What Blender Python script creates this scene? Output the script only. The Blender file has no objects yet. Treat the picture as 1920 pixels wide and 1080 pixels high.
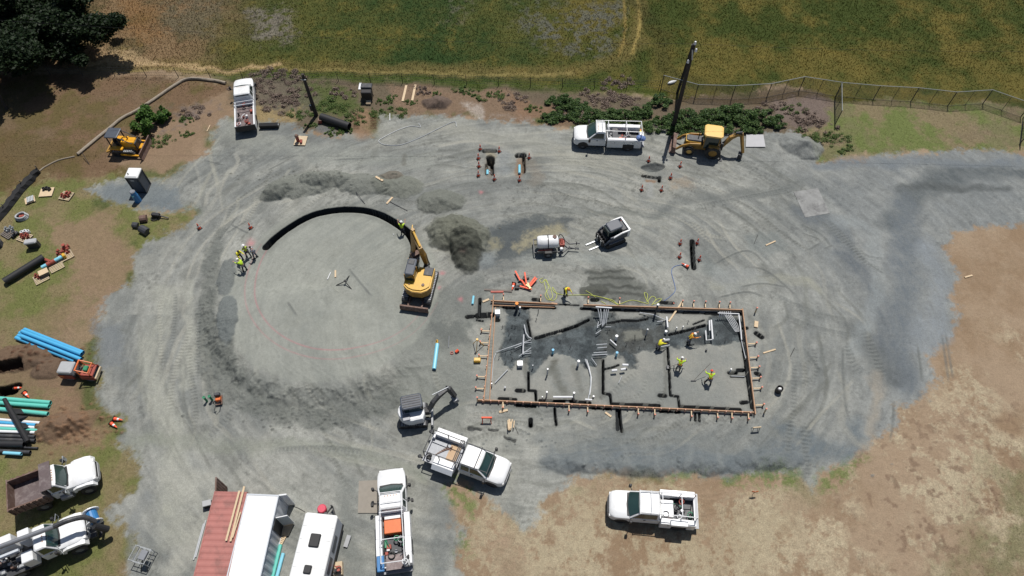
import bpy, bmesh, math, random
import numpy as np
from mathutils import Vector, Matrix
random.seed(7)
R = math.radians
SC = bpy.context.scene
COL = SC.collection

# ------------------------------------------------------------------ camera, sky, sun
CAM_H = 53.0; TILT = R(33.0); FPX = 1333.0
cam_d = bpy.data.cameras.new('camera'); cam = bpy.data.objects.new('camera', cam_d); COL.objects.link(cam)
cam.location = (0, 0, CAM_H); cam.rotation_euler = (TILT, 0, 0)
cam_d.sensor_width = 36.0; cam_d.lens = FPX/1920.0*36.0; cam_d.clip_start = 0.5; cam_d.clip_end = 3000
SC.camera = cam
SUN_EL = R(65.5); SUN_AZ = R(18)          # azimuth clockwise from +y
w = bpy.data.worlds.new('World'); SC.world = w; w.use_nodes = True
nt = w.node_tree; nt.nodes.clear()
sky = nt.nodes.new('ShaderNodeTexSky'); sky.sky_type = 'NISHITA'; sky.sun_disc = False
sky.sun_elevation = SUN_EL; sky.sun_rotation = SUN_AZ
bg = nt.nodes.new('ShaderNodeBackground'); bg.inputs['Strength'].default_value = 0.05
out = nt.nodes.new('ShaderNodeOutputWorld')
nt.links.new(sky.outputs[0], bg.inputs[0]); nt.links.new(bg.outputs[0], out.inputs[0])
sd = bpy.data.lights.new('sun', 'SUN'); sun = bpy.data.objects.new('sun', sd); COL.objects.link(sun)
sd.energy = 3.9; sd.angle = R(0.53); sd.color = (1.0, 0.96, 0.90)
sun_dir = Vector((math.cos(SUN_EL)*math.sin(SUN_AZ), math.cos(SUN_EL)*math.cos(SUN_AZ), math.sin(SUN_EL)))
sun.location = sun_dir*100; sun.rotation_euler = sun_dir.to_track_quat('Z', 'Y').to_euler()
SC.view_settings.view_transform = 'Standard'; SC.view_settings.look = 'None'
SC.view_settings.exposure = 0.25; SC.view_settings.gamma = 1.0

# ------------------------------------------------------------------ survey: sight line -> place on the site plan
_c, _s = math.cos(TILT), math.sin(TILT)
def P(x, y, h=0.0):
    u = x-960.0; v = y-540.0
    k = (CAM_H-h)/(FPX*_c+v*_s)
    return Vector((u*k, (FPX*_s-v*_c)*k, h))
def PP(l, h=0.0): return [tuple(P(a, b, h)[:2]) for a, b in l]
def lin(c):
    c = np.asarray(c, float)/255.0
    return np.where(c <= 0.04045, c/12.92, ((c+0.055)/1.055)**2.4)

# ------------------------------------------------------------------ materials
MATS = {}
def mat(name, rgb, rough=0.6, metal=0.0, vary=0.12, scale=6.0, dirt=None, dirt_amt=0.35, dscale=2.0, spec=0.5):
    if name in MATS: return MATS[name]
    m = bpy.data.materials.new(name); m.use_nodes = True; MATS[name] = m
    n = m.node_tree.nodes; L = m.node_tree.links; b = n['Principled BSDF']
    b.inputs['Roughness'].default_value = rough; b.inputs['Metallic'].default_value = metal
    b.inputs['Specular IOR Level'].default_value = spec
    tc = n.new('ShaderNodeTexCoord'); no = n.new('ShaderNodeTexNoise'); no.inputs['Scale'].default_value = scale
    no.inputs['Detail'].default_value = 4
    L.new(tc.outputs['Object'], no.inputs['Vector'])
    mr = n.new('ShaderNodeMapRange'); mr.inputs['To Min'].default_value = 1-vary; mr.inputs['To Max'].default_value = 1+vary
    L.new(no.outputs['Fac'], mr.inputs['Value'])
    mx = n.new('ShaderNodeMix'); mx.data_type = 'RGBA'; mx.blend_type = 'MULTIPLY'; mx.inputs[0].default_value = 1
    mx.inputs[6].default_value = (*rgb, 1); L.new(mr.outputs[0], mx.inputs[7])
    last = mx.outputs[2]
    if dirt:
        n2 = n.new('ShaderNodeTexNoise'); n2.inputs['Scale'].default_value = dscale; n2.inputs['Detail'].default_value = 6
        n2.inputs['Roughness'].default_value = 0.7
        L.new(tc.outputs['Object'], n2.inputs['Vector'])
        cr = n.new('ShaderNodeMapRange'); cr.inputs['From Min'].default_value = 0.48; cr.inputs['From Max'].default_value = 0.68
        cr.inputs['To Max'].default_value = dirt_amt; L.new(n2.outputs['Fac'], cr.inputs['Value'])
        m2 = n.new('ShaderNodeMix'); m2.data_type = 'RGBA'; L.new(cr.outputs[0], m2.inputs[0])
        L.new(last, m2.inputs[6]); m2.inputs[7].default_value = (*dirt, 1); last = m2.outputs[2]
    L.new(last, b.inputs['Base Color'])
    bp = n.new('ShaderNodeBump'); bp.inputs['Strength'].default_value = 0.15; bp.inputs['Distance'].default_value = 0.02
    L.new(no.outputs['Fac'], bp.inputs['Height']); L.new(bp.outputs[0], b.inputs['Normal'])
    return m
DUST = (0.25, 0.24, 0.21)
def S(r, g, b): return tuple(float(v) for v in lin((r, g, b))*0.85)
M_white = mat('white_paint', (0.72, 0.73, 0.74), 0.35, 0, 0.04, 3, (0.42, 0.41, 0.38), 0.35, 1.2)
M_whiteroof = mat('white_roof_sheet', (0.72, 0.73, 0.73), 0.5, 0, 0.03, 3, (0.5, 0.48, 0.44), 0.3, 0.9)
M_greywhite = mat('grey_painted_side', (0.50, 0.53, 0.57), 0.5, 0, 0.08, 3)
M_glass = mat('tinted_glass', (0.015, 0.03, 0.03), 0.12, 0, 0.1, 2, spec=0.9)
M_wind = mat('windscreen_glass', (0.018, 0.045, 0.042), 0.15, 0, 0.25, 1.5, spec=0.8)
M_black = mat('black_plastic', (0.016, 0.016, 0.018), 0.6, 0, 0.2)
M_rubber = mat('tyre_rubber', (0.02, 0.02, 0.021), 0.85, 0, 0.2, 6, (0.15, 0.14, 0.12), 0.5)
M_steel = mat('grey_steel', (0.22, 0.23, 0.25), 0.5, 0.3, 0.2, 5)
M_dsteel = mat('dark_steel', (0.05, 0.052, 0.058), 0.55, 0.3, 0.3, 5, DUST, 0.25)
M_rust = mat('rusty_steel', (0.14, 0.085, 0.065), 0.75, 0.1, 0.3, 4, (0.30, 0.24, 0.22), 0.5)
M_bed = mat('worn_bed_steel', (0.13, 0.10, 0.10), 0.5, 0.3, 0.3, 3, (0.30, 0.26, 0.25), 0.6)
M_yellow = mat('yellow_machine_paint', (0.62, 0.36, 0.035), 0.4, 0, 0.1, 3, (0.35, 0.24, 0.08), 0.35)
M_dyellow = mat('worn_yellow_paint', (0.36, 0.20, 0.04), 0.5, 0, 0.2, 3, (0.14, 0.09, 0.05), 0.6)
M_oyellow = mat('deep_yellow_paint', (0.70, 0.33, 0.01), 0.4, 0, 0.12, 3, (0.3, 0.17, 0.05), 0.4)
M_cream = mat('faded_yellow_roof', (0.72, 0.46, 0.13), 0.55, 0, 0.05, 3)
M_orange = mat('orange_paint', (0.62, 0.14, 0.03), 0.5, 0, 0.15, 4)
M_cone = mat('cone_orange', (0.80, 0.10, 0.035), 0.6, 0, 0.1, 5)
M_cband = mat('reflective_white', (0.75, 0.75, 0.75), 0.5, 0, 0.05, 5)
M_blue = mat('blue_plastic_pipe', (0.07, 0.36, 0.62), 0.4, 0, 0.08, 3)
M_lblue = mat('pale_blue_pipe', (0.22, 0.56, 0.70), 0.4, 0, 0.08, 3)
M_teal = mat('teal_plastic_pipe', (0.12, 0.50, 0.42), 0.4, 0, 0.08, 3)
M_pvc = mat('white_conduit', (0.70, 0.71, 0.72), 0.45, 0, 0.05, 3)
M_gpvc = mat('grey_conduit', (0.42, 0.44, 0.46), 0.5, 0, 0.1, 3)
M_wood = mat('pale_timber', (0.56, 0.43, 0.28), 0.8, 0, 0.2, 5)
M_form = mat('form_board_timber', (0.42, 0.25, 0.15), 0.8, 0, 0.25, 5)
M_pallet = mat('weathered_pallet_wood', (0.50, 0.40, 0.27), 0.85, 0, 0.2, 5)
M_gwood = mat('grey_weathered_wood', (0.15, 0.13, 0.115), 0.85, 0, 0.25, 5)
M_pole = mat('creosote_pole_wood', (0.035, 0.029, 0.026), 0.85, 0, 0.3, 4)
M_redfit = mat('red_cast_fitting', (0.30, 0.065, 0.045), 0.6, 0.1, 0.25, 6)
M_bluep = mat('blue_drum_plastic', (0.03, 0.17, 0.40), 0.4, 0, 0.1, 4)
M_navy = mat('dark_grey_plastic_wall', (0.055, 0.065, 0.085), 0.5, 0, 0.15, 3)
M_contred = mat('faded_red_container_paint', (0.36, 0.135, 0.115), 0.6, 0, 0.12, 2.5, (0.10, 0.06, 0.05), 0.55, 0.8)
M_galv = mat('galvanised_steel', (0.40, 0.42, 0.43), 0.45, 0.5, 0.15, 5)
M_vest = mat('hi_vis_yellow_green', (0.48, 0.70, 0.03), 0.7, 0, 0.12, 8)
M_vesty = mat('hi_vis_yellow', (0.72, 0.66, 0.03), 0.7, 0, 0.12, 8)
M_vesto = mat('hi_vis_orange', (0.72, 0.25, 0.04), 0.7, 0, 0.12, 8)
M_shirt = mat('grey_shirt', (0.38, 0.40, 0.45), 0.8, 0, 0.1, 8)
M_trouser = mat('dark_trousers', (0.022, 0.025, 0.036), 0.85, 0, 0.2, 8)
M_jeans = mat('blue_jeans', (0.05, 0.06, 0.085), 0.85, 0, 0.2, 8)
M_skin = mat('skin', (0.42, 0.24, 0.17), 0.6, 0, 0.08, 8)
M_hatw = mat('white_hard_hat', (0.76, 0.76, 0.75), 0.3, 0, 0.03, 8)
M_hato = mat('orange_hard_hat', (0.78, 0.30, 0.04), 0.3, 0, 0.03, 8)
M_hatr = mat('red_hard_hat', (0.66, 0.06, 0.03), 0.3, 0, 0.03, 8)
M_hair = mat('dark_hair', (0.02, 0.015, 0.012), 0.8, 0, 0.2, 8)
M_green = mat('green_tool_paint', (0.03, 0.22, 0.11), 0.5, 0, 0.15, 6)
M_hose = mat('yellow_hose_rubber', (0.50, 0.55, 0.12), 0.6, 0, 0.1, 6)
M_bhose = mat('blue_hose_rubber', (0.10, 0.17, 0.38), 0.6, 0, 0.1, 6)
M_ply = mat('plywood_sheet', (0.46, 0.32, 0.20), 0.8, 0, 0.15, 4)
M_grey = mat('light_grey_plastic', (0.36, 0.37, 0.38), 0.6, 0, 0.12, 4)
M_bag = mat('black_fabric', (0.012, 0.012, 0.014), 0.8, 0, 0.3, 4)
M_leafd = None

# ------------------------------------------------------------------ object helpers
def empty(name, label, cat, loc=(0, 0, 0), rz=0.0, group=None):
    o = bpy.data.objects.new(name, None); COL.objects.link(o)
    o.location = loc; o.rotation_euler = (0, 0, rz); o['label'] = label; o['category'] = cat
    o.empty_display_size = 0.2
    if group: o['group'] = group
    return o
def tag(o, label, cat, group=None, loc=None, rz=None):
    o['label'] = label; o['category'] = cat
    if group: o['group'] = group
    if loc is not None: o.location = loc
    if rz is not None: o.rotation_euler = (0, 0, rz)
    return o
def kids(o): return [c for c in bpy.data.objects if c.parent == o]
def copy_tree(o, parent=None):
    c = o.copy(); COL.objects.link(c); c.parent = parent
    for ch in KIDS.get(o.name, []):
        copy_tree(ch, c)
    return c
KIDS = {}
class MB:
    def __init__(s, M=None): s.v = []; s.f = []; s.M = M
    def add(s, vs, fs):
        b = len(s.v)
        if s.M is not None: vs = [s.M @ Vector(q) for q in vs]
        s.v += [tuple(q) for q in vs]; s.f += [tuple(b+i for i in f) for f in fs]
        return s
    def box(s, x0, x1, y0, y1, z0, z1, b=0.0):
        if b <= 0:
            vs = [(x, y, z) for x in (x0, x1) for y in (y0, y1) for z in (z0, z1)]
            return s.add(vs, [(0, 1, 3, 2), (4, 6, 7, 5), (0, 4, 5, 1), (2, 3, 7, 6), (0, 2, 6, 4), (1, 5, 7, 3)])
        # chamfered top edges and corners
        rings = []
        for z, i in ((z0, 0), (z1-b, 0), (z1, b)):
            k = b
            rings.append([(x0+i+k*0, y0+i+k, z), (x0+i+k, y0+i, z), (x1-i-k, y0+i, z), (x1-i, y0+i+k, z),
                          (x1-i, y1-i-k, z), (x1-i-k, y1-i, z), (x0+i+k, y1-i, z), (x0+i, y1-i-k, z)])
        return s.loft(rings)
    def loft(s, rings, cap=True):
        n = len(rings[0]); vs = [q for r in rings for q in r]; fs = []
        for i in range(len(rings)-1):
            for j in range(n):
                k = (j+1) % n
                fs.append((i*n+j, i*n+k, (i+1)*n+k, (i+1)*n+j))
        if cap:
            fs.append(tuple(range(n-1, -1, -1))); fs.append(tuple((len(rings)-1)*n+j for j in range(n)))
        return s.add(vs, fs)
    def prism(s, prof, y0, y1):          # profile in x,z extruded along y
        return s.loft([[(x, y0, z) for x, z in prof], [(x, y1, z) for x, z in prof]])
    def prismz(s, prof, z0, z1):
        return s.loft([[(x, y, z0) for x, y in prof], [(x, y, z1) for x, y in prof]])
    def cyl(s, p0, p1, r0, r1=None, n=10, cap=True):
        p0 = Vector(p0); p1 = Vector(p1); r1 = r0 if r1 is None else r1
        d = (p1-p0).normalized(); a = d.orthogonal().normalized(); b = d.cross(a)
        rs = []
        for p, r in ((p0, r0), (p1, r1)):
            rs.append([tuple(p+(a*math.cos(2*math.pi*i/n)+b*math.sin(2*math.pi*i/n))*r) for i in range(n)])
        return s.loft(rs, cap)
    def ring(s, p0, p1, ro, ri, n=14):   # hollow pipe
        p0 = Vector(p0); p1 = Vector(p1); d = (p1-p0).normalized(); a = d.orthogonal().normalized(); b = d.cross(a)
        def c(p, r): return [tuple(p+(a*math.cos(2*math.pi*i/n)+b*math.sin(2*math.pi*i/n))*r) for i in range(n)]
        rs = [c(p0, ri), c(p0, ro), c(p1, ro), c(p1, ri), c(p0, ri)]
        return s.loft(rs, False)
    def bar(s, p0, p1, w, h=None):
        h = h or w; p0 = Vector(p0); p1 = Vector(p1); d = (p1-p0).normalized()
        up = Vector((0, 0, 1)) if abs(d.z) < 0.95 else Vector((1, 0, 0))
        a = d.cross(up).normalized(); b = a.cross(d)
        rs = [[tuple(p+a*(i*w/2)+b*(j*h/2)) for i, j in ((-1, -1), (1, -1), (1, 1), (-1, 1))] for p in (p0, p1)]
        return s.loft(rs)
    def tube(s, pts, r, n=6):
        pts = [Vector(p) for p in pts]; rs = []
        for i, p in enumerate(pts):
            d = (pts[min(i+1, len(pts)-1)]-pts[max(i-1, 0)]).normalized()
            up = Vector((0, 0, 1)) if abs(d.z) < 0.95 else Vector((1, 0, 0))
            a = d.cross(up).normalized(); b = a.cross(d); rr = r[i] if isinstance(r, (list, tuple)) else r
            rs.append([tuple(p+(a*math.cos(2*math.pi*k/n)+b*math.sin(2*math.pi*k/n))*rr) for k in range(n)])
        return s.loft(rs)
    def ell(s, c, rx, ry, rz, n=10, m=6, lo=-90, hi=90):
        rs = []
        for i in range(m+1):
            t = R(lo+(hi-lo)*i/m); t = max(min(t, R(89)), R(-89))
            rs.append([(c[0]+rx*math.cos(t)*math.cos(2*math.pi*j/n), c[1]+ry*math.cos(t)*math.sin(2*math.pi*j/n), c[2]+rz*math.sin(t)) for j in range(n)])
        return s.loft(rs)
    def build(s, name, m, parent=None, label=None, smooth=False):
        me = bpy.data.meshes.new(name); me.from_pydata(s.v, [], s.f)
        bm = bmesh.new(); bm.from_mesh(me); bmesh.ops.recalc_face_normals(bm, faces=bm.faces); bm.to_mesh(me); bm.free()
        me.materials.append(m)
        if smooth:
            me.shade_smooth()
            try: me.set_sharp_from_angle(angle=R(40))
            except Exception: pass
        o = bpy.data.objects.new(name, me); COL.objects.link(o)
        if parent is not None:
            o.parent = parent; KIDS.setdefault(parent.name, []).append(o)
        if label: o['label'] = label
        return o
def smoothline(pts, k=6):
    """Catmull-Rom through 2-D or 3-D points"""
    p = [np.array(q, float) for q in pts]; p = [2*p[0]-p[1]]+p+[2*p[-1]-p[-2]]; o = []
    for i in range(1, len(p)-2):
        for j in range(k):
            t = j/k
            o.append(0.5*((2*p[i])+(-p[i-1]+p[i+1])*t+(2*p[i-1]-5*p[i]+4*p[i+1]-p[i+2])*t*t+(-p[i-1]+3*p[i]-3*p[i+1]+p[i+2])*t**3))
    o.append(p[-2]); return [tuple(q) for q in o]
# ------------------------------------------------------------------ ground: one sheet, fine over the site, coarse out to the horizon
def axis(segs):
    o = [segs[0][0]]
    for a, b, d in segs:
        n = max(1, int(round((b-a)/d))); o += list(a+(b-a)*(np.arange(n)+1)/n)
    return np.array(o)
gx = axis([(-1500, -300, 150), (-300, -100, 20), (-100, -70, 1.0), (-70, -27, .115), (-27, -7, .075), (-7, 21, .065), (21, 70, .11), (70, 100, 1.0), (100, 300, 20), (300, 1500, 150)])
gy = axis([(-300, -20, 20), (-20, 6, 0.5), (6, 18, .1), (18, 50, .07), (50, 84, .11), (84, 100, 0.5), (100, 300, 20), (300, 1800, 150)])
X, Y = np.meshgrid(gx, gy); NY, NX = X.shape
_rng = np.random.default_rng(3)
_lat = [_rng.random((256, 256)) for _ in range(8)]
def vn(x, y, s, seed=0):
    u = x/s+31.7*seed; v = y/s+17.3*seed; L = _lat[seed % 8]
    iu = np.floor(u).astype(int); iv = np.floor(v).astype(int); fu = u-iu; fv = v-iv
    fu = fu*fu*(3-2*fu); fv = fv*fv*(3-2*fv); a = iu % 256; b = iv % 256; a1 = (a+1) % 256; b1 = (b+1) % 256
    return (L[b, a]*(1-fu)+L[b, a1]*fu)*(1-fv)+(L[b1, a]*(1-fu)+L[b1, a1]*fu)*fv
def fbm(x, y, s, seed=0, o=4, g=0.55):
    t = 0; a = 1; n = 0
    for i in range(o):
        t = t+a*vn(x, y, s/2**i, seed+i); n += a; a *= g
    return t/n
def ss(a, b, t):
    t = np.clip((t-a)/(b-a), 0, 1); return t*t*(3-2*t)
WX = X+(fbm(X, Y, 3.0, 1, 4)-.5)*2.4; WY = Y+(fbm(X, Y, 3.0, 5, 4)-.5)*2.4
wx = X+(fbm(X, Y, .8, 2, 3)-.5)*.5; wy = Y+(fbm(X, Y, .8, 6, 3)-.5)*.5
HF = fbm(X, Y, .55, 4, 4, .85)
OX = np.zeros(X.shape); OY = np.zeros(X.shape)
def seg_d(x, y, a, b):
    dx = b[0]-a[0]; dy = b[1]-a[1]; L = dx*dx+dy*dy+1e-9
    t = np.clip(((x-a[0])*dx+(y-a[1])*dy)/L, 0, 1)
    return np.hypot(x-a[0]-t*dx, y-a[1]-t*dy), t
def win(pts, pad):
    xs = [p[0] for p in pts]; ys = [p[1] for p in pts]
    i0, i1 = np.searchsorted(gy, [min(ys)-pad, max(ys)+pad]); j0, j1 = np.searchsorted(gx, [min(xs)-pad, max(xs)+pad])
    return slice(max(i0-1, 0), i1+1), slice(max(j0-1, 0), j1+1)
def poly_sd(x, y, pts):
    d = np.full(x.shape, 1e9); ins = np.zeros(x.shape, bool)
    for i in range(len(pts)):
        a = pts[i]; b = pts[(i+1) % len(pts)]
        d = np.minimum(d, seg_d(x, y, a, b)[0])
        if a[1] != b[1]:
            c = ((a[1] > y) != (b[1] > y)) & (x < (b[0]-a[0])*(y-a[1])/(b[1]-a[1])+a[0]); ins ^= c
    return np.where(ins, d, -d)
def pmask(px, soft=.4, warp=2, h=0):
    pts = PP(px, h); w_ = win(pts, soft*3+2.6)
    xx, yy = ((X, Y), (wx, wy), (WX, WY))[warp]
    m = np.zeros(X.shape); m[w_] = ss(-soft, soft, poly_sd(xx[w_], yy[w_], pts)+(HF[w_]-.5)*min(soft, 1.2)*(3.2 if warp else .5)); return m
C = np.zeros(X.shape+(3,)); A = np.full(X.shape, .5); Z = np.zeros(X.shape)
def col(c): return lin(c)*.76
def blend(m, c, amp=None):
    global A
    c = col(c) if not isinstance(c, np.ndarray) or c.ndim == 1 and c.max() > 1.5 else c
    C[:] = C*(1-m[..., None])+c*m[..., None]
    if amp is not None: A = A*(1-m)+amp*m
def mixc(a, b, t): return col(a)*(1-t[..., None])+col(b)*t[..., None]
def stroke(px, wid, c=None, al=.5, soft=.5, warp=1, dz=0, tread=0, edge=0, amp=None, smooth=True, dzsoft=None, world=False, gm_=None):
    """a painted or pressed band that follows a line on the ground"""
    pts = px if world else PP(smoothline(px) if smooth and len(px) > 2 else px); w_ = win(pts, wid+1.2)
    xx, yy = ((X, Y), (wx, wy), (WX, WY))[warp]; xx = xx[w_]; yy = yy[w_]
    d = np.full(xx.shape, 1e9); sa = np.zeros(xx.shape); acc = 0
    for i in range(len(pts)-1):
        dd, t = seg_d(xx, yy, pts[i], pts[i+1]); L = math.dist(pts[i], pts[i+1])
        k = dd < d; d = np.where(k, dd, d); sa = np.where(k, acc+t*L, sa); acc += L
    m = 1-ss(wid/2*(1-soft), wid/2*(1+soft*.3)+.03, d)
    if soft >= .9 and wid > .7: m = np.clip(m*1.35-fbm(xx, yy, 1.4, 3, 5, .8)*.6, 0, 1)*(.45+1.1*(S2[w_] if 'S2' in globals() else .5))
    fade = ss(0, min(1.5, acc*.2)+.01, sa)*ss(0, min(1.5, acc*.2)+.01, acc-sa) if tread or edge else 1
    mm = m*fade
    if tread:
        tr = (np.sin(sa*2*math.pi/tread+d*3) > 0)
        Z[w_] += (tr*.05-.025)*mm*(gm_[w_] if gm_ is not None else 1)
        mm = mm*(.45+.55*tr)
    if c is not None:
        a = (al*mm*(.6+.8*fbm(xx, yy, .9, 3, 3)))[..., None]; a = np.clip(a, 0, 1)
        if gm_ is not None: a = a*gm_[w_][..., None]
        C[w_] = C[w_]*(1-a)+col(c)*a
    if amp is not None: A[w_] = A[w_]*(1-m)+amp*m
    if dz:
        md = m if dzsoft is None else 1-ss(wid/2-dzsoft, wid/2+dzsoft, d)
        Z[w_] += dz*md*(1 if not edge else fade)
    if edge: Z[w_] += edge*np.exp(-((d-wid/2)/.09)**2)*fade
def snap(w_, x, y, pts, r_, dl):
    """slide the sheet's vertices onto the lip so that a cut has a clean wall"""
    d = np.full(x.shape, 1e9); ux = np.zeros(x.shape); uy = np.zeros(x.shape)
    for i in range(len(pts)-1):
        a, b = pts[i], pts[i+1]; dd, t = seg_d(x, y, a, b); k = dd < d; d = np.where(k, dd, d)
        ux = np.where(k, (x-a[0]-t*(b[0]-a[0]))/(dd+1e-6), ux); uy = np.where(k, (y-a[1]-t*(b[1]-a[1]))/(dd+1e-6), uy)
    tg = np.where((d < r_) & (d > r_-dl), r_-.012, np.where((d >= r_) & (d < r_+dl), r_+.012, d))
    OX[w_] = np.where(tg != d, (tg-d)*ux, OX[w_]); OY[w_] = np.where(tg != d, (tg-d)*uy, OY[w_]); return d
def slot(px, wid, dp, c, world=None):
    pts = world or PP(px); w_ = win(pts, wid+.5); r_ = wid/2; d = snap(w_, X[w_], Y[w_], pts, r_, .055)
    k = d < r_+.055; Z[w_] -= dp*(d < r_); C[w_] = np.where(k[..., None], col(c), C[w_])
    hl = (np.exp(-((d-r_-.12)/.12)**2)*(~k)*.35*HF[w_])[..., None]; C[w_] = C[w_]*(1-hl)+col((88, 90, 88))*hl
def bump(px, py, rx, ry, hgt, c=None, al=.8, rot=0, p=1.5, rough=.35, amp=None):
    o = P(px, py); pts = [(o.x-rx*1.6, o.y-ry*1.6), (o.x+rx*1.6, o.y+ry*1.6)]; w_ = win(pts, 1)
    xx = wx[w_]-o.x; yy = wy[w_]-o.y; cr, sr = math.cos(rot), math.sin(rot)
    a = xx*cr+yy*sr; b = -xx*sr+yy*cr
    r = np.sqrt((a/rx)**2+(b/ry)**2)+(fbm(xx, yy, .9, 4, 3)-.5)*rough
    f = np.clip(1-r, 0, 1)**(1/p) if p > 1 else np.clip(1-r, 0, 1)
    Z[w_] += hgt*1.35*f*(.55+.9*fbm(xx+px, yy+py, 1.3, 2, 5, .6))
    if c is not None:
        m = (ss(1.08, .88, r)*al)[..., None]; C[w_] = C[w_]*(1-m)+col(c)*m
    if amp is not None: m = ss(1.05, .8, r); A[w_] = A[w_]*(1-m)+amp*m

# soils and grasses -----------------------------------------------------------
n1 = fbm(X, Y, 9, 0, 5); n2 = fbm(X, Y, 2.4, 3, 5, .65); n3 = fbm(X, Y, .7, 5, 4, .7); n4 = fbm(X, Y, 4.5, 7, 4, .6)
GR = np.zeros(X.shape)           # how much standing grass
# right-hand dirt as the default
C[:] = mixc((147, 125, 101), (163, 143, 120), ss(.35, .65, n1*.5+n2*.5))
pat = ss(.50, .60, n2*.75+n3*.30-.03)
pat = ss(.44, .56, fbm(X, Y, 3.0, 3, 6, .72)*.7+HF*.3); straw = ss(.30, .55, n4)*pat
gate = ss(0, 5, 46-Y-(X-25)*.1)
gate = np.maximum(pmask([(1000, 1200), (1000, 900), (1450, 905), (1560, 880), (1640, 830), (1700, 770), (1780, 740), (1960, 560), (1990, 1200)], 2.5, 2), .10)
blend(np.clip(straw*gate*.95, 0, 1)*(.55+.8*np.clip(HF*1.6-.4, 0, 1)).clip(0, 1), (190, 176, 149), None); A[:] = .5+.6*straw*gate; GR = np.maximum(GR, straw*gate*.16)
m = pmask([(850, 895), (1060, 890), (1200, 900), (1540, 885), (1500, 1000), (1400, 1120), (850, 1120)], 2, 2)
blend(m*ss(.42, .56, n4*.45+HF*.55)*.8, (180, 167, 140), .9); blend(m*ss(.56, .66, n2*.6+HF*.4)*.5, (142, 120, 98), .8); GR = np.maximum(GR, m*.16)
m = pmask([(1870, 850), (1950, 850), (1960, 1120), (1780, 1120), (1820, 980)], 2.5, 2)
blend(m*ss(.35, .6, n2)*.8, (118, 116, 82), 1); GR = np.maximum(GR, m*.7)
m = pmask([(1560, 820), (1900, 760), (1920, 1080), (1640, 1080)], 4, 2)
blend(m*ss(.62, .72, fbm(X, Y, .45, 1, 2))*.6, (120, 98, 82), .8)
# lower left lawn and soil
m = pmask([(-120, 250), (80, 300), (260, 330), (260, 400), (420, 400), (360, 500), (290, 600), (260, 760), (330, 890), (300, 960), (320, 1010), (300, 1140), (-300, 1140)], .8, 2)
gl = mixc((136, 124, 92), (116, 120, 72), ss(.35, .65, n2))
gl = gl*(1-.55*ss(.5, .72, n4)[..., None])+col((140, 118, 96))*(.55*ss(.5, .72, n4)[..., None])
C[:] = C*(1-m[..., None])+gl*m[..., None]; A = A*(1-m)+.9*m; GR = np.maximum(GR*(1-m), m*(.7-.5*ss(.5, .7, n4)))
for pl, c in (([(80, 420), (200, 400), (255, 470), (235, 540), (190, 600), (140, 560), (120, 500)], (148, 125, 103)),
              ([(130, 560), (230, 540), (200, 600), (180, 700), (100, 640)], (150, 128, 106)),
              ([(-40, 650), (100, 640), (135, 690), (190, 720), (180, 770), (110, 740), (60, 745), (-40, 730)], (134, 112, 92)),
              ([(90, 740), (190, 730), (215, 790), (190, 830), (120, 850), (80, 830), (75, 780)], (142, 117, 96))):
    m = pmask(pl, .9, 2); blend(m*(.65+.3*n2), c, .8); GR *= (1-m*.9)
# upper left rough grass
m = pmask([(-300, 120), (440, 150), (440, 200), (400, 240), (330, 320), (200, 335), (80, 330), (30, 360), (-300, 420)], .7, 2)
ul = mixc((122, 100, 78), (106, 94, 62), ss(.4, .62, n2))
ul = ul*(1-.6*ss(.5, .7, n4)[..., None])+col((122, 104, 84))*(.6*ss(.5, .7, n4)[..., None])
C[:] = C*(1-m[..., None])+ul*m[..., None]; A = A*(1-m)+.8*m; GR = np.maximum(GR*(1-m), m*.55)
m = pmask([(210, 300), (280, 235), (330, 215), (430, 160), (440, 215), (400, 245), (395, 290), (330, 330), (260, 320)], .7, 2)
blend(m*.8, (150, 128, 106), .6); GR *= 1-m*.9
m = pmask([(290, 215), (340, 195), (400, 200), (420, 235), (330, 240), (270, 250)], .6, 2); blend(m*ss(.4, .6, n2)*.7, (118, 108, 108), .8)
m = pmask([(-60, 240), (60, 250), (200, 290), (90, 330), (20, 350), (-60, 400)], .6, 2); blend(m*.5, (96, 86, 50), .9); GR = np.maximum(GR, m*.9)
# strip between fence and site
m = pmask([(420, 140), (1000, 160), (1240, 185), (1560, 160), (1580, 220), (1500, 260), (1240, 246), (1040, 240), (960, 225), (880, 220), (780, 215), (720, 218), (700, 252), (600, 250), (480, 228), (430, 200)], .5, 2)
st = mixc((116, 101, 86), (104, 98, 80), n2)
C[:] = C*(1-m[..., None])+st*m[..., None]; A = A*(1-m)+.8*m; GR = np.maximum(GR*(1-m), m*.3)
for pl, c, a in (([(540, 165), (600, 160), (668, 170), (672, 200), (640, 215), (560, 200)], (82, 98, 48), .75),
              ([(480, 140), (560, 148), (600, 190), (560, 225), (500, 215), (470, 180)], (110, 104, 92), .6),
              ([(480, 195), (560, 205), (560, 225), (480, 230)], (168, 148, 106), .7),
              ([(670, 205), (760, 205), (750, 215), (680, 222)], (84, 100, 52), .7),
              ([(735, 160), (960, 165), (1010, 225), (900, 224), (780, 214), (730, 215)], (142, 118, 98), .7),
              ([(960, 180), (1080, 200), (1060, 240), (980, 228)], (140, 112, 90), .7),
              ([(1240, 185), (1560, 165), (1570, 190), (1240, 200)], (104, 88, 66), .6),
              ([(1440, 190), (1570, 180), (1570, 230), (1500, 245), (1460, 225)], (124, 110, 104), .8)):
    m = pmask(pl, .6, 2); blend(m*a, c, .9)
for pl in ([(540, 165), (600, 160), (668, 170), (672, 200), (640, 215), (560, 200)], [(670, 205), (760, 205), (750, 215), (680, 222)]):
    GR = np.maximum(GR, pmask(pl, .5, 2))
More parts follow.
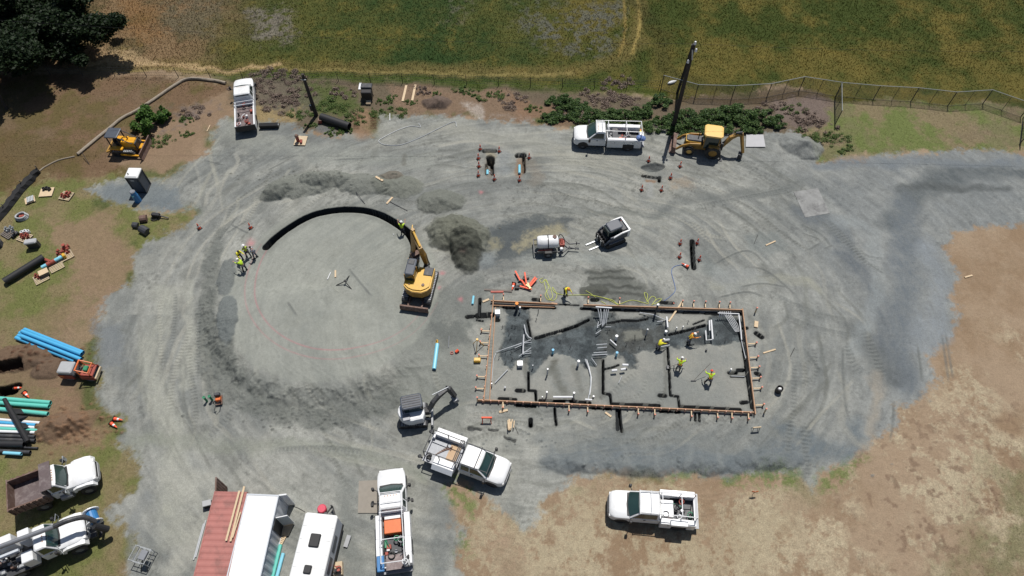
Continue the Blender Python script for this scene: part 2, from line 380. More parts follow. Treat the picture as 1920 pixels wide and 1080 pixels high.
# right strip by the chain link fence
m = pmask([(1560, 165), (2050, 200), (2050, 288), (1800, 282), (1700, 287), (1530, 302), (1500, 265), (1560, 225)], .6, 2)
rs_ = mixc((136, 124, 96), (112, 122, 72), ss(.38, .6, n2)); rs_ = rs_*(1-.5*ss(.5, .68, n4)[..., None])+col((132, 118, 98))*(.5*ss(.5, .68, n4)[..., None])
C[:] = C*(1-m[..., None])+rs_*m[..., None]; A = A*(1-m)+.9*m; GR = np.maximum(GR*(1-m), m*.7)
# the big field
m = pmask([(-2500, 125), (175, 128), (640, 150), (1000, 160), (1240, 180), (1300, 186), (1500, 160), (1570, 182), (1750, 195), (1850, 190), (2100, 240), (4500, 240), (4500, -600), (-2500, -600)], .5, 2)
m = np.maximum(m, ss(70, 74, Y))
t = ss(.36, .62, n1*.55+n2*.45)
fld = mixc((52, 72, 36), (88, 90, 46), ss(.35, .65, n1*.5+HF*.2+n2*.3))
rt = ss(-2, 10, X+0*Y)*1.0
fr = mixc((66, 77, 35), (106, 98, 50), ss(.34, .66, n1*.45+n2*.55))
fld = fld*(1-rt[..., None])+fr*rt[..., None]
lf = ss(-26, -38, X+(n1-.5)*12)
fl = mixc((132, 110, 82), (102, 90, 64), ss(.4, .6, n2)); fld = fld*(1-lf[..., None])+fl*lf[..., None]
lgt = ss(.56, .74, n3*.5+n2*.5)[..., None]; fld = fld*(1-.35*lgt)+col((132, 116, 58))*.35*lgt
C[:] = C*(1-m[..., None])+fld*m[..., None]; A = A*(1-m)+.42*m; GR = GR*(1-m)+m*1.0
for pl, c, a, nn in (([(460, 20), (540, 10), (550, 75), (480, 80)], (128, 122, 112), .85, .46), ([(270, 0), (420, -10), (400, 70), (300, 60)], (112, 104, 84), .7, .42),
                 ([(960, 45), (1165, 0), (1165, 75), (1120, 110), (1020, 90)], (104, 106, 98), .8, .47),
                 ([(830, 0), (880, 0), (870, 40), (840, 40)], (110, 108, 96), .6, .5), ([(960, 0), (1060, 0), (1030, 30), (970, 30)], (100, 104, 92), .6, .5)):
    mm = pmask(pl, 1.2, 2); blend(mm*ss(nn-.04, nn+.10, n3*.6+n2*.4)*a, c, 1)
stroke([(160, 125), (300, 122), (420, 128), (700, 132), (960, 132), (1100, 128), (1180, 95), (1200, 40), (1190, -30)], 3.2, (122, 108, 66), .6, .9, 2, amp=.6)
stroke([(150, 118), (260, 118), (420, 130), (520, 128)], 1.2, (190, 165, 125), .8, .9, 2)
stroke([(200, 130), (420, 134), (700, 137), (960, 137), (1080, 134)], .8, (152, 138, 88), .5, .9, 2)
stroke([(1185, 100), (1200, 40), (1192, -30)], .5, (176, 156, 96), .7, .9, 1)
stroke([(1160, 105), (1172, 60), (1170, -30)], .4, (150, 130, 76), .6, .9, 1)
mm = pmask([(180, 105), (240, 95), (300, 118), (180, 128)], .8, 2); blend(mm*.75, (186, 162, 126), .6)
mm = pmask([(230, 0), (300, 0), (300, 60), (250, 80)], 1.2, 2); blend(mm*.5, (140, 104, 64), .9)
stroke([(400, 141), (700, 150), (1000, 160), (1240, 175)], 1.6, (70, 86, 36), .75, .8, 2)
stroke([(1190, 0), (1235, 60), (1240, 120), (1300, 150), (1400, 175)], 3, (60, 64, 34), .5, .9, 2)

# crushed gravel pad --------------------------------------------------------
GP = [(160, 355), (205, 340), (250, 334), (300, 337), (340, 312), (395, 290), (398, 245), (425, 215), (450, 225), (540, 228), (600, 250), (640, 256), (665, 246), (700, 252), (715, 216), (780, 216), (830, 213), (880, 222), (960, 226), (1000, 229), (1040, 237), (1075, 241), (1240, 241), (1300, 246), (1400, 249), (1450, 246), (1485, 246), (1505, 264), (1532, 300), (1600, 297), (1700, 288), (1780, 282), (2100, 292),
      (2100, 412), (1920, 418), (1850, 425), (1790, 440), (1775, 470), (1796, 500), (1790, 540), (1796, 600), (1780, 640), (1765, 655), (1742, 670), (1748, 710), (1730, 750), (1690, 765), (1690, 800), (1640, 830), (1600, 855), (1560, 886), (1542, 880), (1535, 905), (1522, 925), (1508, 905), (1490, 885), (1450, 880), (1400, 890), (1340, 895), (1290, 885), (1260, 895), (1160, 885), (1100, 893), (1060, 890), (1072, 905), (1030, 935), (1010, 965), (980, 992), (940, 965), (900, 935), (872, 905), (845, 910), (840, 950), (868, 1010), (860, 1140),
      (215, 1140), (240, 1060), (255, 1010), (240, 985), (215, 975), (200, 960), (240, 930), (268, 890), (250, 865), (225, 830), (220, 790), (195, 770), (180, 745), (175, 720), (182, 690), (190, 640), (175, 600), (200, 560), (240, 530), (250, 480), (265, 455), (300, 445), (350, 420), (370, 400), (355, 392), (290, 395), (240, 385), (200, 375)]
gpts = PP(GP)
gsd = poly_sd(X+(fbm(X, Y, 2, 1, 5, .7)-.5)*1.6, Y+(fbm(X, Y, 2, 5, 5, .7)-.5)*1.6, gpts)
G = ss(-.3, .4, gsd+(n3-.5)*.9+(HF-.5)*1.6)
# streaks follow the way the trucks go round
o = P(980, 590); dx = X-o.x; dy = (Y-o.y)*1.35; rr = np.hypot(dx, dy); th = np.arctan2(dy, dx)
s1 = fbm(rr*1.0, th*rr*.10+30, .9, 2, 4, .6); s2 = fbm(rr*1.0+50, th*rr*.2, .25, 4, 3, .7)
g = mixc((127, 130, 127), (166, 167, 160), ss(.32, .68, n1*.35+s1*.45+n4*.2))
dk = ss(.52, .72, s1*.5+n2*.5)[..., None]; g = g*(1-.55*dk)+col((104, 107, 103))*.55*dk
S2 = s2
lk = ss(.56, .72, fbm(WX, WY, 3.2, 2, 4))[..., None]; g = g*(1-.35*lk)+col((176, 176, 166))*.30*lk
fk = ss(.60, .72, fbm(X, Y, .42, 1, 3, .8))*ss(.45, .6, n4); g = g*(1-.25*fk[..., None]); g = g*(1+.30*(HF-.5)[..., None])
bl = ss(20, 34, X+(n1-.5)*10)[..., None]; g = g*(1-.45*bl)+col((124, 130, 134))*.45*bl
g = g*(1+.34*(s2-.5)[..., None])*(1+.30*(n3-.5)[..., None])
C[:] = C*(1-G[..., None])+g*G[..., None]; A = A*(1-G)+.55*G; GR *= (1-G)
rq = random.Random(21)
tracks = []
for _ in range(120):
    r0 = rq.uniform(9, 32); t0 = rq.uniform(0, 6.28); sp_ = rq.uniform(.15, .6); dr = rq.uniform(-2.5, 2.5); wv = rq.uniform(0, 6)
    for q in (0, 1.75):
        tracks.append(([(o.x+(r0+q+dr*k/8+.5*math.sin(wv+k*.7))*math.cos(t0+sp_*k/8), o.y+(r0+q+dr*k/8+.5*math.sin(wv+k*.7))/1.35*math.sin(t0+sp_*k/8)) for k in range(9)], rq.uniform(.2, .45), rq.choice([(112, 114, 108), (120, 122, 115), (180, 178, 166), (104, 106, 100), (172, 171, 160)]), rq.uniform(.2, .5), rq.choice([0, 0, 0, 0, .34])))
for _ in range(26):
    x_ = rq.uniform(-38, -12); y_ = rq.uniform(12, 50); L_ = rq.uniform(3, 12); a_ = R(90)+rq.gauss(0, .22)
    for q in (0, 1.7): tracks.append(([(x_+q+math.cos(a_)*L_*k/6+.3*math.sin(k+x_), y_+math.sin(a_)*L_*k/6) for k in range(7)], rq.uniform(.2, .5), rq.choice([(116, 118, 112), (182, 180, 168), (174, 173, 160)]), rq.uniform(.2, .45), rq.choice([0, 0, 0, .3])))
Z += -.05+.10*(n1-.5)+.06*(n2-.5)*(1-.4*G)+.03*(n3-.5)
# green fringe where gravel stops
fr_ = np.exp(-((gsd+.5)/.7)**2)*ss(.5, .62, n4)*ss(12, 20, Y)
fr_ = fr_*(1-ss(20, 26, X)*ss(12, 15, Y)*(1-ss(56, 60, Y)))
blend(fr_*.8, (82, 98, 52), .9); GR = np.maximum(GR, fr_)

q_ = P(622, 540); GT = G*ss(8.8, 10.5, np.hypot(X-q_.x, Y-q_.y))
for a__ in tracks: stroke(a__[0], a__[1], a__[2], a__[3], .35, 0, edge=.02, tread=a__[4], world=True, gm_=GT)
for pl in ([(1240, 884), (1300, 882), (1320, 892), (1250, 898)], [(1360, 882), (1500, 880), (1500, 905), (1420, 915), (1350, 900)], [(850, 900), (890, 912), (880, 960), (845, 950)], [(850, 1010), (868, 1015), (875, 1050), (858, 1045)], [(1540, 885), (1600, 850), (1620, 860), (1550, 910)]):
    mq = pmask(pl, .5, 2); blend(mq*ss(.40, .60, HF)*.8, (112, 126, 72), .9); GR = np.maximum(GR, mq*.6)
# light and dark sweeps on the gravel
for px, wd, c, al in (
    ([(2000, 335), (1850, 320), (1760, 335), (1700, 375), (1670, 420)], 3.6, (98, 104, 106), .75),
    ([(1900, 360), (1760, 345), (1690, 355)], 1.6, (88, 92, 92), .6),
    ([(1700, 380), (1700, 470), (1700, 560), (1690, 660), (1700, 720)], 4.2, (112, 119, 124), .75),
    ([(1500, 400), (1560, 430), (1610, 500), (1650, 580), (1680, 700)], 3.0, (108, 114, 118), .75),
    ([(1600, 600), (1640, 650), (1660, 700)], 3.0, (100, 104, 104), .6),
    ([(1230, 400), (1300, 380), (1400, 365), (1500, 345)], 1.8, (112, 116, 114), .6),
    ([(1000, 400), (1100, 395), (1220, 405), (1320, 400)], 1.0, (118, 122, 118), .5),
    ([(1530, 310), (1700, 305), (1920, 300)], 2.0, (120, 127, 132), .7),
    ([(1560, 420), (1640, 440), (1640, 560), (1600, 640)], 2.2, (150, 156, 156), .5),
    ([(1740, 460), (1760, 540), (1740, 640)], 3.0, (140, 147, 152), .6),
    ([(1030, 855), (1200, 860), (1400, 865), (1520, 850)], 3.2, (112, 120, 124), .7),
    ([(1000, 820), (1150, 830), (1300, 820), (1460, 820)], 2.2, (124, 129, 128), .5),
    ([(1460, 810), (1580, 840), (1600, 800)], 2.2, (104, 114, 120), .6),
    ([(1580, 700), (1580, 800), (1620, 840)], .9, (152, 152, 144), .6),
    ([(1640, 690), (1648, 760), (1630, 820)], 1.4, (158, 150, 136), .5),
    ([(300, 560), (280, 650), (300, 760), (330, 860), (330, 1000)], 3.0, (170, 171, 160), .6),
    ([(345, 540), (352, 640), (340, 720)], 1.6, (174, 175, 164), .5),
    ([(250, 830), (400, 830), (700, 850), (800, 900)], 2.0, (142, 146, 134), .5),
    ([(330, 880), (400, 940), (330, 1060)], 2.6, (178, 178, 168), .6),
    ([(290, 920), (250, 1000), (260, 1080)], 1.4, (130, 134, 134), .5),
    ([(650, 900), (660, 1000), (660, 1100)], 2.4, (126, 130, 126), .6),
    ([(820, 930), (820, 1000), (820, 1100)], 2.2, (122, 126, 124), .6),
    ([(720, 240), (900, 250), (1100, 300), (1240, 320)], 3.0, (160, 160, 150), .5),
    ([(420, 250), (600, 290), (800, 300)], 3.4, (152, 155, 148), .5),
    ([(980, 480), (1150, 490), (1350, 500)], 2.2, (152, 157, 153), .5),
    ([(920, 440), (960, 430), (980, 410)], 1.6, (98, 102, 104), .8),
    ([(900, 500), (930, 470), (990, 450)], 1.8, (96, 100, 104), .7),
    ([(1330, 530), (1430, 520), (1540, 545)], 1.4, (158, 158, 144), .5)):
    stroke(px, wd, c, al, .95, 2)
# wet ground and puddles by the tank
for pl, c, a in (([(905, 450), (940, 415), (1000, 405), (1070, 410), (1065, 435), (1040, 430), (1040, 445), (990, 480), (940, 490), (915, 500), (900, 490)], (86, 92, 94), .8),
                 ([(1000, 432), (1045, 420), (1062, 432), (1050, 440), (1010, 452), (975, 470), (960, 460)], (158, 152, 128), .85),
                 ([(915, 450), (935, 448), (940, 462), (925, 476), (912, 470)], (150, 146, 124), .8),
                 ([(905, 470), (930, 470), (925, 490), (900, 500)], (140, 146, 146), .8),
                 ([(1110, 505), (1160, 505), (1220, 540), (1250, 565), (1180, 570), (1110, 560), (1095, 540)], (92, 95, 90), .7),
                 ([(820, 420), (880, 425), (900, 460), (890, 505), (850, 490), (830, 460)], (104, 104, 94), .8),
                 ([(830, 540), (900, 520), (930, 560), (910, 600), (850, 610), (790, 600)], (118, 122, 118), .6),
                 ([(760, 600), (880, 600), (895, 720), (860, 800), (740, 740), (740, 660)], (128, 132, 126), .6),
                 ([(800, 610), (870, 600), (880, 640), (830, 650)], (100, 104, 102), .6),
                 ([(160, 355), (250, 340), (330, 350), (340, 395), (220, 380)], (112, 122, 128), .7),
                 ([(175, 600), (225, 610), (230, 680), (180, 700)], (118, 124, 128), .7),
                 ([(1000, 225), (880, 205), (870, 195), (905, 210)], (166, 158, 150), .4),
                 ([(870, 195), (900, 195), (910, 222), (890, 222)], (186, 176, 166), .6),
                 ([(1330, 500), (1400, 500), (1440, 530), (1380, 545), (1330, 530)], (152, 156, 154), .5),
                 ([(1260, 335), (1300, 335), (1300, 350), (1262, 352)], (160, 142, 120), .5),
                 ([(1400, 440), (1460, 435), (1480, 470), (1440, 480), (1400, 470)], (116, 124, 124), .5),
                 ([(800, 560), (820, 560), (860, 500), (850, 490)], (150, 152, 146), .4)):
    m = pmask(pl, .5, 1); blend(m*a, c, None)
# round pad: raised disc with a crumbling shoulder
cc = P(622, 540); RAD = P(622, 540)-P(436, 540); RAD = abs(RAD.x)
cr = np.hypot(wx-cc.x, wy-cc.y); ang = np.arctan2(wy-cc.y, wx-cc.x)
m = ss(9.7, 9.2, cr)*G; blend(m*.55, mixc((150, 154, 146), (162, 165, 156), n2), .22)
shoulder = np.exp(-((cr-10.7)/1.15)**2)*ss(.2, .9, np.cos(ang+R(112)))*.9+np.exp(-((cr-10.9)/1.0)**2)*ss(.5, .9, np.cos(ang-R(110)))*.0
blend(np.clip(shoulder, 0, 1)*.7, (122, 126, 121), .6)
lowr = ss(.15, .75, np.cos(ang+R(110)))
Z += lowr*(.55*ss(11.6, 9.9, cr)-.0)*G*(1+.25*(n3-.5)*2*np.exp(-((cr-10.7)/1.0)**2))
gul = (fbm(ang*22, cr*.35, 1.0, 6, 3)-.5)*np.exp(-((cr-10.8)/.9)**2)*lowr; Z += gul*.5
chunk = ss(.60, .70, fbm(X, Y, .55, 2, 3))*np.clip(shoulder, 0, 1); Z += chunk*.16
for pl, a in (([(380, 480), (405, 430), (425, 420), (412, 500), (406, 540), (402, 600), (432, 608), (445, 690), (466, 712), (446, 748), (400, 772), (372, 700), (370, 600), (376, 540)], .7), ([(470, 725), (500, 745), (560, 762), (620, 765), (700, 745), (745, 722), (758, 748), (740, 768), (660, 798), (600, 803), (520, 792), (450, 772), (440, 750)], .75)):
    m = pmask(pl, .3, 1); blend(m*a*(.65+.5*HF), (106, 110, 106), .7); Z += m*(fbm(X, Y, .6, 2, 4, .7)-.5)*.35
# red marking paint circles
rc = [P(482, 545), P(600, 658), P(650, 659), P(503, 462), P(560, 655), P(494, 595)]
Am = np.array([[2*q.x, 2*q.y, 1] for q in rc]); bm_ = np.array([q.x**2+q.y**2 for q in rc]); so = np.linalg.lstsq(Am, bm_, rcond=None)[0]
CX, CY = so[0], so[1]; CR = math.sqrt(so[2]+CX*CX+CY*CY)
pr = np.hypot(X-CX, Y-CY); pa = np.arctan2(Y-CY, X-CX)
vis = ss(R(168), R(176), np.where(pa < -R(60), -pa, R(180)*(pa > R(155))))
arc = ((pa < R(-20)) | (pa > R(158))).astype(float)
fad = (1-.6*ss(R(-100), R(-40), pa)*(pa < 0))*(.5+.7*n3)
for q, al in ((CR, .6), (CR+.85, .4)):
    blend(np.clip(np.exp(-((pr-q)/.055)**2)*arc*fad*al, 0, 1), (192, 116, 126), None)
for px, py, r_ in ((869, 480, .25), (825, 540, .2), (470, 455, .35), (828, 510, .2), (903, 360, .2), (862, 560, .2)):
    q = P(px, py); blend(np.exp(-(np.hypot(wx-q.x, wy-q.y)/r_)**2)*.6, (206, 130, 136), None)
# ring trench dug by the excavator
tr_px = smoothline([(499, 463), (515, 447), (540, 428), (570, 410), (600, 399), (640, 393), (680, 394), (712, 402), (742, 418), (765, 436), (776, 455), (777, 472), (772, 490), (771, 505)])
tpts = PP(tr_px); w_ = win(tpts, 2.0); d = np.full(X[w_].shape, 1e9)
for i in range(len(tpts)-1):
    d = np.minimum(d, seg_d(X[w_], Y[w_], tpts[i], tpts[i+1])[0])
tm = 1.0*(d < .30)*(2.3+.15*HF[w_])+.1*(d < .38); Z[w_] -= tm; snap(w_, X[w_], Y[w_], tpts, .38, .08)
a_ = (d < .38)[..., None]*1.0; C[w_] = C[w_]*(1-a_)+col((48, 51, 54))*a_  # wet trench soil, made near black: shade of the cut put into its colour
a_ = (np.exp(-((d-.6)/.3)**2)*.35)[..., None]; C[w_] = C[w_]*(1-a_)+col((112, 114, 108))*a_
# spoil heaps and loose berms
bump(1225, 313, 1.15, .55, -.45, (78, 82, 84), .85, .1, p=2)
dkp = (128, 131, 124)
for q in ((560, 350, 3.4, 1.5, .5, dkp, .1), (520, 360, 1.8, 1.1, .5, (124, 127, 120), .5), (610, 338, 2.6, 1.2, .55, dkp, 0), (680, 345, 2.8, 1.4, .5, dkp, -.1), (745, 348, 2.6, 1.5, .4, (124, 127, 118), -.2),
          (735, 330, 1.2, .7, .3, (120, 114, 104), 0), (825, 378, 2.3, 1.5, .5, (120, 123, 115), .1), (858, 440, 3.0, 2.3, 1.1, (116, 118, 106), -.3), (876, 474, 1.5, 2.3, .9, (82, 84, 76), .1), (820, 193, 1.6, 1.0, .7, (112, 98, 90), 0),
          (1502, 274, 2.3, 1.6, .7, (140, 143, 140), -.5), (890, 190, .0001, .0001, 0, None, 0), (110, 800, 2.0, 1.3, .55, (124, 102, 84), .2), (150, 790, 1.4, 1.0, .4, (130, 107, 88), .2), (40, 672, 2.6, 1.4, .6, (114, 94, 78), .1),
          (95, 690, 1.6, 1.0, .3, (110, 92, 78), .1), (850, 745, .8, .5, .1, None, 0), (1115, 545, 1.4, .6, .12, (84, 86, 80), 0), (430, 600, .9, 2.6, .25, (112, 118, 118), .2), (425, 520, .8, 2.2, .25, (116, 121, 120), .1)):
    if q[5] is None: continue
    bump(q[0], q[1], q[2], q[3], q[4], q[5], .85, q[6], amp=.75)
for q in ((1200, 875), (1330, 870), (1440, 862), (1080, 868)): bump(q[0], q[1], 2.8, .9, .35, (110, 117, 120), .5, 0)
# clods
rg = random.Random(5)
def clods(px, py, sx, sy, n, c, s0=.08, s1=.25):
    o = P(px, py)
    for _ in range(n):
        x = o.x+rg.gauss(0, sx); y = o.y+rg.gauss(0, sy); r = rg.uniform(s0, s1)
        w_ = win([(x, y)], r*1.3); d = np.hypot((X[w_]-x), (Y[w_]-y)*1.2)/r
        Z[w_] += np.clip(1-d, 0, 1)**.6*r*.9
        a_ = (ss(1, .8, d)*.6)[..., None]; C[w_] = C[w_]*(1-a_)+col(c)*a_
clods(120, 805, 1.3, .8, 70, (138, 108, 84)); clods(160, 800, 1.2, .7, 40, (142, 112, 88)); clods(45, 670, 2.4, .8, 60, (104, 76, 60)); clods(120, 660, 1, .4, 14, (120, 92, 70))
clods(600, 330, 4, .5, 50, (104, 106, 98), .06, .16); clods(560, 780, 3.6, .5, 40, (108, 112, 108), .06, .16); clods(870, 430, 1.8, .8, 40, (112, 112, 102), .05, .13)
clods(1300, 880, 6, .5, 60, (120, 126, 126), .06, .15); clods(960, 820, 3, .6, 30, (110, 116, 116), .06, .14); clods(1500, 235, 1.6, .6, 30, (130, 112, 104), .08, .2)
# ruts and tyre prints
for px, wd, td in (
    ([(1525, 410), (1560, 430), (1600, 470), (1630, 500)], .45, .32), ([(1545, 405), (1590, 450), (1625, 492), (1670, 510)], .45, .32), ([(1605, 460), (1625, 480), (1665, 487)], .4, .3),
    ([(1440, 545), (1500, 575), (1560, 595), (1610, 600)], .5, .34), ([(1460, 585), (1520, 612), (1580, 625), (1625, 635)], .5, .34), ([(1610, 610), (1630, 640), (1650, 690), (1662, 715)], .8, .36), ([(1585, 640), (1600, 680), (1625, 705)], .8, .36),
    ([(1490, 670), (1488, 760), (1480, 820)], .45, .34), ([(1525, 640), (1530, 700), (1500, 718), (1450, 712)], .45, .34), ([(1500, 790), (1512, 860), (1515, 910)], .6, .34), ([(1480, 780), (1478, 860)], .5, .34), ([(1510, 790), (1520, 840)], .5, .36),
    ([(375, 560), (372, 640), (368, 720)], .4, .3), ([(330, 540), (326, 620), (322, 660)], .4, .3), ([(370, 700), (395, 685), (420, 670)], .45, .3), ([(460, 740), (420, 790), (380, 830)], .6, .3),
    ([(700, 850), (600, 840), (500, 845)], .5, .3), ([(1290, 390), (1400, 370), (1500, 350)], .5, .34), ([(920, 630), (920, 700)], .4, .3), ([(960, 800), (990, 815)], .3, .3)):
    stroke(px, wd, (118, 122, 120), .5, .5, 0, tread=td, edge=.03)
for px in ([(1625, 492), (1660, 515)], [(1515, 470), (1540, 455)], [(1545, 468), (1562, 460)], [(1500, 435), (1540, 450)], [(1500, 420), (1540, 440), (1560, 465)], [(1380, 540), (1430, 532), (1480, 540)], [(1330, 500), (1400, 470), (1440, 500)], [(1580, 640), (1582, 720), (1590, 780), (1610, 800)],
           [(1675, 745), (1675, 790), (1668, 830)], [(1510, 655), (1540, 700)], [(1340, 560), (1400, 548), (1440, 560)], [(1400, 500), (1440, 510), (1500, 560)], [(520, 300), (560, 290)], [(620, 300), (700, 296)], [(500, 320), (540, 300)], [(380, 300), (420, 310)], [(400, 460), (450, 400)], [(420, 440), (470, 410)], [(430, 420), (470, 440)],
           [(700, 560), (650, 500)], [(540, 570), (560, 600)], [(1720, 640), (1730, 720)], [(1765, 620), (1780, 720)], [(1772, 618), (1788, 715)]):
    stroke(px, .22, (104, 108, 106), .55, .6, 0, edge=.04, dz=-.03)
# dug-over dark marks by the forms
for px in ([(1100, 512), (1170, 508)], [(1105, 520), (1190, 522)], [(1110, 532), (1200, 540)], [(1120, 545), (1215, 552)], [(1100, 556), (1150, 560)]): stroke(px, .35, (78, 80, 76), .7, .9, 1, dz=.05)
for px in ([(945, 822), (965, 828)], [(915, 806), (935, 810)], [(880, 803), (900, 806)]): stroke(px, .22, (70, 72, 74), .8, .6, 1, dz=-.2)
for i in range(7): stroke([(1040+i*62+rg.uniform(-9, 9), 838), (1048+i*62+rg.uniform(-9, 9), 880)], .6, (134, 139, 138), .5, .9, 1, dz=.06)

# building pad --------------------------------------------------------------
PAD = [(921, 566), (1392, 580), (1414, 772), (912, 752)]
m = pmask(PAD, .15, 0); blend(m*.85, mixc((138, 141, 137), (158, 158, 151), ss(.3, .7, n2)), .38)
Dk = [(945, 572), (992, 574), (996, 634), (1030, 628), (1072, 613), (1100, 600), (1112, 582), (1122, 575), (1150, 588), (1165, 600), (1200, 597), (1230, 590), (1245, 603), (1252, 622), (1275, 622), (1325, 608), (1335, 590), (1380, 592), (1393, 600), (1398, 640), (1300, 648), (1245, 652), (1190, 663), (1195, 690), (1178, 690), (1165, 670), (1155, 662), (1125, 668), (1118, 685), (1100, 690), (1080, 672), (1060, 665), (1030, 665), (1010, 690), (1000, 700), (985, 680), (972, 672), (960, 692), (945, 685), (935, 660), (945, 625), (950, 600)]
D = pmask(Dk, .18, 1); blend(D*.9, mixc((56, 64, 69), (92, 101, 105), ss(.3, .7, n3)), 1.1); Z -= .16*D; Z += D*.10*(fbm(X, Y, .35, 3, 3)-.5)
m = pmask([(1085, 578), (1112, 578), (1120, 600), (1145, 592), (1190, 600), (1155, 606), (1110, 612), (1085, 612)], .2, 1)*D; blend(m*.4, (104, 106, 102), None)
m = pmask([(1172, 620), (1205, 617), (1212, 632), (1176, 640)], .15, 1); blend(m*.9, (136, 138, 130), .3); Z += .14*m
m = pmask([(1125, 615), (1240, 612), (1250, 650), (1190, 660), (1130, 655)], .3, 1); blend(m*.35, (96, 94, 86), None)
for px, wd, c, al in (([(1040, 680), (1045, 710), (1060, 740)], 1.0, (98, 98, 90), .55), ([(1075, 690), (1090, 730)], .8, (106, 106, 98), .45), ([(1028, 700), (1036, 690)], .7, (94, 94, 86), .5), ([(1010, 735), (1060, 742), (1130, 740)], .8, (118, 120, 114), .4),
                      ([(985, 670), (988, 715)], .5, (112, 112, 106), .7), ([(1122, 670), (1125, 740)], .6, (108, 109, 104), .7), ([(1246, 655), (1250, 740)], .35, (110, 111, 106), .6), ([(1300, 660), (1340, 690), (1380, 720)], 3.0, (150, 150, 143), .4), ([(1180, 700), (1220, 720)], 2.4, (150, 152, 145), .4)):
    stroke(px, wd, c, al, .9, 1)
tren = [([(989, 598), (996, 634)], .18, .3), ([(1131, 675), (1131, 737), (1144, 739), (1146, 756)], .26, .5), ([(991, 698), (991, 732), (1004, 733), (1005, 750)], .26, .5), ([(1252, 652), (1255, 695), (1257, 741), (1272, 743), (1274, 762)], .24, .5),
        ([(1012, 751), (1058, 752)], .3, .5), ([(1070, 752), (1106, 755)], .34, .5), ([(1147, 757), (1236, 760)], .34, .55), ([(1276, 762), (1388, 768)], .34, .55), ([(936, 747), (967, 749)], .3, .5),
        ([(1386, 600), (1398, 680), (1410, 764)], .36, .6), ([(925, 573), (1040, 577)], .28, .45), ([(1090, 578), (1200, 583), (1390, 589)], .34, .5), ([(1000, 561), (1012, 562)], .45, .4), ([(1110, 562), (1120, 562)], .45, .4), ([(1240, 567), (1262, 568)], .4, .4),
        ([(969, 760), (1003, 762)], .34, .45), ([(1110, 764), (1144, 766)], .32, .45), ([(1238, 770), (1274, 772)], .34, .45), ([(1040, 766), (1041, 780), (1043, 796)], .26, .4), ([(1162, 768), (1163, 785), (1166, 808)], .3, .45), ([(1157, 768), (1158, 805)], .3, .1), ([(1304, 775), (1304, 788)], .2, .35), ([(1311, 775), (1312, 789)], .2, .35),
        ([(969, 732), (982, 733)], .45, .5), ([(1237, 741), (1247, 742)], .45, .5), ([(1384, 694), (1393, 694)], .45, .5), ([(1367, 699), (1380, 699)], .4, .4), ([(1390, 755), (1400, 754)], .4, .45), ([(995, 787), (995, 798)], .5, .7),
        ([(876, 594), (886, 593)], .5, .5), ([(896, 592), (922, 590)], .8, .6), ([(900, 560), (899, 585)], .35, .4), ([(930, 600), (934, 600)], .5, .5), ([(1418, 625), (1428, 632)], .6, .4), ([(1395, 615), (1400, 615)], .4, .4), ([(1085, 572), (1000, 568)], .14, .12), ([(1004, 633), (1050, 620), (1080, 610), (1104, 598)], .3, .28), ([(1255, 626), (1290, 618), (1322, 609)], .22, .25),
        ([(1140, 604), (1165, 600), (1195, 600), (1215, 596)], .2, .22), ([(1132, 692), (1150, 688), (1160, 684)], .18, .2), ([(1370, 706), (1396, 706)], .12, .1), ([(1418, 700), (1424, 702)], .5, .4), ([(894, 600), (905, 602)], .2, .2), ([(1300, 608), (1320, 600)], .15, .1)]
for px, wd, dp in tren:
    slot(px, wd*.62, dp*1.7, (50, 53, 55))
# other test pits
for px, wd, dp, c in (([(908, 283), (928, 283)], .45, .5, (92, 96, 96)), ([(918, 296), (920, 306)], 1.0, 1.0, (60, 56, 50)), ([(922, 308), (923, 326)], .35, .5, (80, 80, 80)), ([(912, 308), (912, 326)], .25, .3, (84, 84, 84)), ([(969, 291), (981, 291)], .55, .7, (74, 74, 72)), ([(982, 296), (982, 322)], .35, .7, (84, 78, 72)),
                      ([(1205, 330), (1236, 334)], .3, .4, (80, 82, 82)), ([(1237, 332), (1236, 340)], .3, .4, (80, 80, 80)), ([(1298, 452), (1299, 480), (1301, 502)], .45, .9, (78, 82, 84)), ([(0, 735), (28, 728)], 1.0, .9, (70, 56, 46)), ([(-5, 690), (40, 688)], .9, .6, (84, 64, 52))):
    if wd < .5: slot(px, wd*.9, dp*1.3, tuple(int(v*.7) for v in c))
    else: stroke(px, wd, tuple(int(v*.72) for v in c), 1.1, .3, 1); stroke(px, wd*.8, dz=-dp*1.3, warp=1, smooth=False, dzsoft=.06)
for px, wd, c, al in (([(975, 300), (974, 325)], .9, (146, 122, 100), .8), ([(916, 286), (925, 290)], .9, (156, 150, 132), .8), ([(913, 300), (917, 330)], 1.0, (128, 122, 112), .6), ([(988, 300), (1010, 330), (1000, 340)], 1.4, (136, 128, 116), .45), ([(1220, 340), (1220, 364)], .9, (156, 158, 154), .8), ([(1215, 340), (1228, 340)], .5, (146, 120, 98), .8), ([(1200, 300), (1235, 322)], 2.2, (122, 126, 124), .5), ([(945, 290), (945, 320)], 1.6, (146, 151, 152), .5),
                      ([(1320, 480), (1330, 510)], 1.4, (118, 124, 122), .5), ([(680, 215), (680, 246)], 2.6, (148, 122, 98), .85), ([(600, 240), (625, 248)], 1.2, (116, 122, 126), .6), ([(862, 300), (905, 340)], 1.2, (132, 136, 134), .4), ([(760, 290), (756, 306)], .6, (112, 112, 104), .7), ([(705, 280), (700, 292)], .7, (120, 122, 116), .6)):
    stroke(px, wd, c, al, .7, 1)
for x0 in (668, 700): stroke([(x0, 210), (x0, 246)], .7, (100, 80, 62), .9, .3, 0, tread=.38)
Z -= .03*pmask([(850, 900), (1060, 890), (1500, 1000), (850, 1120)], 2, 2)

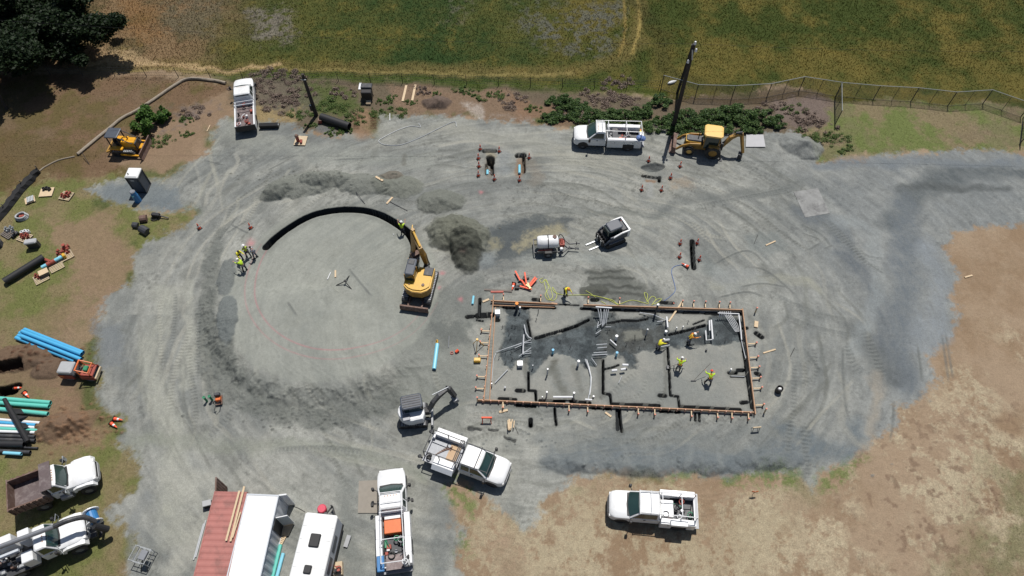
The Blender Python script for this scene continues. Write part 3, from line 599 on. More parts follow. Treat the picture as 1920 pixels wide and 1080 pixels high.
zi = Z
def zat(x, y):
    j = int(np.clip(np.searchsorted(gx, x), 1, NX-1)); i = int(np.clip(np.searchsorted(gy, y), 1, NY-1))
    return float(Z[i-1:i+1, j-1:j+1].mean())
def on(px, py, dz=0.0):
    p = P(px, py); p.z = zat(p.x, p.y)+dz; return p

me = bpy.data.meshes.new('ground'); nv = NX*NY
me.vertices.add(nv); me.vertices.foreach_set('co', np.stack([X+OX, Y+OY, Z], -1).astype(np.float32).ravel())
ii, jj = np.meshgrid(np.arange(NY-1), np.arange(NX-1), indexing='ij'); a0 = (ii*NX+jj).ravel()
fc = np.stack([a0, a0+1, a0+NX+1, a0+NX], -1).astype(np.int32)
me.loops.add(fc.size); me.loops.foreach_set('vertex_index', fc.ravel())
me.polygons.add(len(fc)); me.polygons.foreach_set('loop_start', np.arange(0, fc.size, 4, dtype=np.int32)); me.polygons.foreach_set('loop_total', np.full(len(fc), 4, np.int32))
me.polygons.foreach_set('use_smooth', np.ones(len(fc), bool))
me.update()
at = me.color_attributes.new('soil', 'FLOAT_COLOR', 'POINT')
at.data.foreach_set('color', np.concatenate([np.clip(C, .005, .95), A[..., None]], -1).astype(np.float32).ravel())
gm = bpy.data.materials.new('site_soil'); gm.use_nodes = True; n = gm.node_tree.nodes; L = gm.node_tree.links; b = n['Principled BSDF']
b.inputs['Roughness'].default_value = .95; b.inputs['Specular IOR Level'].default_value = .15
an = n.new('ShaderNodeAttribute'); an.attribute_name = 'soil'; tc = n.new('ShaderNodeTexCoord')
def noise(sc, det, rgh, vec=None):
    q = n.new('ShaderNodeTexNoise'); q.inputs['Scale'].default_value = sc; q.inputs['Detail'].default_value = det; q.inputs['Roughness'].default_value = rgh
    L.new(vec or tc.outputs['Object'], q.inputs['Vector']); return q
def mth(op, a, b_=None):
    q = n.new('ShaderNodeMath'); q.operation = op
    for k, v in ((0, a), (1, b_)):
        if v is None: continue
        if isinstance(v, (int, float)): q.inputs[k].default_value = v
        else: L.new(v, q.inputs[k])
    return q.outputs[0]
f1 = noise(3.2, 9, .8); f2 = noise(11, 4, .8); f3 = noise(.5, 3, .6)
t = mth('ADD', mth('MULTIPLY', mth('SUBTRACT', f1.outputs['Fac'], .5), 1.3), mth('MULTIPLY', mth('SUBTRACT', f2.outputs['Fac'], .5), 1.5))
t = mth('ADD', mth('MULTIPLY', t, an.outputs['Alpha']), 1.0)
t = mth('MULTIPLY', t, mth('ADD', mth('MULTIPLY', f3.outputs['Fac'], .16), .92))
t = mth('MAXIMUM', t, .25)
mx = n.new('ShaderNodeMix'); mx.data_type = 'RGBA'; mx.blend_type = 'MULTIPLY'; mx.inputs[0].default_value = 1
L.new(an.outputs['Color'], mx.inputs[6]); L.new(t, mx.inputs[7]); L.new(mx.outputs[2], b.inputs['Base Color'])
bp = n.new('ShaderNodeBump'); bp.inputs['Strength'].default_value = .8; bp.inputs['Distance'].default_value = .07
L.new(mth('MULTIPLY', mth('ADD', f1.outputs['Fac'], f2.outputs['Fac']), mth('ADD', an.outputs['Alpha'], .25)), bp.inputs['Height']); L.new(bp.outputs[0], b.inputs['Normal'])
me.materials.append(gm)
ground = bpy.data.objects.new('ground', me); COL.objects.link(ground); ground['kind'] = 'structure'

# standing grass, too many blades to count ------------------------------------
def grass_mesh(name, N, hmin, hmax, wmul=1.0):
    rng = np.random.default_rng(11)
    xs = rng.uniform(-64, 64, N); ys = rng.uniform(8, 80, N)
    j = np.clip(np.searchsorted(gx, xs), 0, NX-1); i = np.clip(np.searchsorted(gy, ys), 0, NY-1)
    k = GR[i, j] > rng.random(N)*1.0+.12
    k &= np.abs(xs) < ys*.55+34
    xs, ys, i, j = xs[k], ys[k], i[k], j[k]; n_ = len(xs); zs = Z[i, j]; cc_ = C[i, j]*rng.uniform(.95, 1.35, (n_, 1))*np.where(ys < 58, 1.25, 1)[:, None]
    cc_ = cc_*(1+rng.normal(0, .08, (n_, 3)))
    fld_ = np.clip((ys-58)/6, 0, 1); h = rng.uniform(hmin, hmax, n_)*(.38+.62*fld_); a = rng.uniform(0, 2*np.pi, n_); wd = rng.uniform(.03, .07, n_)*wmul
    la = rng.uniform(0, 2*np.pi, n_); le = h*rng.uniform(.15, .9, n_)
    v = np.empty((n_, 3, 3)); v[:, 0] = np.stack([xs-np.cos(a)*wd, ys-np.sin(a)*wd, zs-.02], -1); v[:, 1] = np.stack([xs+np.cos(a)*wd, ys+np.sin(a)*wd, zs-.02], -1)
    v[:, 2] = np.stack([xs+np.cos(la)*le, ys+np.sin(la)*le, zs+h], -1)
    m_ = bpy.data.meshes.new(name); m_.vertices.add(n_*3); m_.vertices.foreach_set('co', v.astype(np.float32).ravel())
    m_.loops.add(n_*3); m_.loops.foreach_set('vertex_index', np.arange(n_*3, dtype=np.int32)); m_.polygons.add(n_)
    m_.polygons.foreach_set('loop_start', np.arange(0, n_*3, 3, dtype=np.int32)); m_.polygons.foreach_set('loop_total', np.full(n_, 3, np.int32)); m_.update()
    ca = m_.color_attributes.new('soil', 'FLOAT_COLOR', 'POINT')
    ca.data.foreach_set('color', np.repeat(np.concatenate([np.clip(cc_, .003, .9), np.ones((n_, 1))], -1), 3, 0).astype(np.float32).ravel())
    gmat = bpy.data.materials.new('grass_blades'); gmat.use_nodes = True; q = gmat.node_tree.nodes; l = gmat.node_tree.links
    at_ = q.new('ShaderNodeAttribute'); at_.attribute_name = 'soil'; pb = q['Principled BSDF']; pb.inputs['Roughness'].default_value = .8; pb.inputs['Specular IOR Level'].default_value = .1
    l.new(at_.outputs['Color'], pb.inputs['Base Color']); tl = q.new('ShaderNodeBsdfTranslucent'); l.new(at_.outputs['Color'], tl.inputs['Color']); mxs = q.new('ShaderNodeMixShader'); mxs.inputs[0].default_value = .5; l.new(pb.outputs[0], mxs.inputs[1]); l.new(tl.outputs[0], mxs.inputs[2]); l.new(mxs.outputs[0], q['Material Output'].inputs[0]); m_.materials.append(gmat)
    ob = bpy.data.objects.new(name, m_); COL.objects.link(ob); ob['kind'] = 'stuff'
    ob['label'] = 'rough dry and green grass standing in the field and on the verges around the gravel'; ob['category'] = 'grass'
    return ob
grass_mesh('grass', 620000, .05, .17)
# ------------------------------------------------------------------ wheels, cabs, trucks
M_lamp = mat('amber_lens', (.45, .22, .08), .4)
def axis2(front, rear, h):
    a = P(*front, h); b = P(*rear, h); m = (a+b)/2; d = a-b
    L = d.xy.length; rz = math.atan2(d.y, d.x)
    m.z = zat(m.x, m.y); return m, rz, L
def wheel(par, x, y, r, w, name='wheel', twin=False, rimm=None, rz=0):
    s = 1 if y > 0 else -1
    m = MB(); m.ring((x, y-w/2, r), (x, y+w/2, r), r, r*.55, 18); o = m.build(name, M_rubber, par)
    m = MB(); m.cyl((x, y-w*.38, r), (x, y+w*.38, r), r*.57, None, 14); m.cyl((x, y+s*w*.38, r), (x, y+s*w*.46, r), r*.2, None, 8)
    m.build('rim', rimm or M_steel, o)
    if twin:
        m = MB(); m.ring((x, y-s*(w*1.1)-w/2, r), (x, y-s*(w*1.1)+w/2, r), r, r*.5, 16); m.build('inner_tyre', M_rubber, par)
    return o
def cab_body(par, x0, xw, xr, W, zb, zh, zr, paint=None, hood_drop=.12, roofw=.76, wlen=.75, side_win=1, sill=.55, roofback=.12):
    """x0 nose, xw windscreen foot, xr cab back; builds shell, bonnet, roof, glass"""
    paint = paint or M_white; h = W/2
    # shell with rounded nose
    def ring(x, k, zt, zl):
        y = h*k
        return [(x, -y, zl), (x, -y, (zl+zt)*.5), (x, -y*.985, zt-.10), (x, -y*.86, zt-.015), (x, -y*.4, zt+.03), (x, y*.4, zt+.03), (x, y*.86, zt-.015), (x, y*.985, zt-.10), (x, y, (zl+zt)*.5), (x, y, zl)]
    m = MB(); m.loft([ring(x0, .66, zh-hood_drop-.16, sill+.12), ring(x0-.07, .80, zh-hood_drop-.05, sill), ring(x0-.22, .92, zh-hood_drop+.02, sill), ring(x0-.5, .98, zh-.05, sill), ring(x0-.9, 1, zh-.02, sill), ring(xw, 1, zh, sill)])
    m2 = MB(); m2.prismz([(xw+.10, -h*.80), (xw+.17, 0), (xw+.10, h*.80), (xw-.12, h*.84), (xw-.12, -h*.84)], zh-.05, zh+.045); m2.build('wiper_cowl', M_black, par)
    m.loft([ring(xw-.0005, 1, zh, sill), ring(xr+.02, 1, zh-.02, sill), ring(xr, .98, zh-.04, sill)])
    b = m.build('body', paint, par, smooth=True)
    for q in (xw-.15, (xw+xr)/2-.12 if side_win == 2 else None):
        if q is not None:
            for s in (-1, 1): MB().box(q-.012, q+.012, s*h-.006, s*h+.008, sill+.08, zh-.12).build('door_seam', M_black, par)
    m = MB(); m.prismz([(x0-.25, -h*.93), (x0, -h*.72), (x0+.06, -h*.5), (x0+.06, h*.5), (x0, h*.72), (x0-.25, h*.93), (x0-.3, h*.8), (x0-.3, -h*.8)], sill-.02, sill+.26); m.build('bumper', M_grey if W < 2.2 else M_steel, par)
    m = MB(); m.box(x0-.02, x0+.025, -h*.62, h*.62, sill+.3, zh-hood_drop-.14); m.build('grille', M_black, par)
    for s in (-1, 1):
        m = MB(); m.box(x0-.22, x0-.02, s*h*.74-.12, s*h*.74+.12, zh-.46, zh-.26, .02); m.build('headlight', M_cband, par)
    # greenhouse
    rw = h*roofw; xf = xw-wlen; xb = xr+roofback
    m = MB(); ml = []
    for z, k, xa, xc in ((zh, .97, xw-.02, xr+.02), (zh+(zr-zh)*.55, (roofw+.97)/2, xw-wlen*.55, xr+roofback*.5), (zr-.07, roofw+.03, xf+.03, xb-.02), (zr, roofw-.04, xf-.10, xb+.08)):
        y = h*k; c = .10
        ml.append([(xa, -y+c*1.6, z), (xa-c, -y, z), (xc+c, -y, z), (xc, -y+c, z), (xc, y-c, z), (xc+c, y, z), (xa-c, y, z), (xa, y-c*1.6, z)])
    m.loft(ml); m.build('cab_roof', paint, par)
    # glass set just proud
    def lerp(a, c, t): return tuple(a[i]+(c[i]-a[i])*t for i in range(3))
    def panel(a, b_, c, d, mt, name, nrm, t=.012):
        n_ = Vector(nrm).normalized()*t; v = [Vector(q)+n_ for q in (a, b_, c, d)]; v2 = [q-n_*1.8 for q in v]
        return MB().loft([[tuple(q) for q in v2], [tuple(q) for q in v]]).build(name, mt, par)
    zr2 = zr-.05
    hz = zr-zh
    m = MB(); rs = []
    for k in np.linspace(-1, 1, 9):
        q = .13*(1-k*k); a_ = Vector((xw-.10+q, k*h*.86, zh+.045)); b_ = Vector((xf+.02+q*.5, k*h*(roofw-.06), zr-.035+.012*(1-k*k))); nn = Vector((hz, 0, wlen)).normalized()*.035
        rs.append([tuple(a_+nn), tuple(b_+nn), tuple(b_-nn*2), tuple(a_-nn*2)])
    m.loft(rs); m.build('windscreen', M_wind, par)
    for s in (-1, 1):
        ya = lambda z: s*h*(.97+(roofw+.03-.97)*(z-zh)/(hz-.07))
        z1 = zh+.06; z2 = zr-.14; fx = lambda z: xw-.12-wlen*(z-zh)/hz
        xs = [fx(z1)-.1, xr+.28]
        if side_win == 2:
            mid = (xw+xr)/2-.25; parts_ = [(None, mid+.05), (mid-.05, xr+.22)]
        else: parts_ = [(None, xr+.25)]
        for a_, b2 in parts_:
            A1 = (fx(z1)-.08 if a_ is None else a_); A2 = (fx(z2)-.10 if a_ is None else a_)
            panel((A1, ya(z1), z1), (b2, ya(z1), z1), (b2, ya(z2), z2), (A2, ya(z2), z2), M_glass, 'side_window', (0, s*hz, h*(.94-roofw)), .016)
        m = MB(); m.bar((xw-.25, s*h, zh-.02), (xw-.1, s*(h+.3), zh+.08), .05); m.box(xw-.22, xw-.02, s*(h+.30)-.09, s*(h+.30)+.09, zh-.08, zh+.32, .03); m.build('mirror', M_black, par)
        m = MB(); m.box((xw+xr)/2-.1, (xw+xr)/2+.06, s*(h+.0)-.02, s*h+.02, zh-.22, zh-.16); m.build('door_handle', M_black, par)
    panel((xr+.06, -h*.8, zh+.08), (xr+.06, h*.8, zh+.08), (xb-.02, h*(roofw-.12), zr-.14), (xb-.02, -h*(roofw-.12), zr-.14), M_glass, 'rear_window', (-hz, 0, roofback), .02)
    for k in (-2, -1, 0, 1, 2): MB().box(xf-.22, xf-.15, k*.2*h-.025, k*.2*h+.025, zr-.01, zr+.03).build('cab_light', M_lamp, par)
    return b
def arch(par, x, W, r, s):
    m = MB(); pr = [(x+math.cos(t)*(r+.10), r+math.sin(t)*(r+.10)) for t in np.linspace(R(-10), R(190), 10)]
    m.prism(pr, s*(W/2-.05), s*(W/2+.012)); m.build('wheel_arch', M_black, par)
def junk(par, x0, x1, y0, y1, z, n, seed, pal=None):
    """loose tools on a load bed, each a child of the truck's load"""
    rg = random.Random(seed); pal = pal or [M_redfit, M_white, M_dsteel, M_black, M_green, M_orange, M_steel, M_black, M_grey]
    for i in range(n):
        cx = rg.uniform(x0+.15, x1-.15); cy = rg.uniform(y0+.12, y1-.12); k = rg.random(); m = MB(); mt = rg.choice(pal)
        if k < .35: a, b = rg.uniform(.1, .28), rg.uniform(.08, .2); m.box(cx-a, cx+a, cy-b, cy+b, z, z+rg.uniform(.12, .4), .03); nm = 'tool_box'
        elif k < .6: m.cyl((cx, cy, z), (cx, cy, z+rg.uniform(.15, .4)), rg.uniform(.08, .17), None, 10); nm = 'can'
        elif k < .8: a = rg.uniform(0, 6.28); q = rg.uniform(.3, .7); m.tube([(cx-q*math.cos(a)*.6, cy-q*math.sin(a)*.4, z+.3), (cx, cy, z+.42), (cx+q*math.cos(a)*.6, cy+q*math.sin(a)*.4, z+.3)], .03); nm = 'long_tool'
        else:
            q = rg.uniform(.14, .24); m.tube([(cx+q*math.cos(t), cy+q*math.sin(t), z+.3+.02*t) for t in np.linspace(0, 12, 22)], .03); nm = 'coiled_hose'
        m.build(nm, mt, par)
def service_truck(name, label, front, rear, h, W=2.05, BW=2.35, xwf=.205, xrf=.40, bodyf=.42, zh=1.36, zr=2.08, side_win=1, rack=None, rack_full=True, style='bins', seed=1, cat='truck', wlen=.72, extra=None, roofback=.12, wr=.42, group=None):
    loc, rz, L = axis2(front, rear, h)
    t = empty(name, label, cat, loc, rz, group); x0 = L/2
    X_ = lambda f: x0-f*L
    cab_body(t, x0, X_(xwf), X_(xrf), W, 0, zh, zr, side_win=side_win, wlen=wlen, roofback=roofback)
    m = MB(); m.box(-x0+.25, x0-.5, -.42, .42, .38, .56); m.cyl((x0-.95, -W/2+.2, .42), (x0-.95, W/2-.2, .42), .07); m.cyl((-x0+1.3, -W/2+.2, .42), (-x0+1.3, W/2-.2, .42), .09); m.build('chassis', M_black, t)
    fx = x0-.95; bx = -x0+L*.22
    for s in (-1, 1):
        wheel(t, fx, s*(W/2-.13), wr, .27); arch(t, fx, W, wr, s); wheel(t, bx, s*(BW/2-.15), wr, .27, twin=style != 'pickup')
    xb = X_(bodyf); z0 = .62
    if style == 'bins':
        m = MB(); m.box(-x0+.3, xb, -BW/2+.05, BW/2-.05, z0, z0+.10); m.build('load_floor', M_dsteel, t)
        MB().box(xb-.05, xb, -BW/2+.44, BW/2-.44, z0+.1, 1.25).build('bulkhead', M_white, t); MB().box(-x0+.28, -x0+.34, -BW/2+.44, BW/2-.44, z0+.1, 1.05).build('tail_board', M_white, t)
        for s in (-1, 1):
            ya, yb = sorted((s*BW/2, s*(BW/2-.43)))
            m = MB(); m.box(bx+.55, xb, ya, yb, z0-.15, 1.46, .03); m.box(-x0+.3, bx-.55, ya, yb, z0-.15, 1.46, .03); m.box(bx-.55, bx+.55, ya, yb, .95, 1.457); m.build('side_locker', M_white, t)
            arch(t, bx, BW, wr, s)
            m = MB(); 
            for k in (.25, .5, .78): q = -x0+.3+(xb+x0-.3)*k; m.box(q-.04, q+.04, s*(BW/2)-.015, s*(BW/2)+.02, 1.12, 1.18)
            m.build('locker_latches', M_black, t)
        m = MB(); m.box(-x0-.05, -x0+.3, -BW/2+.1, BW/2-.1, .5, .62); m.build('rear_step', M_steel, t)
        junk(t, -x0+.4, xb-.15, -BW/2+.5, BW/2-.5, z0+.1, 15, seed)
    elif style == 'pickup':
        m = MB()
        for s in (-1, 1): m.box(-x0+.05, xb, *sorted((s*W/2, s*(W/2-.16))), .55, 1.3, .03)
        m.box(xb-.06, xb, -W/2+.16, W/2-.16, .7, 1.3); m.build('bed_side', M_white, t)
        m = MB(); m.box(-x0+.02, xb-.06, -W/2+.16, W/2-.16, .66, .74); m.build('load_floor', M_bed, t)
        m = MB(); m.box(-x0-.02, -x0+.06, -W/2+.02, W/2-.02, .6, 1.28, .02); m.build('tailgate', M_black, t)
        for s in (-1, 1): arch(t, bx, W, wr, s)
        junk(t, -x0+.1, xb-.1, -W/2+.2, W/2-.2, .74, 13, seed, [M_redfit, M_white, M_black, M_dsteel, M_redfit, M_white])
    if rack:
        zt = zr+.16; y = BW/2-.42; m = MB(); r = .035
        xs_ = [X_(xwf)-wlen+.02 if rack_full else xb, xb-.05, (xb-x0)/2, -x0+.35]
        for s in (-1, 1):
            m.cyl((xs_[0], s*y*.92, zt), (xs_[-1], s*y, zt), r, None, 6)
            for q in xs_[1:]: m.cyl((q, s*y, 1.3), (q, s*y, zt), r, None, 6)
        for q in xs_: m.cyl((q, -y, zt), (q, y, zt), r, None, 6)
        if rack_full: m.cyl(((xs_[0]+xs_[1])/2, -y, zt), ((xs_[0]+xs_[1])/2, y, zt), r*.8, None, 6)
        m.build('ladder_rack', rack, t)
    return t, x0, xb, bx, BW, z0
# 1 by the dry grass, lower right
t, x0, xb, bx, BW, z0 = service_truck('service_truck', 'white service truck facing left on the dry grass at the bottom right', (1142, 943), (1311, 957), 1.15, BW=2.5, rack=M_white, seed=3, bodyf=.565, xwf=.215, xrf=.56)
m = MB(); m.box(-x0+.95, -x0+2.15, BW/2-.35, BW/2+.12, 1.46, 1.72, .03); m.build('top_locker', M_white, t)
m = MB(); m.box(xb-1.0, xb-.1, -.6, .62, z0+.1, z0+.55, .04); m.build('drum_box', M_white, t)
# 2 by the hedge
t, x0, xb, bx, BW, z0 = service_truck('service_truck', 'white short-cab service truck facing left in front of the bramble hedge', (1076, 249), (1207, 253), 1.15, W=2.1, BW=2.35, rack=M_white, seed=5, bodyf=.475, xwf=.20, xrf=.455, wlen=.78, zh=1.42, zr=2.15, wr=.45)
m = MB(); m.ell((-x0+.45, .75, 1.55), .42, .35, .22, 10, 5); m.ell((-x0+.15, .7, 1.4), .3, .35, .22, 8, 5); m.build('blue_tarpaulin', M_bhose, t)
m = MB(); m.box(-x0+.02, -x0+.5, -.3, .45, 1.1, 1.38, .03); m.build('rear_locker', M_white, t)
m = MB(); m.box(xb-1.1, xb-.5, -.7, .7, z0+.1, z0+.75, .04); m.build('grey_tank', M_dsteel, t)
for q, mt in ((-.35, M_redfit), (-.6, M_vesty), (-.8, M_orange)): MB().cyl((-x0+.25, q, .62), (-x0+.28, q, 1.1), .12).build('bottle', mt, t)
# 3 beside the small excavator
loc, rz, L = axis2((952, 888), (803, 833), 1.1)
t, x0, xb, bx, BW, z0 = service_truck('flatbed_truck', 'white crew cab flatbed truck with black rack, parked below the white mini excavator', (952, 888), (803, 833), 1.1, rack=None, style='flat', seed=6, bodyf=.585, xwf=.20, xrf=.555, side_win=2, W=2.08, BW=2.45)
m = MB(); m.box(-x0, xb, -BW/2, BW/2, .78, .90); m.build('flatbed_deck', M_grey if False else M_steel, t)
m = MB(); m.box(xb-1.05, xb-.25, -.55, .72, .905, .95); m.build('plywood_sheet', M_ply, t)
m = MB(); m.box(-x0+.25, xb, BW/2-.38, BW/2+.22, .9, 1.42, .03); m.build('side_locker', M_white, t)
m = MB(); m.box(-x0+.95, xb-.05, -BW/2-.12, -BW/2+.5, .9, 1.36, .02); m.build('side_locker', M_white, t)
m = MB(); m.loft([[(x, -BW/2-.12, 1.33), (x, -BW/2-.42, 1.05), (x, -BW/2-.44, 1.08), (x, -BW/2-.13, 1.38)] for x in (-x0+.95, xb-.05)]); m.build('open_locker_lid', M_greywhite, t)
m = MB(); zt = 2.12
for s in (-1, 1):
    m.cyl((L*.3, s*.78, zt), (-x0+.1, s*.9, zt), .035, None, 6)
    for q in (xb-.05, (xb-x0)/2, -x0+.1): m.cyl((q, s*.9, .9), (q, s*.9, zt), .04, None, 6)
for q in (L*.3-.05, .9, xb, xb-.12, xb-.24, -x0+.1): m.cyl((q, -.9, zt), (q, .9, zt), .035, None, 6)
m.build('ladder_rack', M_dsteel, t)
m = MB()
for k in range(7): a = -.5+k*.16; m.bar((xb-1.9+.1*k, a, .95), (xb-.9, .35-a*.4, .97), .05, .04)
m.build('steel_pipes', M_rust, t)
junk(t, -x0+.05, -x0+.8, -1.1, -.2, .9, 3, 4, [M_black, M_grey]); junk(t, -x0-.1, -x0+.5, .5, 1.1, .9, 3, 9, [M_grey, M_rust, M_white])
m = MB()
for s in (-1, 1): m.bar((-x0-.02, s*1.0, .6), (-x0-.25, s*1.05, 1.0), .1); m.cyl((-x0-.3, s*1.05, .95), (-x0-.2, s*1.05, 1.15), .13)
m.build('tail_lamps', M_dsteel, t)
# 4 bottom centre
t, x0, xb, bx, BW, z0 = service_truck('service_truck', 'white service truck pointing up with an orange tool chest in its bed', (733, 879), (741, 1070), 1.1, rack=M_white, seed=8, bodyf=.47, xwf=.19, xrf=.455, side_win=2, W=2.08, BW=2.45)
m = MB(); m.box(xb-1.35, xb-.35, -.62, .62, z0+.1, 1.42, .03); m.build('orange_tool_chest', M_orange, t)
m = MB(); m.box(xb-.33, xb-.1, -.6, .6, z0+.1, 1.3, .03); m.build('white_tank', M_white, t)
m = MB(); m.box(-x0-.05, -x0+1.0, BW/2-.55, BW/2-.05, 1.47, 1.66, .04); m.build('blue_compressor', M_bluep, t)
m = MB(); m.box(-x0+.1, -x0+1.1, -.62, .62, 1.0, 1.06); m.build('deck_plate', M_bed, t)
for s in (-1, 1): MB().cyl((xb-1.7, s*.6, .9), (xb-2.2, s*.62, .9), .1).build('gas_bottle', M_green, t)
junk(t, -x0, -x0+.9, -BW/2+.1, -BW/2+.6, 1.36, 7, 22, [M_grey, M_black, M_white])
m = MB(); 
for s in (-1, 1): m.bar((L/2*.35, s*1.0, 1.3), (L/2*.33, s*1.42, 1.25), .05); m.box(L/2*.33-.1, L/2*.33+.1, s*1.45-.08, s*1.45+.08, 1.05, 1.4)
m.build('tow_mirror', M_black, t)
# 5 top left pickup
t, x0, xb, bx, BW, z0 = service_truck('pickup_truck', 'white crew cab pickup pointing up by the top wire fence', (456, 147), (459, 237), 1.15, style='pickup', seed=12, bodyf=.50, xwf=.20, xrf=.485, side_win=2, W=2.05, BW=2.05, cat='pickup')
m = MB()
for q in (xb-.25, xb-.75): m.bar((q, -.95, 1.5), (q, .95, 1.5), .06); [m.bar((q, s*.95, 1.2), (q, s*.95, 1.5), .06) for s in (-1, 1)]
m.build('load_bars', M_greywhite, t)

# dump truck
loc, rz, L = axis2((177, 877), (24, 934), 1.5)
t = empty('dump_truck', 'white dump truck with a rusty empty steel body on the grass, lower left', 'dump truck', loc, rz); t.scale = (1, 1, 1.13); x0 = L/2; W = 2.3
cab_body(t, x0, x0-1.85, x0-3.05, 1.95, 0, 1.62, 2.45, wlen=.35, hood_drop=.25, roofw=.84, sill=.75, roofback=.05)
for s in (-1, 1):
    m = MB(); pr = [(x0-1.72, .95), (x0-1.6, 1.34), (x0-1.3, 1.46), (x0-.6, 1.44), (x0-.25, 1.28), (x0-.12, .9), (x0-.3, .9), (x0-.45, 1.15), (x0-1.4, 1.15), (x0-1.55, .9)]; m.prism(pr, s*.85, s*1.16); m.build('front_fender', M_white, t)
    wheel(t, x0-.95, s*1.02, .5, .3); wheel(t, -x0+1.6, s*.98, .5, .3, twin=True)
    m = MB(); m.tube([(x0-1.9, s*1.0, 1.9), (x0-1.7, s*1.35, 2.1), (x0-1.8, s*1.4, 1.5), (x0-1.95, s*1.0, 1.4)], .025); m.box(x0-1.85, x0-1.75, s*1.38-.12, s*1.38+.12, 1.5, 2.0, .02); m.build('mirror_frame', M_galv, t)
    m = MB(); m.cyl((x0-2.7, s*1.0, .75), (x0-1.9, s*1.0, .75), .28); m.build('fuel_tank', M_steel, t)
m = MB(); m.box(-x0+.2, x0-.5, -.45, .45, .55, .85); m.build('chassis', M_black, t)
bxf = x0-3.15; zb = 1.15; zt = 1.95
m = MB(); m.box(-x0, bxf, -W/2, W/2, zb-.12, zb); m.build('dump_floor', M_bed, t)
m = MB(); m.box(-x0, bxf, -W/2-.03, -W/2+.07, zb, zt); m.box(-x0, bxf, W/2-.07, W/2+.03, zb, zt)
for k in range(6): q = -x0+.3+k*(bxf+x0-.5)/5; m.box(q-.05, q+.05, -W/2-.10, -W/2-.03, zb, zt); m.box(q-.05, q+.05, W/2+.03, W/2+.10, zb, zt)
m.build('side_wall', M_rust, t)
m = MB(); m.box(-x0-.08, -x0, -W/2-.1, W/2+.1, zb-.1, zt+.02); m.build('tailgate', M_rust, t)
m = MB(); m.box(bxf, bxf+.07, -W/2, W/2, zb, 2.45); m.box(bxf, bxf+.75, -W/2+.05, W/2-.05, 2.56, 2.62); m.build('cab_guard', M_bed, t)

# vacuum excavation truck, runs out of the frame at lower left
loc, rz, L = axis2((160, 985), (-62, 1080), 1.5)
t = empty('vacuum_truck', 'white vacuum truck with long boom tube and blue hose reel, bottom left corner', 'vacuum truck', loc, rz); t.scale = (1, 1, 1.08); x0 = L/2
cab_body(t, x0-.1, x0-1.75, x0-3.0, 2.0, 0, 1.65, 2.5, wlen=.4, hood_drop=.3, roofw=.84, sill=.8, roofback=.05)
for s in (-1, 1):
    m = MB(); pr = [(x0-1.8, .95), (x0-1.68, 1.38), (x0-1.35, 1.5), (x0-.6, 1.47), (x0-.25, 1.3), (x0-.15, .9), (x0-.3, .9), (x0-.45, 1.2), (x0-1.5, 1.2), (x0-1.65, .9)]; m.prism(pr, s*.85, s*1.2); m.build('front_fender', M_white, t)
    wheel(t, x0-1.0, s*1.05, .52, .3); wheel(t, -x0+1.6, s*1.0, .52, .3, twin=True); wheel(t, -x0+2.9, s*1.0, .52, .3, twin=True)
    m = MB(); m.tube([(x0-1.7, s*1.0, 1.9), (x0-1.5, s*1.4, 2.1), (x0-1.6, s*1.45, 1.5), (x0-1.8, s*1.0, 1.4)], .03); m.build('mirror_frame', M_galv, t)
m = MB(); m.box(-x0+.1, x0-.5, -.5, .5, .6, .95); m.box(-x0+.1, x0-3.3, -1.2, 1.2, .95, 1.1); m.build('chassis', M_dsteel, t)
m = MB(); m.box(x0-4.0, x0-3.25, -1.15, -.35, 1.1, 2.1, .05); m.build('front_locker', M_white, t)
m = MB(); m.box(x0-4.0, x0-3.25, .35, 1.2, 1.1, 2.3, .05); m.build('front_locker', M_white, t)
m = MB(); m.box(x0-5.9, x0-4.3, .45, 1.2, 1.1, 2.5, .06); m.build('blower_cabinet', M_white, t)
m = MB(); m.box(x0-7.4, x0-6.05, .3, 1.2, 1.1, 2.3, .06); m.build('filter_cabinet', M_white, t)
m = MB(); m.cyl((x0-7.9, -.75, 1.2), (x0-7.9, -.75, 2.2), .62, None, 16); m.ell((x0-7.9, -.75, 2.2), .62, .62, .22, 16, 4, 0, 90); m.build('water_tank', M_white, t)
m = MB(); m.bar((x0-4.1, -.05, 2.0), (-x0+.9, .02, 2.0), .22, .2); m.build('hydraulic_beam', M_greywhite, t)
junk(t, x0-7.0, x0-4.3, -1.1, .2, 1.1, 26, 31, [M_dsteel, M_black, M_steel, M_rust, M_grey, M_dsteel, M_white])
m = MB(); m.tube(smoothline([(-x0+.2, .3, 2.4), (x0-6.6, .25, 3.0), (x0-5.2, .15, 3.2)], 4), .17, 10); m.build('boom_hose', M_black, t)
m = MB(); m.cyl((x0-5.3, .15, 3.2), (x0-1.1, -.02, 3.1), .17, None, 12); m.build('boom_tube', M_steel, t)
m = MB(); m.tube(smoothline([(x0-1.2, -.02, 3.1), (x0-.3, 0, 3.05), (x0+.5, 0, 2.6), (x0+.9, -.3, 1.9)], 4), .18, 10); m.build('suction_elbow', M_dsteel, t)
m = MB(); m.cyl((x0+.75, -.55, 1.9), (x0+1.2, -.75, 1.0), .24, None, 12); m.cyl((x0+.5, -.9, .6), (x0+.8, .2, .6), .1); m.build('suction_nozzle', M_black, t)
a = Vector((x0+.55, .05, 1.25)); b = Vector((x0+.45, .9, 1.35))
m = MB(); m.cyl(a+(b-a)*-.0, b, .36, None, 16); o = m.build('hose_reel', M_bluep, t)
m = MB(); m.ring(a-(b-a)*.08, a, .55, .34, 18); m.ring(b, b+(b-a)*.08, .55, .34, 18); m.build('reel_flange', M_white, o)
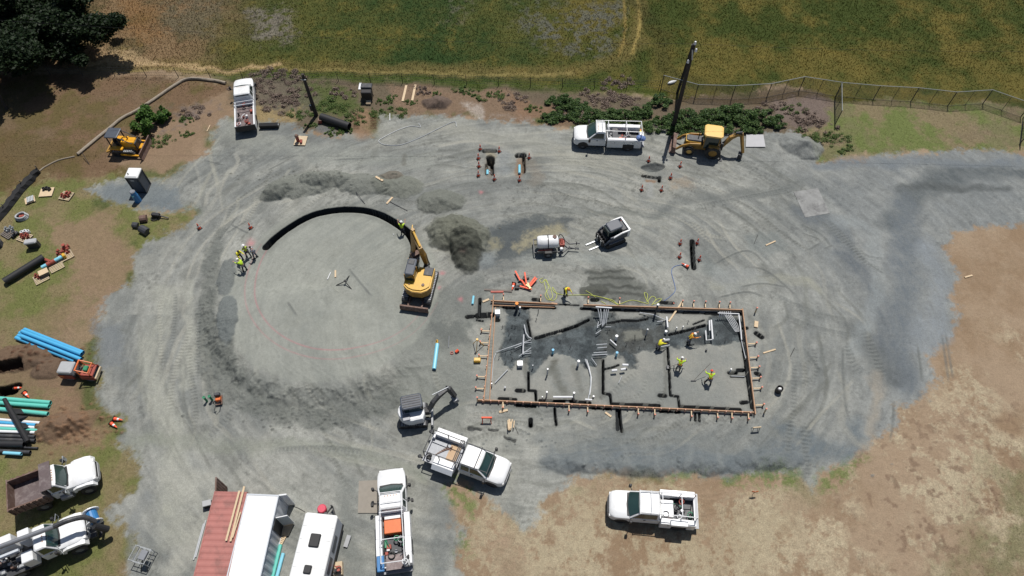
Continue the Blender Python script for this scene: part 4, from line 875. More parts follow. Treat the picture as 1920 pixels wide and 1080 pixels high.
m = MB(); m.box(x0-.05, x0+.35, -.8, .9, .6, .8); m.bar((x0+.3, .4, .7), (x0+.5, .5, 1.3), .1); m.build('reel_mount', M_dsteel, t)

# ------------------------------------------------------------------ containers and the office trailer
def quad_axis(tl, tr, bl, h):
    a = P(*tl, h); b = P(*tr, h); c = P(*bl, h); f = (a+b)/2; d = (a-c); L = d.xy.length
    rz = math.atan2(d.y, d.x); W = abs((b-a).xy.cross(d.xy.normalized())); return f, rz, L, W
f, rz, L, W = quad_axis((402.5, 918.7), (462, 924), (363.7, 1075), 2.6)
W = max(W, 2.35); L = 6.06
CORR = .02
def container(name, label, f, rz, L, W, side, roof, door_open):
    o = Vector((f.x, f.y, 0)); t = empty(name, label, 'shipping container', (o.x, o.y, zat(o.x, o.y)), rz)
    h = W/2; n = int(L/.14); H = 2.59; pr = []
    for i in range(n):
        x = -.1-i*(L-.2)/n; k = .035 if i % 4 in (1, 2) else 0; pr.append((x, k))
    for s in (-1, 1):
        m = MB(); poly = [(x, s*(h-.06+k)) for x, k in pr]+[(x, s*(h-.09)) for x, k in reversed(pr)]
        m.prismz(poly if s > 0 else poly, .15, H-.1); m.build('side_wall', side, t)
    m = MB(); n2 = int(L/.11); prf = []
    for i in range(n2+1):
        x = -.06-i*(L-.12)/n2; prf.append((x, H-.035+(CORR if i % 4 in (1, 2) else 0)))
    prf += [(-L+.06, H-.08), (-.06, H-.08)]; m.prism(prf, -h+.08, h-.08); m.build('corrugated_roof', roof, t)
    m = MB()
    for s in (-1, 1):
        m.box(-L, 0, *sorted((s*h, s*(h-.1))), 0, .15); m.box(-L, 0, *sorted((s*h, s*(h-.08))), H-.1, H)
        for x in (-L, -.12): m.box(x, x+.12, *sorted((s*h+s*.003, s*(h-.12))), 0, H+.004)
    m.box(-.1, 0, -h+.12, h-.12, H-.12, H-.003); m.box(-.1, 0, -h+.12, h-.12, 0, .12); m.box(-L, -L+.06, -h+.12, h-.12, .1, H-.003); m.build('corner_frame', side, t)
    m = MB(); m.box(-L+.1, -.1, -h+.1, h-.1, .08, .14); m.build('floor', M_gwood, t)
    return t, h, H
t, h, H = container('shipping_container', 'faded red shipping container with its end door swung open, timber on its roof', f, rz, 6.06, W, M_contred, M_contred, True)
def door(t, hinge, ang, w, H, mt, ribs=5):
    m = MB(Matrix.Translation(Vector(hinge)) @ Matrix.Rotation(ang, 4, 'Z')); m.box(0, w, -.03, .03, .12, H-.1)
    for k in range(ribs): q = w*(k+.5)/ribs; m.box(q-.03, q+.03, -.06, .06, .15, H-.14)
    m.box(0, w, -.05, .05, H-.14, H-.08); return m.build('end_door', mt, t)
door(t, (0, h-.05, 0), R(12), 1.1, H, M_rust); door(t, (-.05, -h+.06, 0), R(90), 1.1, H, M_contred)
m = MB(); m.box(-.06, -.02, -h+.1, h-.1, .1, H-.12); m.build('dark_opening', M_black, t) if False else None
CT = (f, rz, h, H)
# timber on the roof: each board is its own thing
def board(name, label, a, b, h, w=.14, th=.04, mt=None, cat='board', group=None):
    A_ = P(*a, h) if not isinstance(a, Vector) else a; B_ = P(*b, h) if not isinstance(b, Vector) else b
    c = (A_+B_)/2; m = MB(); m.bar(A_-c, B_-c, w, th); o = m.build(name, mt or M_wood); return tag(o, label, cat, group, c)
board('timber_board', 'pale timber board on the red container roof, the left one starting at its front edge', (449, 920), (424, 1014), 2.66)
board('timber_board', 'long pale timber board overhanging the front of the red container roof', (458, 912), (432, 1015), 2.66)
board('timber_board', 'short pale timber board between the two others on the red container roof', (451, 960), (436, 1008), 2.70, .09)
f2, rz2, L2, W2 = quad_axis((463.5, 924), (522, 928.5), (424, 1083), 2.6)
CORR = .004
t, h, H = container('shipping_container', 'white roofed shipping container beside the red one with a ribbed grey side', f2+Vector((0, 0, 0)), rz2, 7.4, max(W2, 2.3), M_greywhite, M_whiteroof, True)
door(t, (0, -h+.05, 0), R(-80), .55, H, M_white, 2)
m = MB(Matrix.Translation(Vector((-1.5, -h+.0, 0))) @ Matrix.Rotation(R(-75), 4, 'Z')); m.box(0, .8, -.03, .03, .2, 2.2); m.box(.2, .6, .03, .05, 1.2, 1.9); m.build('side_door', M_white, t)
m = MB(); m.box(-2.3, -1.5, -h-.005, -h+.03, .2, 2.2); m.build('doorway', M_black, t)

f3, rz3, L3, W3 = quad_axis((572.5, 959), (633.5, 966), (536, 1100), 2.75)
t = empty('office_trailer', 'long white site trailer with two dark roof vents and black lower side', 'trailer', (f3.x, f3.y, zat(f3.x, f3.y)), rz3); W = max(W3, 2.3); L = 8.2; h = W/2
def rrect(x0, x1, y0, y1, c): return [(x0+c, y0), (x1-c, y0), (x1, y0+c), (x1, y1-c), (x1-c, y1), (x0+c, y1), (x0, y1-c), (x0, y0+c)]
m = MB(); m.loft([[(x, y, z) for x, y in rrect(-L+i, -i, -h+i, h-i, .12)] for z, i in ((2.58, 0), (2.70, .01), (2.76, .07), (2.79, .4))]); m.build('roof', M_whiteroof, t)
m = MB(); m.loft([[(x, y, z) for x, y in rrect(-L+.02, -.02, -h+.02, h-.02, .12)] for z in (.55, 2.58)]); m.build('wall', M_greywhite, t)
m = MB()
for k in range(1, 9): m.box(-k*.9-.02, -k*.9+.02, -h+.1, h-.1, 2.765, 2.80)
m.build('roof_seams', M_whiteroof, t)
for x, w_, l_ in ((-1.85, .36, .45), (-3.75, .26, .28)):
    m = MB(); m.box(x-l_, x+l_, -w_, w_, 2.79, 2.92, .06); m.build('roof_vent', M_black, t)
m = MB()
for k in range(5): m.box(-1.2-k*1.45-1.1, -1.2-k*1.45, -h+.0, -h+.025, 1.45, 2.2)
m.build('side_windows', M_navy, t)
m = MB(); m.box(-L+.1, -.1, -h+.005, -h+.03, .5, .95); m.build('lower_skirt', M_black, t)
m = MB(); m.box(-3.5, -2.9, -h-.55, -h, .35, .42); m.build('door_step', M_grey, t)
for s in (-1, 1):
    for x in (-3.9, -4.8): wheel(t, x, s*(h-.15), .36, .22)
m = MB(); m.bar((-.02, h-.5, .5), (1.15, 0, .5), .1); m.bar((-.02, -h+.5, .5), (1.15, 0, .5), .1); m.cyl((1.1, 0, .2), (1.1, 0, .9), .06); m.box(.05, .5, -.35, .35, .5, .75); m.build('drawbar', M_black, t)
for s in (-1, 1): MB().cyl((.35, s*.18, .75), (.35, s*.18, 1.2), .15).build('gas_bottle', M_dsteel, t)
# ------------------------------------------------------------------ earth movers
def track(par, x0, x1, y, w, hgt, mt=None, shoes=True, pale=False):
    r = hgt/2; pts = []
    for a in np.linspace(R(90), R(-90), 7): pts.append((x1-r+math.cos(a)*r, r+math.sin(a)*r))
    for a in np.linspace(R(-90), R(-270), 7): pts.append((x0+r+math.cos(a)*r, r+math.sin(a)*r))
    m = MB(); m.prism(pts, y-w/2, y+w/2); o = m.build('track', mt or M_dsteel, par)
    if shoes:
        m = MB(); n = int((x1-x0-hgt)/.17)
        for i in range(n+1):
            x = x0+r+i*(x1-x0-hgt)/n; m.box(x-.05, x+.05, y-w/2-.004, y+w/2+.004, hgt, hgt+.03)
        m.build('track_shoes', M_galv if pale else M_steel, o)
    m = MB()
    for k in range(4): q = x0+r+(x1-x0-hgt)*k/3; m.cyl((q, y-w/2-.02, r), (q, y+w/2+.02, r), r*.62, None, 10)
    m.build('rollers', M_black, o)
def bucket(par, M, w, s, mt, teeth=4, name='bucket'):
    """open digging bucket: mouth towards +x, in the frame M"""
    m = MB(M); n = 7; prof = [(0, 0)]
    arc = [(s*(.5+.5*math.cos(a)), -s*.45+s*.5*math.sin(a)) for a in np.linspace(R(80), R(290), 8)]
    outer = arc; inner = [(x*.9+s*.05, z*.9) for x, z in arc]
    m.prism(outer+inner[::-1], -w/2, w/2)
    for sg in (-1, 1): m.prism(outer, sg*w/2-.02, sg*w/2+.02)
    o = m.build(name, mt, par)
    m = MB(M); e = arc[-1]
    for k in range(teeth): y = -w/2+.06+k*(w-.12)/(teeth-1); m.loft([[(e[0]-.03, y-.035, e[1]-.03), (e[0]-.03, y+.035, e[1]-.03), (e[0]-.03, y+.035, e[1]+.03), (e[0]-.03, y-.035, e[1]+.03)], [(e[0]+.14, y-.015, e[1]-.01), (e[0]+.14, y+.015, e[1]-.01), (e[0]+.14, y+.015, e[1]+.01), (e[0]+.14, y-.015, e[1]+.01)]])
    m.build('teeth', M_galv, o); return o
def beam(m, pts, w, hs):
    """box-section arm through points in the x-z plane with given depths"""
    rings = []
    for i, p in enumerate(pts):
        p = Vector(p); d = (Vector(pts[min(i+1, len(pts)-1)])-Vector(pts[max(i-1, 0)])).normalized()
        sd_ = Vector((-d.y, d.x, 0)); sd_ = sd_.normalized() if sd_.length > 1e-3 else Vector((0, 1, 0)); up = d.cross(sd_).normalized()
        rings.append([tuple(p+sd_*(a*w/2)+up*(b*hs[i]/2)) for a, b in ((-1, -1), (1, -1), (1, 1), (-1, 1))])
    m.loft(rings)
# yellow excavator by the ring trench
o = P(789, 541); t = empty('excavator', 'yellow tracked excavator with a dark cab digging the ring trench', 'excavator', (o.x, o.y, zat(o.x, o.y)), R(90-9)); 
for s in (-1, 1): track(t, -1.75, 1.75, s*1.0, .55, .72)
m = MB(); m.box(-1.2, 1.2, -.8, .8, .3, .75); m.cyl((0, 0, .7), (0, 0, 1.0), .6, None, 16); m.build('undercarriage', M_dsteel, t)
m = MB(); m.prism([(-2.45, .1), (-2.30, .1), (-2.38, .45), (-2.28, .75), (-2.42, .75), (-2.52, .45)], -1.25, 1.25); m.bar((-2.35, .6, .4), (-1.2, .6, .4), .15); m.bar((-2.35, -.6, .4), (-1.2, -.6, .4), .15); m.build('dozer_blade', M_rust, t)
U = Matrix.Rotation(R(1), 4, 'Z')
m = MB(U); m.prismz([(1.15, -1.2), (1.15, .15), (.1, .3), (.1, 1.15), (-.9, 1.15), (-1.25, .8), (-1.45, .3), (-1.45, -.5), (-1.2, -.95), (-.9, -1.2)], 1.0, 1.75)
m.prismz([(.9, -1.1), (.9, -.1), (.0, .0), (-.1, 1.05), (-.85, 1.05), (-1.15, .7), (-1.3, .25), (-1.3, -.45), (-1.05, -.85), (-.8, -1.1)], 1.75, 1.86); m.build('upper_body', M_yellow, t)
m = MB(U); m.prismz([(-.85, 1.17), (-1.27, .82), (-1.5, .3), (-1.5, -.52), (-1.22, -.98), (-.88, -1.22), (-.86, -1.1), (-1.1, -.9), (-1.3, 0), (-1.1, .8)], .95, 1.70); m.build('counterweight', M_dyellow, t)
m = MB(U); m.box(.25, 1.12, -1.15, -.35, 1.78, 1.93, .04); m.build('storage_lid', M_dsteel, t)
m = MB(U); m.cyl((-.75, -.55, 1.85), (-.75, -.55, 1.95), .13); m.cyl((-.8, .65, 1.85), (-.8, .65, 1.93), .07); m.build('filler_cap', M_rust, t)
m = MB(U); m.loft([[(x, y, z) for x, y in rrect(-.45+i, 1.45-i*1.5, .2+i, 1.15-i, .1)] for z, i in ((1.0, 0), (2.2, .03), (2.68, .1))]); m.build('cab', M_glass, t)
m = MB(U); m.loft([[(x, y, z) for x, y in rrect(-.42+i, 1.28-i, .27+i, 1.08-i, .1)] for z, i in ((2.68, 0), (2.76, .0), (2.80, .08))]); o2 = m.build('cab_roof', M_navy, t)
m = MB(U); m.box(.62, 1.1, .45, .95, 2.80, 2.84, .02); m.build('roof_hatch', M_dsteel, o2)
m = MB(U)
for x, y in ((-.42, .25), (-.42, 1.1), (1.32, .25), (1.32, 1.1), (.5, .22)): m.bar((x, y, 1.0), (x*.96, y*.97+.02, 2.7), .07)
m.build('cab_pillars', M_dyellow, t)
sw = Vector((1.45, -.35, 1.35)); m = MB(); m.box(1.0, 1.6, -.6, -.1, 1.0, 1.7, .05); m.cyl((1.55, -.35, .9), (1.55, -.35, 1.9), .2); m.build('boom_foot', M_dsteel, t)
rt_ = t.rotation_euler.z; inv = Matrix.Rotation(-rt_, 3, 'Z')
def tol(px, py, h): q = P(px, py, h); return inv @ Vector((q.x-t.location.x, q.y-t.location.y, h))
k1 = Vector((1.6, -.35, 1.7)); k2 = tol(788, 466, 3.7); k3 = tol(774, 436, 4.1); bk = tol(775, 470, 1.0)
m = MB(); beam(m, [k1, k1.lerp(k2, .5)+Vector((0, 0, .3)), k2, k3], .32, [.35, .5, .55, .3]); m.build('boom', M_dyellow, t)
m = MB(); m.cyl(k2+Vector((0, 0, .35)), k3+Vector((.1, .05, .5)), .09); m.cyl(k3+Vector((-.2, 0, .42)), k3+Vector((.5, .1, .45)), .05); m.build('stick_cylinder', M_yellow, t)
m = MB(); beam(m, [k3+(k3-bk).normalized()*.6, k3, bk], .26, [.25, .42, .25]); m.build('stick', M_dyellow, t)
m = MB()
for s in (-.22, .22): m.cyl(k1+Vector((.1, s, -.2)), k1.lerp(k2, .55)+Vector((0, s, .1)), .06)
m.build('boom_cylinder', M_dsteel, t)
d_ = (bk-k1); ha = math.atan2(d_.y, d_.x)
bucket(t, Matrix.Translation(bk+Vector((0, 0, .05))) @ Matrix.Rotation(ha+math.pi, 4, 'Z') @ Matrix.Rotation(R(20), 4, 'Y'), .75, .85, M_rust)
# white mini excavator
o = P(776, 782); t = empty('mini_excavator', 'white mini excavator with a dark ribbed cab roof beside the building forms', 'mini excavator', (o.x, o.y, zat(o.x, o.y)), R(4))
for s in (-1, 1): track(t, -1.15, 1.15, s*.75, .4, .6)
m = MB(); m.box(-.8, .8, -.6, .6, .25, .62); m.cyl((0, 0, .6), (0, 0, .78), .45, None, 14); m.build('undercarriage', M_black, t)
m = MB(); m.prism([(1.45, .08), (1.58, .08), (1.55, .5), (1.42, .5)], -.95, .95); m.bar((.8, .35, .3), (1.45, .35, .3), .1); m.bar((.8, -.35, .3), (1.45, -.35, .3), .1); m.build('dozer_blade', M_grey, t)
U = Matrix.Rotation(R(8), 4, 'Z')
ring_ = [(math.cos(a)*1.12, math.sin(a)*.98) for a in np.linspace(R(75), R(285), 13)]+[(.75, -.95), (.95, -.5), (.95, .5), (.75, .95)]
m = MB(U); m.loft([[(x*k, y*k, z) for x, y in ring_] for z, k in ((.8, 1), (1.35, 1), (1.5, .95), (1.55, .8))]); m.build('upper_body', M_white, t)
m = MB(U); m.loft([[(x, y, z) for x, y in rrect(-.65+i, .95-i*1.3, -.25+i, .85-i, .12)] for z, i in ((.9, 0), (1.9, .03), (2.3, .08))]); m.build('cab', M_glass, t)
m = MB(U); m.loft([[(x, y, z) for x, y in rrect(-.72+i, .92-i, -.3+i, .88-i, .14)] for z, i in ((2.3, 0), (2.38, 0), (2.42, .07))]); o2 = m.build('cab_roof', M_navy, t)
m = MB(U)
for k in range(5): m.box(-.6, .8, -.12+k*.2, -.04+k*.2, 2.42, 2.45)
m.build('roof_ribs', M_dsteel, o2)
m = MB(U); m.box(-.78, -.2, -.85, -.3, 1.55, 1.62, .03); m.build('engine_cover', M_bluep if False else M_steel, t)
m = MB(U)
for x, y in ((-.68, -.22), (-.68, .83), (.86, -.2), (.86, .8)): m.bar((x, y, .9), (x*.95, y*.96, 2.32), .06)
m.build('cab_pillars', M_black, t)
rt_ = t.rotation_euler.z; inv = Matrix.Rotation(-rt_, 3, 'Z')
k1 = Vector((1.25, .05, .95)); k2 = tol(823, 741, 2.0); k3 = tol(840, 727, 2.1); bk = tol(853, 742, .9)
m = MB(); m.box(.9, 1.35, -.18, .28, .7, 1.2, .04); m.build('boom_foot', M_black, t)
m = MB(); beam(m, [k1, k1.lerp(k2, .5)+Vector((0, 0, .25)), k2, k3], .3, [.3, .42, .42, .28]); m.build('boom', M_dsteel, t)
m = MB(); beam(m, [k3+Vector((-.15, -.05, .1)), k3, bk], .3, [.3, .42, .3]); m.build('stick', M_dsteel, t)
m = MB(); m.cyl(k1+Vector((.1, -.15, .05)), k1.lerp(k2, .6)+Vector((0, 0, -.1)), .06); m.cyl(k2+Vector((-.5, 0, .2)), k3+Vector((.05, 0, .18)), .05); m.build('hydraulic_cylinder', M_galv, t)
d_ = (bk-k1); ha = math.atan2(d_.y, d_.x)
bucket(t, Matrix.Translation(bk+Vector((0, 0, -.05))) @ Matrix.Rotation(ha+math.pi, 4, 'Z') @ Matrix.Rotation(R(30), 4, 'Y'), .62, .6, M_steel)
# compact track loader with forks
o, rz, _L = axis2((1120, 455), (1172, 425), .6); t = empty('track_loader', 'white and black compact track loader with pallet forks, right of the water tank trailer', 'track loader', o, rz-R(9))
for s in (-1, 1): track(t, -1.05, 1.0, s*.78, .4, .62, M_black, False)
m = MB()
for s in (-1, 1): m.box(-.8, .75, s*.78-.2, s*.78+.2, .62, .64)
m.build('track_top', M_steel, t)
m = MB(); m.box(-1.3, 1.0, -.58, .58, .3, 1.15, .05); m.build('chassis', M_black, t)
m = MB(); m.box(-1.38, -.75, -.56, .56, .9, 1.45, .08); m.build('engine_deck', M_dsteel, t)
m = MB(); m.loft([[(x, y, z) for x, y in rrect(-.75+i, .75-i*1.2, -.5+i, .5-i, .08)] for z, i in ((1.1, 0), (1.9, .03))]); m.build('cab', M_glass, t)
m = MB(); m.loft([[(x, y, z) for x, y in rrect(-.8+i, .55-i, -.52+i, .52-i, .1)] for z, i in ((1.92, 0), (2.0, 0), (2.04, .08))]); m.build('cab_roof', M_navy, t)
for s in (-1, 1):
    m = MB(); beam(m, [(-1.35, s*.82, 1.5), (-.6, s*.82, 1.52), (.3, s*.8, 1.25)], .12, [.16, .16, .14]); m.build('lift_arm', M_white, t); m = MB(); beam(m, [(.3, s*.8, 1.2), (.7, s*.8, 1.0), (1.15, s*.72, .5)], .13, [.2, .22, .2]); m.build('lower_arm', M_navy, t); m = MB(); m.box(-1.3, .6, s*.74-.1, s*.74+.1, .66, 1.35, .04); m.build('side_pod', M_navy, t)
    m = MB(); m.box(-1.4, -1.15, s*.82-.08, s*.82+.08, .7, 1.5, .03); m.build('arm_post', M_white, t)
    m = MB(); m.bar((1.3, s*.32, .08), (2.45, s*.32, .06), .12, .05); m.bar((1.28, s*.32, .05), (1.28, s*.32, .8), .12, .05); m.build('fork', M_galv, t)
m = MB(); m.bar((-1.38, -.82, 1.5), (-1.38, .82, 1.5), .16, .2); m.build('rear_crossbar', M_white, t)
m = MB(); m.box(1.12, 1.25, -.7, .7, .2, .9)
for k in range(5): m.bar((1.2, -.6+k*.3, .85), (1.05, -.6+k*.3, 1.15), .05)
m.build('fork_carriage', M_black, t)
m = MB(); m.box(-1.47, -1.38, -.95, -.72, .85, 1.1); m.build('rear_lamp', M_redfit, t)
# backhoe loader
o, rz, _L = axis2((1290, 281), (1333, 287), .9); o = P(1318, 281); rz = R(169)
t = empty('backhoe_loader', 'old yellow backhoe loader with a pale yellow cab roof, by the hedge', 'backhoe', (o.x, o.y, zat(o.x, o.y)), rz)
for s in (-1, 1):
    wheel(t, 1.45, s*.85, .5, .34, rimm=M_cream); wheel(t, -.85, s*.88, .78, .48, rimm=M_dyellow)
m = MB(); m.box(-1.3, 2.0, -.45, .45, .5, 1.05, .04); m.build('chassis', M_dyellow, t)
m = MB(); m.loft([[(x, y, z) for x, y in rrect(.35, 1.95-i, -.42+i, .42-i, .06)] for z, i in ((1.0, 0), (1.5, .02), (1.58, .08))]); m.build('bonnet', M_dsteel, t)
m = MB(); m.box(.4, 1.9, .43, .5, 1.2, 1.45, .02); m.box(.4, 1.9, -.5, -.43, 1.2, 1.45, .02); m.box(1.75, 1.98, -.5, .5, 1.35, 1.5, .02); m.build('side_panels', M_yellow, t)
m = MB(); m.cyl((.75, -.2, 1.55), (.75, -.2, 2.3), .05); m.build('exhaust', M_black, t)
m = MB(); m.loft([[(x, y, z) for x, y in rrect(-1.2, .25, -.72+i, .72-i, .08)] for z, i in ((1.0, 0), (2.6, .06))]); m.build('cab', M_glass, t)
m = MB()
for x, y in ((-1.2, -.7), (-1.2, .7), (.22, -.7), (.22, .7)): m.bar((x, y, 1.0), (x, y*.93, 2.65), .09)
for s in (-1, 1): m.box(-1.35, -.3, *sorted((s*.62, s*1.1)), 1.5, 1.56, .02)
m.build('cab_frame', M_dyellow, t)
m = MB(); m.loft([[(x, y, z) for x, y in rrect(-1.45+i, .42-i, -.85+i, .85-i, .2)] for z, i in ((2.62, .03), (2.70, 0), (2.80, .04), (2.84, .2))]); m.build('cab_roof', M_cream, t)
for s in (-1, 1):
    m = MB(); beam(m, [(.5, s*.72, 1.45), (1.5, s*.72, 1.3), (2.2, s*.72, .95), (2.75, s*.7, .35)], .12, [.2, .26, .24, .18]); m.build('loader_arm', M_dyellow, t)
    m = MB(); m.cyl((1.2, s*.6, 1.1), (2.3, s*.6, .8), .05); m.build('loader_ram', M_galv, t)
m = MB(); m.prism([(2.8, .55), (2.75, .1), (3.4, .05), (3.4, .09), (2.85, .16), (2.88, .75), (3.15, .85), (3.12, .9), (2.8, .8)], -1.05, 1.05)
for s in (-1, 1): m.prism([(2.78, .1), (3.35, .08), (3.1, .85), (2.8, .8)], s*1.05-.02, s*1.05+.02)
m.build('loader_bucket', M_rust, t)
m = MB(); m.bar((-1.35, -.9, .65), (-1.35, .9, .65), .18, .3); m.build('rear_frame', M_dyellow, t)
for s in (-1, 1): m = MB(); m.bar((-1.5, s*.85, .9), (-1.75, s*1.0, .1), .12); m.box(-1.95, -1.6, s*1.0-.2, s*1.0+.2, .02, .08); m.build('stabiliser', M_dsteel, t)
inv = Matrix.Rotation(-rz, 3, 'Z')
k1 = Vector((-1.65, 0, .9)); k2 = tol(1383, 252, 2.4); k3 = tol(1391, 252, 2.35); bk = tol(1393, 286, .75)
m = MB(); beam(m, [k1, k1.lerp(k2, .55)+Vector((0, 0, .35)), k2, k3], .28, [.3, .42, .3, .22]); m.build('boom', M_dyellow, t)
m = MB(); beam(m, [k3+Vector((0, 0, .25)), k3, bk], .24, [.2, .34, .2]); m.build('stick', M_dyellow, t)
m = MB(); m.cyl(k1+Vector((0, .0, .5)), k1.lerp(k2, .8)+Vector((0, 0, .35)), .07); m.box(-1.8, -1.5, -.2, .2, .5, 1.4, .04); m.cyl(k2+Vector((.2, 0, .2)), k3+Vector((0, 0, .35)), .12); m.build('swing_post', M_dsteel, t)
d_ = (bk-k1); ha = math.atan2(d_.y, d_.x)
bucket(t, Matrix.Translation(bk+Vector((0, 0, -.02))) @ Matrix.Rotation(ha+math.pi, 4, 'Z') @ Matrix.Rotation(R(10), 4, 'Y'), .6, .7, M_dsteel)
# bulldozer
o = P(241, 281); t = empty('bulldozer', 'small yellow bulldozer with a dark canopy near the portable toilet', 'bulldozer', (o.x, o.y, zat(o.x, o.y)), R(-4))
for s in (-1, 1): track(t, -1.25, 1.25, s*.75, .42, .75, M_dsteel, True, True)
m = MB(); m.box(-1.2, 1.2, -.5, .5, .35, .95, .04); m.build('chassis', M_dyellow, t)
m = MB(); m.loft([[(x, y, z) for x, y in rrect(-.1, 1.35-i, -.42+i, .42-i, .06)] for z, i in ((.9, 0), (1.45, .02), (1.55, .07))]); m.build('bonnet', M_oyellow, t)
m = MB(); m.cyl((.55, .1, 1.5), (.55, .1, 1.95), .06); m.cyl((.2, -.15, 1.5), (.2, -.15, 1.72), .08); m.build('exhaust', M_rust, t)
m = MB(); m.box(1.33, 1.45, -.45, .45, .75, 1.5, .03); m.build('radiator_guard', M_dsteel, t)
m = MB(); m.box(-.75, -.3, -.3, .3, .95, 1.35, .05); m.box(-.85, -.7, -.3, .3, 1.2, 1.7, .05); m.build('seat', M_black, t)
for s in (-1, 1): m = MB(); m.box(-1.1, .15, *sorted((s*.5, s*.95)), .95, 1.08, .03); m.build('fender', M_oyellow, t)
m = MB()
for x, y in ((-1.05, -.6), (-1.05, .6), (-.05, -.55), (-.05, .55)): m.bar((x, y, 1.0), (x*.95, y, 2.35), .09)
m.bar((-.05, .55, 2.3), (1.2, .5, 1.5), .06); m.bar((-.05, -.55, 2.3), (1.2, -.5, 1.5), .06); m.build('canopy_frame', M_black, t)
m = MB(); m.loft([[(x, y, z) for x, y in rrect(-1.2+i, .1-i, -.68+i, .68-i, .08)] for z, i in ((2.34, 0), (2.42, .0), (2.45, .08))]); m.build('canopy', M_navy, t)
m = MB(); m.prism([(1.95, .05), (2.05, .05), (1.93, .45), (2.02, .95), (1.92, .95), (1.82, .45)], -1.35, 1.35); m.build('blade', M_rust, t)
for s in (-1, 1): m = MB(); m.bar((-.2, s*1.02, .45), (1.85, s*1.02, .35), .14, .16); m.build('push_arm', M_oyellow, t)
m = MB(); m.box(1.5, 1.82, -.35, .35, .3, .8, .03); m.build('blade_mount', M_oyellow, t)
m = MB(); m.bar((-1.25, .7, .6), (-1.7, .8, .5), .16); m.bar((-1.25, -.7, .6), (-1.7, -.8, .5), .16); m.bar((-1.7, -.85, .5), (-1.7, .85, .5), .14); m.build('rear_hitch', M_dyellow, t)
# ride-on trench roller
o = P(157, 702); t = empty('trench_roller', 'orange and grey ride-on roller beside the blue pipes', 'roller', (o.x, o.y, zat(o.x, o.y)), R(-3))
for x in (-.85, .85):
    m = MB(); m.cyl((x, -.55, .42), (x, .55, .42), .42, None, 20); m.build('drum', M_steel, t)
m = MB(); m.box(-1.45, -.25, -.52, .52, .75, 1.35, .08); m.build('engine_cover', M_grey, t)
for q in (-.6, .5): MB().box(-1.5, -.3, q, q+.1, .35, .95, .03).build('rear_drum_frame', M_redfit, t); MB().box(.25, 1.4, q, q+.08, .35, .9, .03).build('front_drum_frame', M_redfit, t)
m = MB(); m.box(-1.35, -1.0, -.66, -.58, .75, .95, .02); m.build('side_lamp', M_orange, t)
m = MB(); m.box(-.3, .3, -.3, .3, .4, .9, .04); m.cyl((0, -.2, .9), (0, .2, 1.1), .12); m.build('pivot', M_dsteel, t)
m = MB(); m.box(.3, 1.35, -.5, .5, .85, .95, .02); m.build('platform', M_redfit, t)
m = MB(); m.box(.55, .9, -.2, .25, .95, 1.3, .05); m.build('seat', M_green, t)
m = MB()
for s in (-1, 1): m.bar((.35, s*.48, .95), (.3, s*.46, 1.75), .08); m.bar((1.2, s*.48, .95), (1.15, s*.46, 1.35), .05); m.bar((.3, s*.46, 1.75), (1.15, s*.46, 1.35), .06)
m.bar((.3, -.5, 1.75), (.3, .5, 1.75), .1); m.bar((1.15, -.46, 1.35), (1.15, .46, 1.35), .06); m.build('roll_bar', M_orange, t)
m = MB(); m.box(1.38, 1.5, -.55, .55, .35, .6); m.build('scraper', M_pallet, t)
# water tank trailer
o, rz, _L = axis2((1062, 452), (1002, 462), .6); o = P(1026, 466); t = empty('water_tank_trailer', 'white water tank on a small trailer with a red pump, below the muddy puddle', 'trailer', (o.x, o.y, zat(o.x, o.y)), R(3))
m = MB(); rings = []
for x, k in ((-.98, .5), (-.95, .8), (-.82, .97), (-.5, 1), (.5, 1), (.82, .97), (.95, .8), (.98, .5)): rings.append([(x, math.cos(a)*.62*k, 1.12+math.sin(a)*.56*k) for a in np.linspace(0, 2*math.pi, 17)[:-1]])
m.loft(rings); m.build('tank', M_white, t, smooth=True)
m = MB(); m.ring((-.02, 0, 1.12), (.06, 0, 1.12), .63, .60, 18); m.build('tank_strap', M_black, t)
m = MB(); m.cyl((.62, .1, 1.6), (.62, .1, 1.74), .19, None, 12); m.build('tank_lid', M_rust, t)
m = MB()
for s in (-1, 1): m.bar((-1.25, s*.75, .5), (1.5, s*.75, .5), .08, .1); m.bar((1.5, s*.75, .5), (2.05, s*.12, .5), .08, .1)
for x in (-1.25, -.4, .4, 1.3): m.bar((x, -.75, .5), (x, .75, .5), .08, .08)
m.bar((2.0, .1, .5), (3.0, .12, .5), .08, .1); m.bar((1.9, -.2, .45), (2.9, -.42, .3), .07, .08); m.cyl((2.7, .12, .3), (2.7, .12, .8), .04); m.build('trailer_frame', M_dsteel, t)
for s in (-1, 1): wheel(t, .0, s*.93, .34, .2); m = MB(); m.prism([(-.45, .62), (-.3, .75), (.3, .75), (.45, .62), (.45, .66), (.3, .79), (-.3, .79), (-.45, .66)], s*.93-.13, s*.93+.13); m.build('mudguard', M_black, t)
m = MB(); m.box(1.1, 1.55, -.3, .4, .55, .95, .04); m.cyl((1.3, -.1, .9), (1.3, .3, 1.1), .14); m.build('pump', M_redfit, t)
m = MB(); m.tube(smoothline([(1.0, .5, 1.0), (1.2, .65, 1.3), (1.5, .4, 1.1), (1.6, .1, .7)], 4), .04); m.build('pump_hose', M_black, t)
m = MB(); m.box(-1.0, .8, -.85, -.62, .5, .75, .02); m.build('side_box', M_dsteel, t)
m = MB(); m.tube([(-.9+.16*i, -.72+.05*(i % 2), .8) for i in range(9)], .06); m.build('red_hose', M_redfit, t)
m = MB(); m.box(1.1, 1.35, -.7, -.45, .55, .85, .04); m.build('white_can', M_pvc, t)
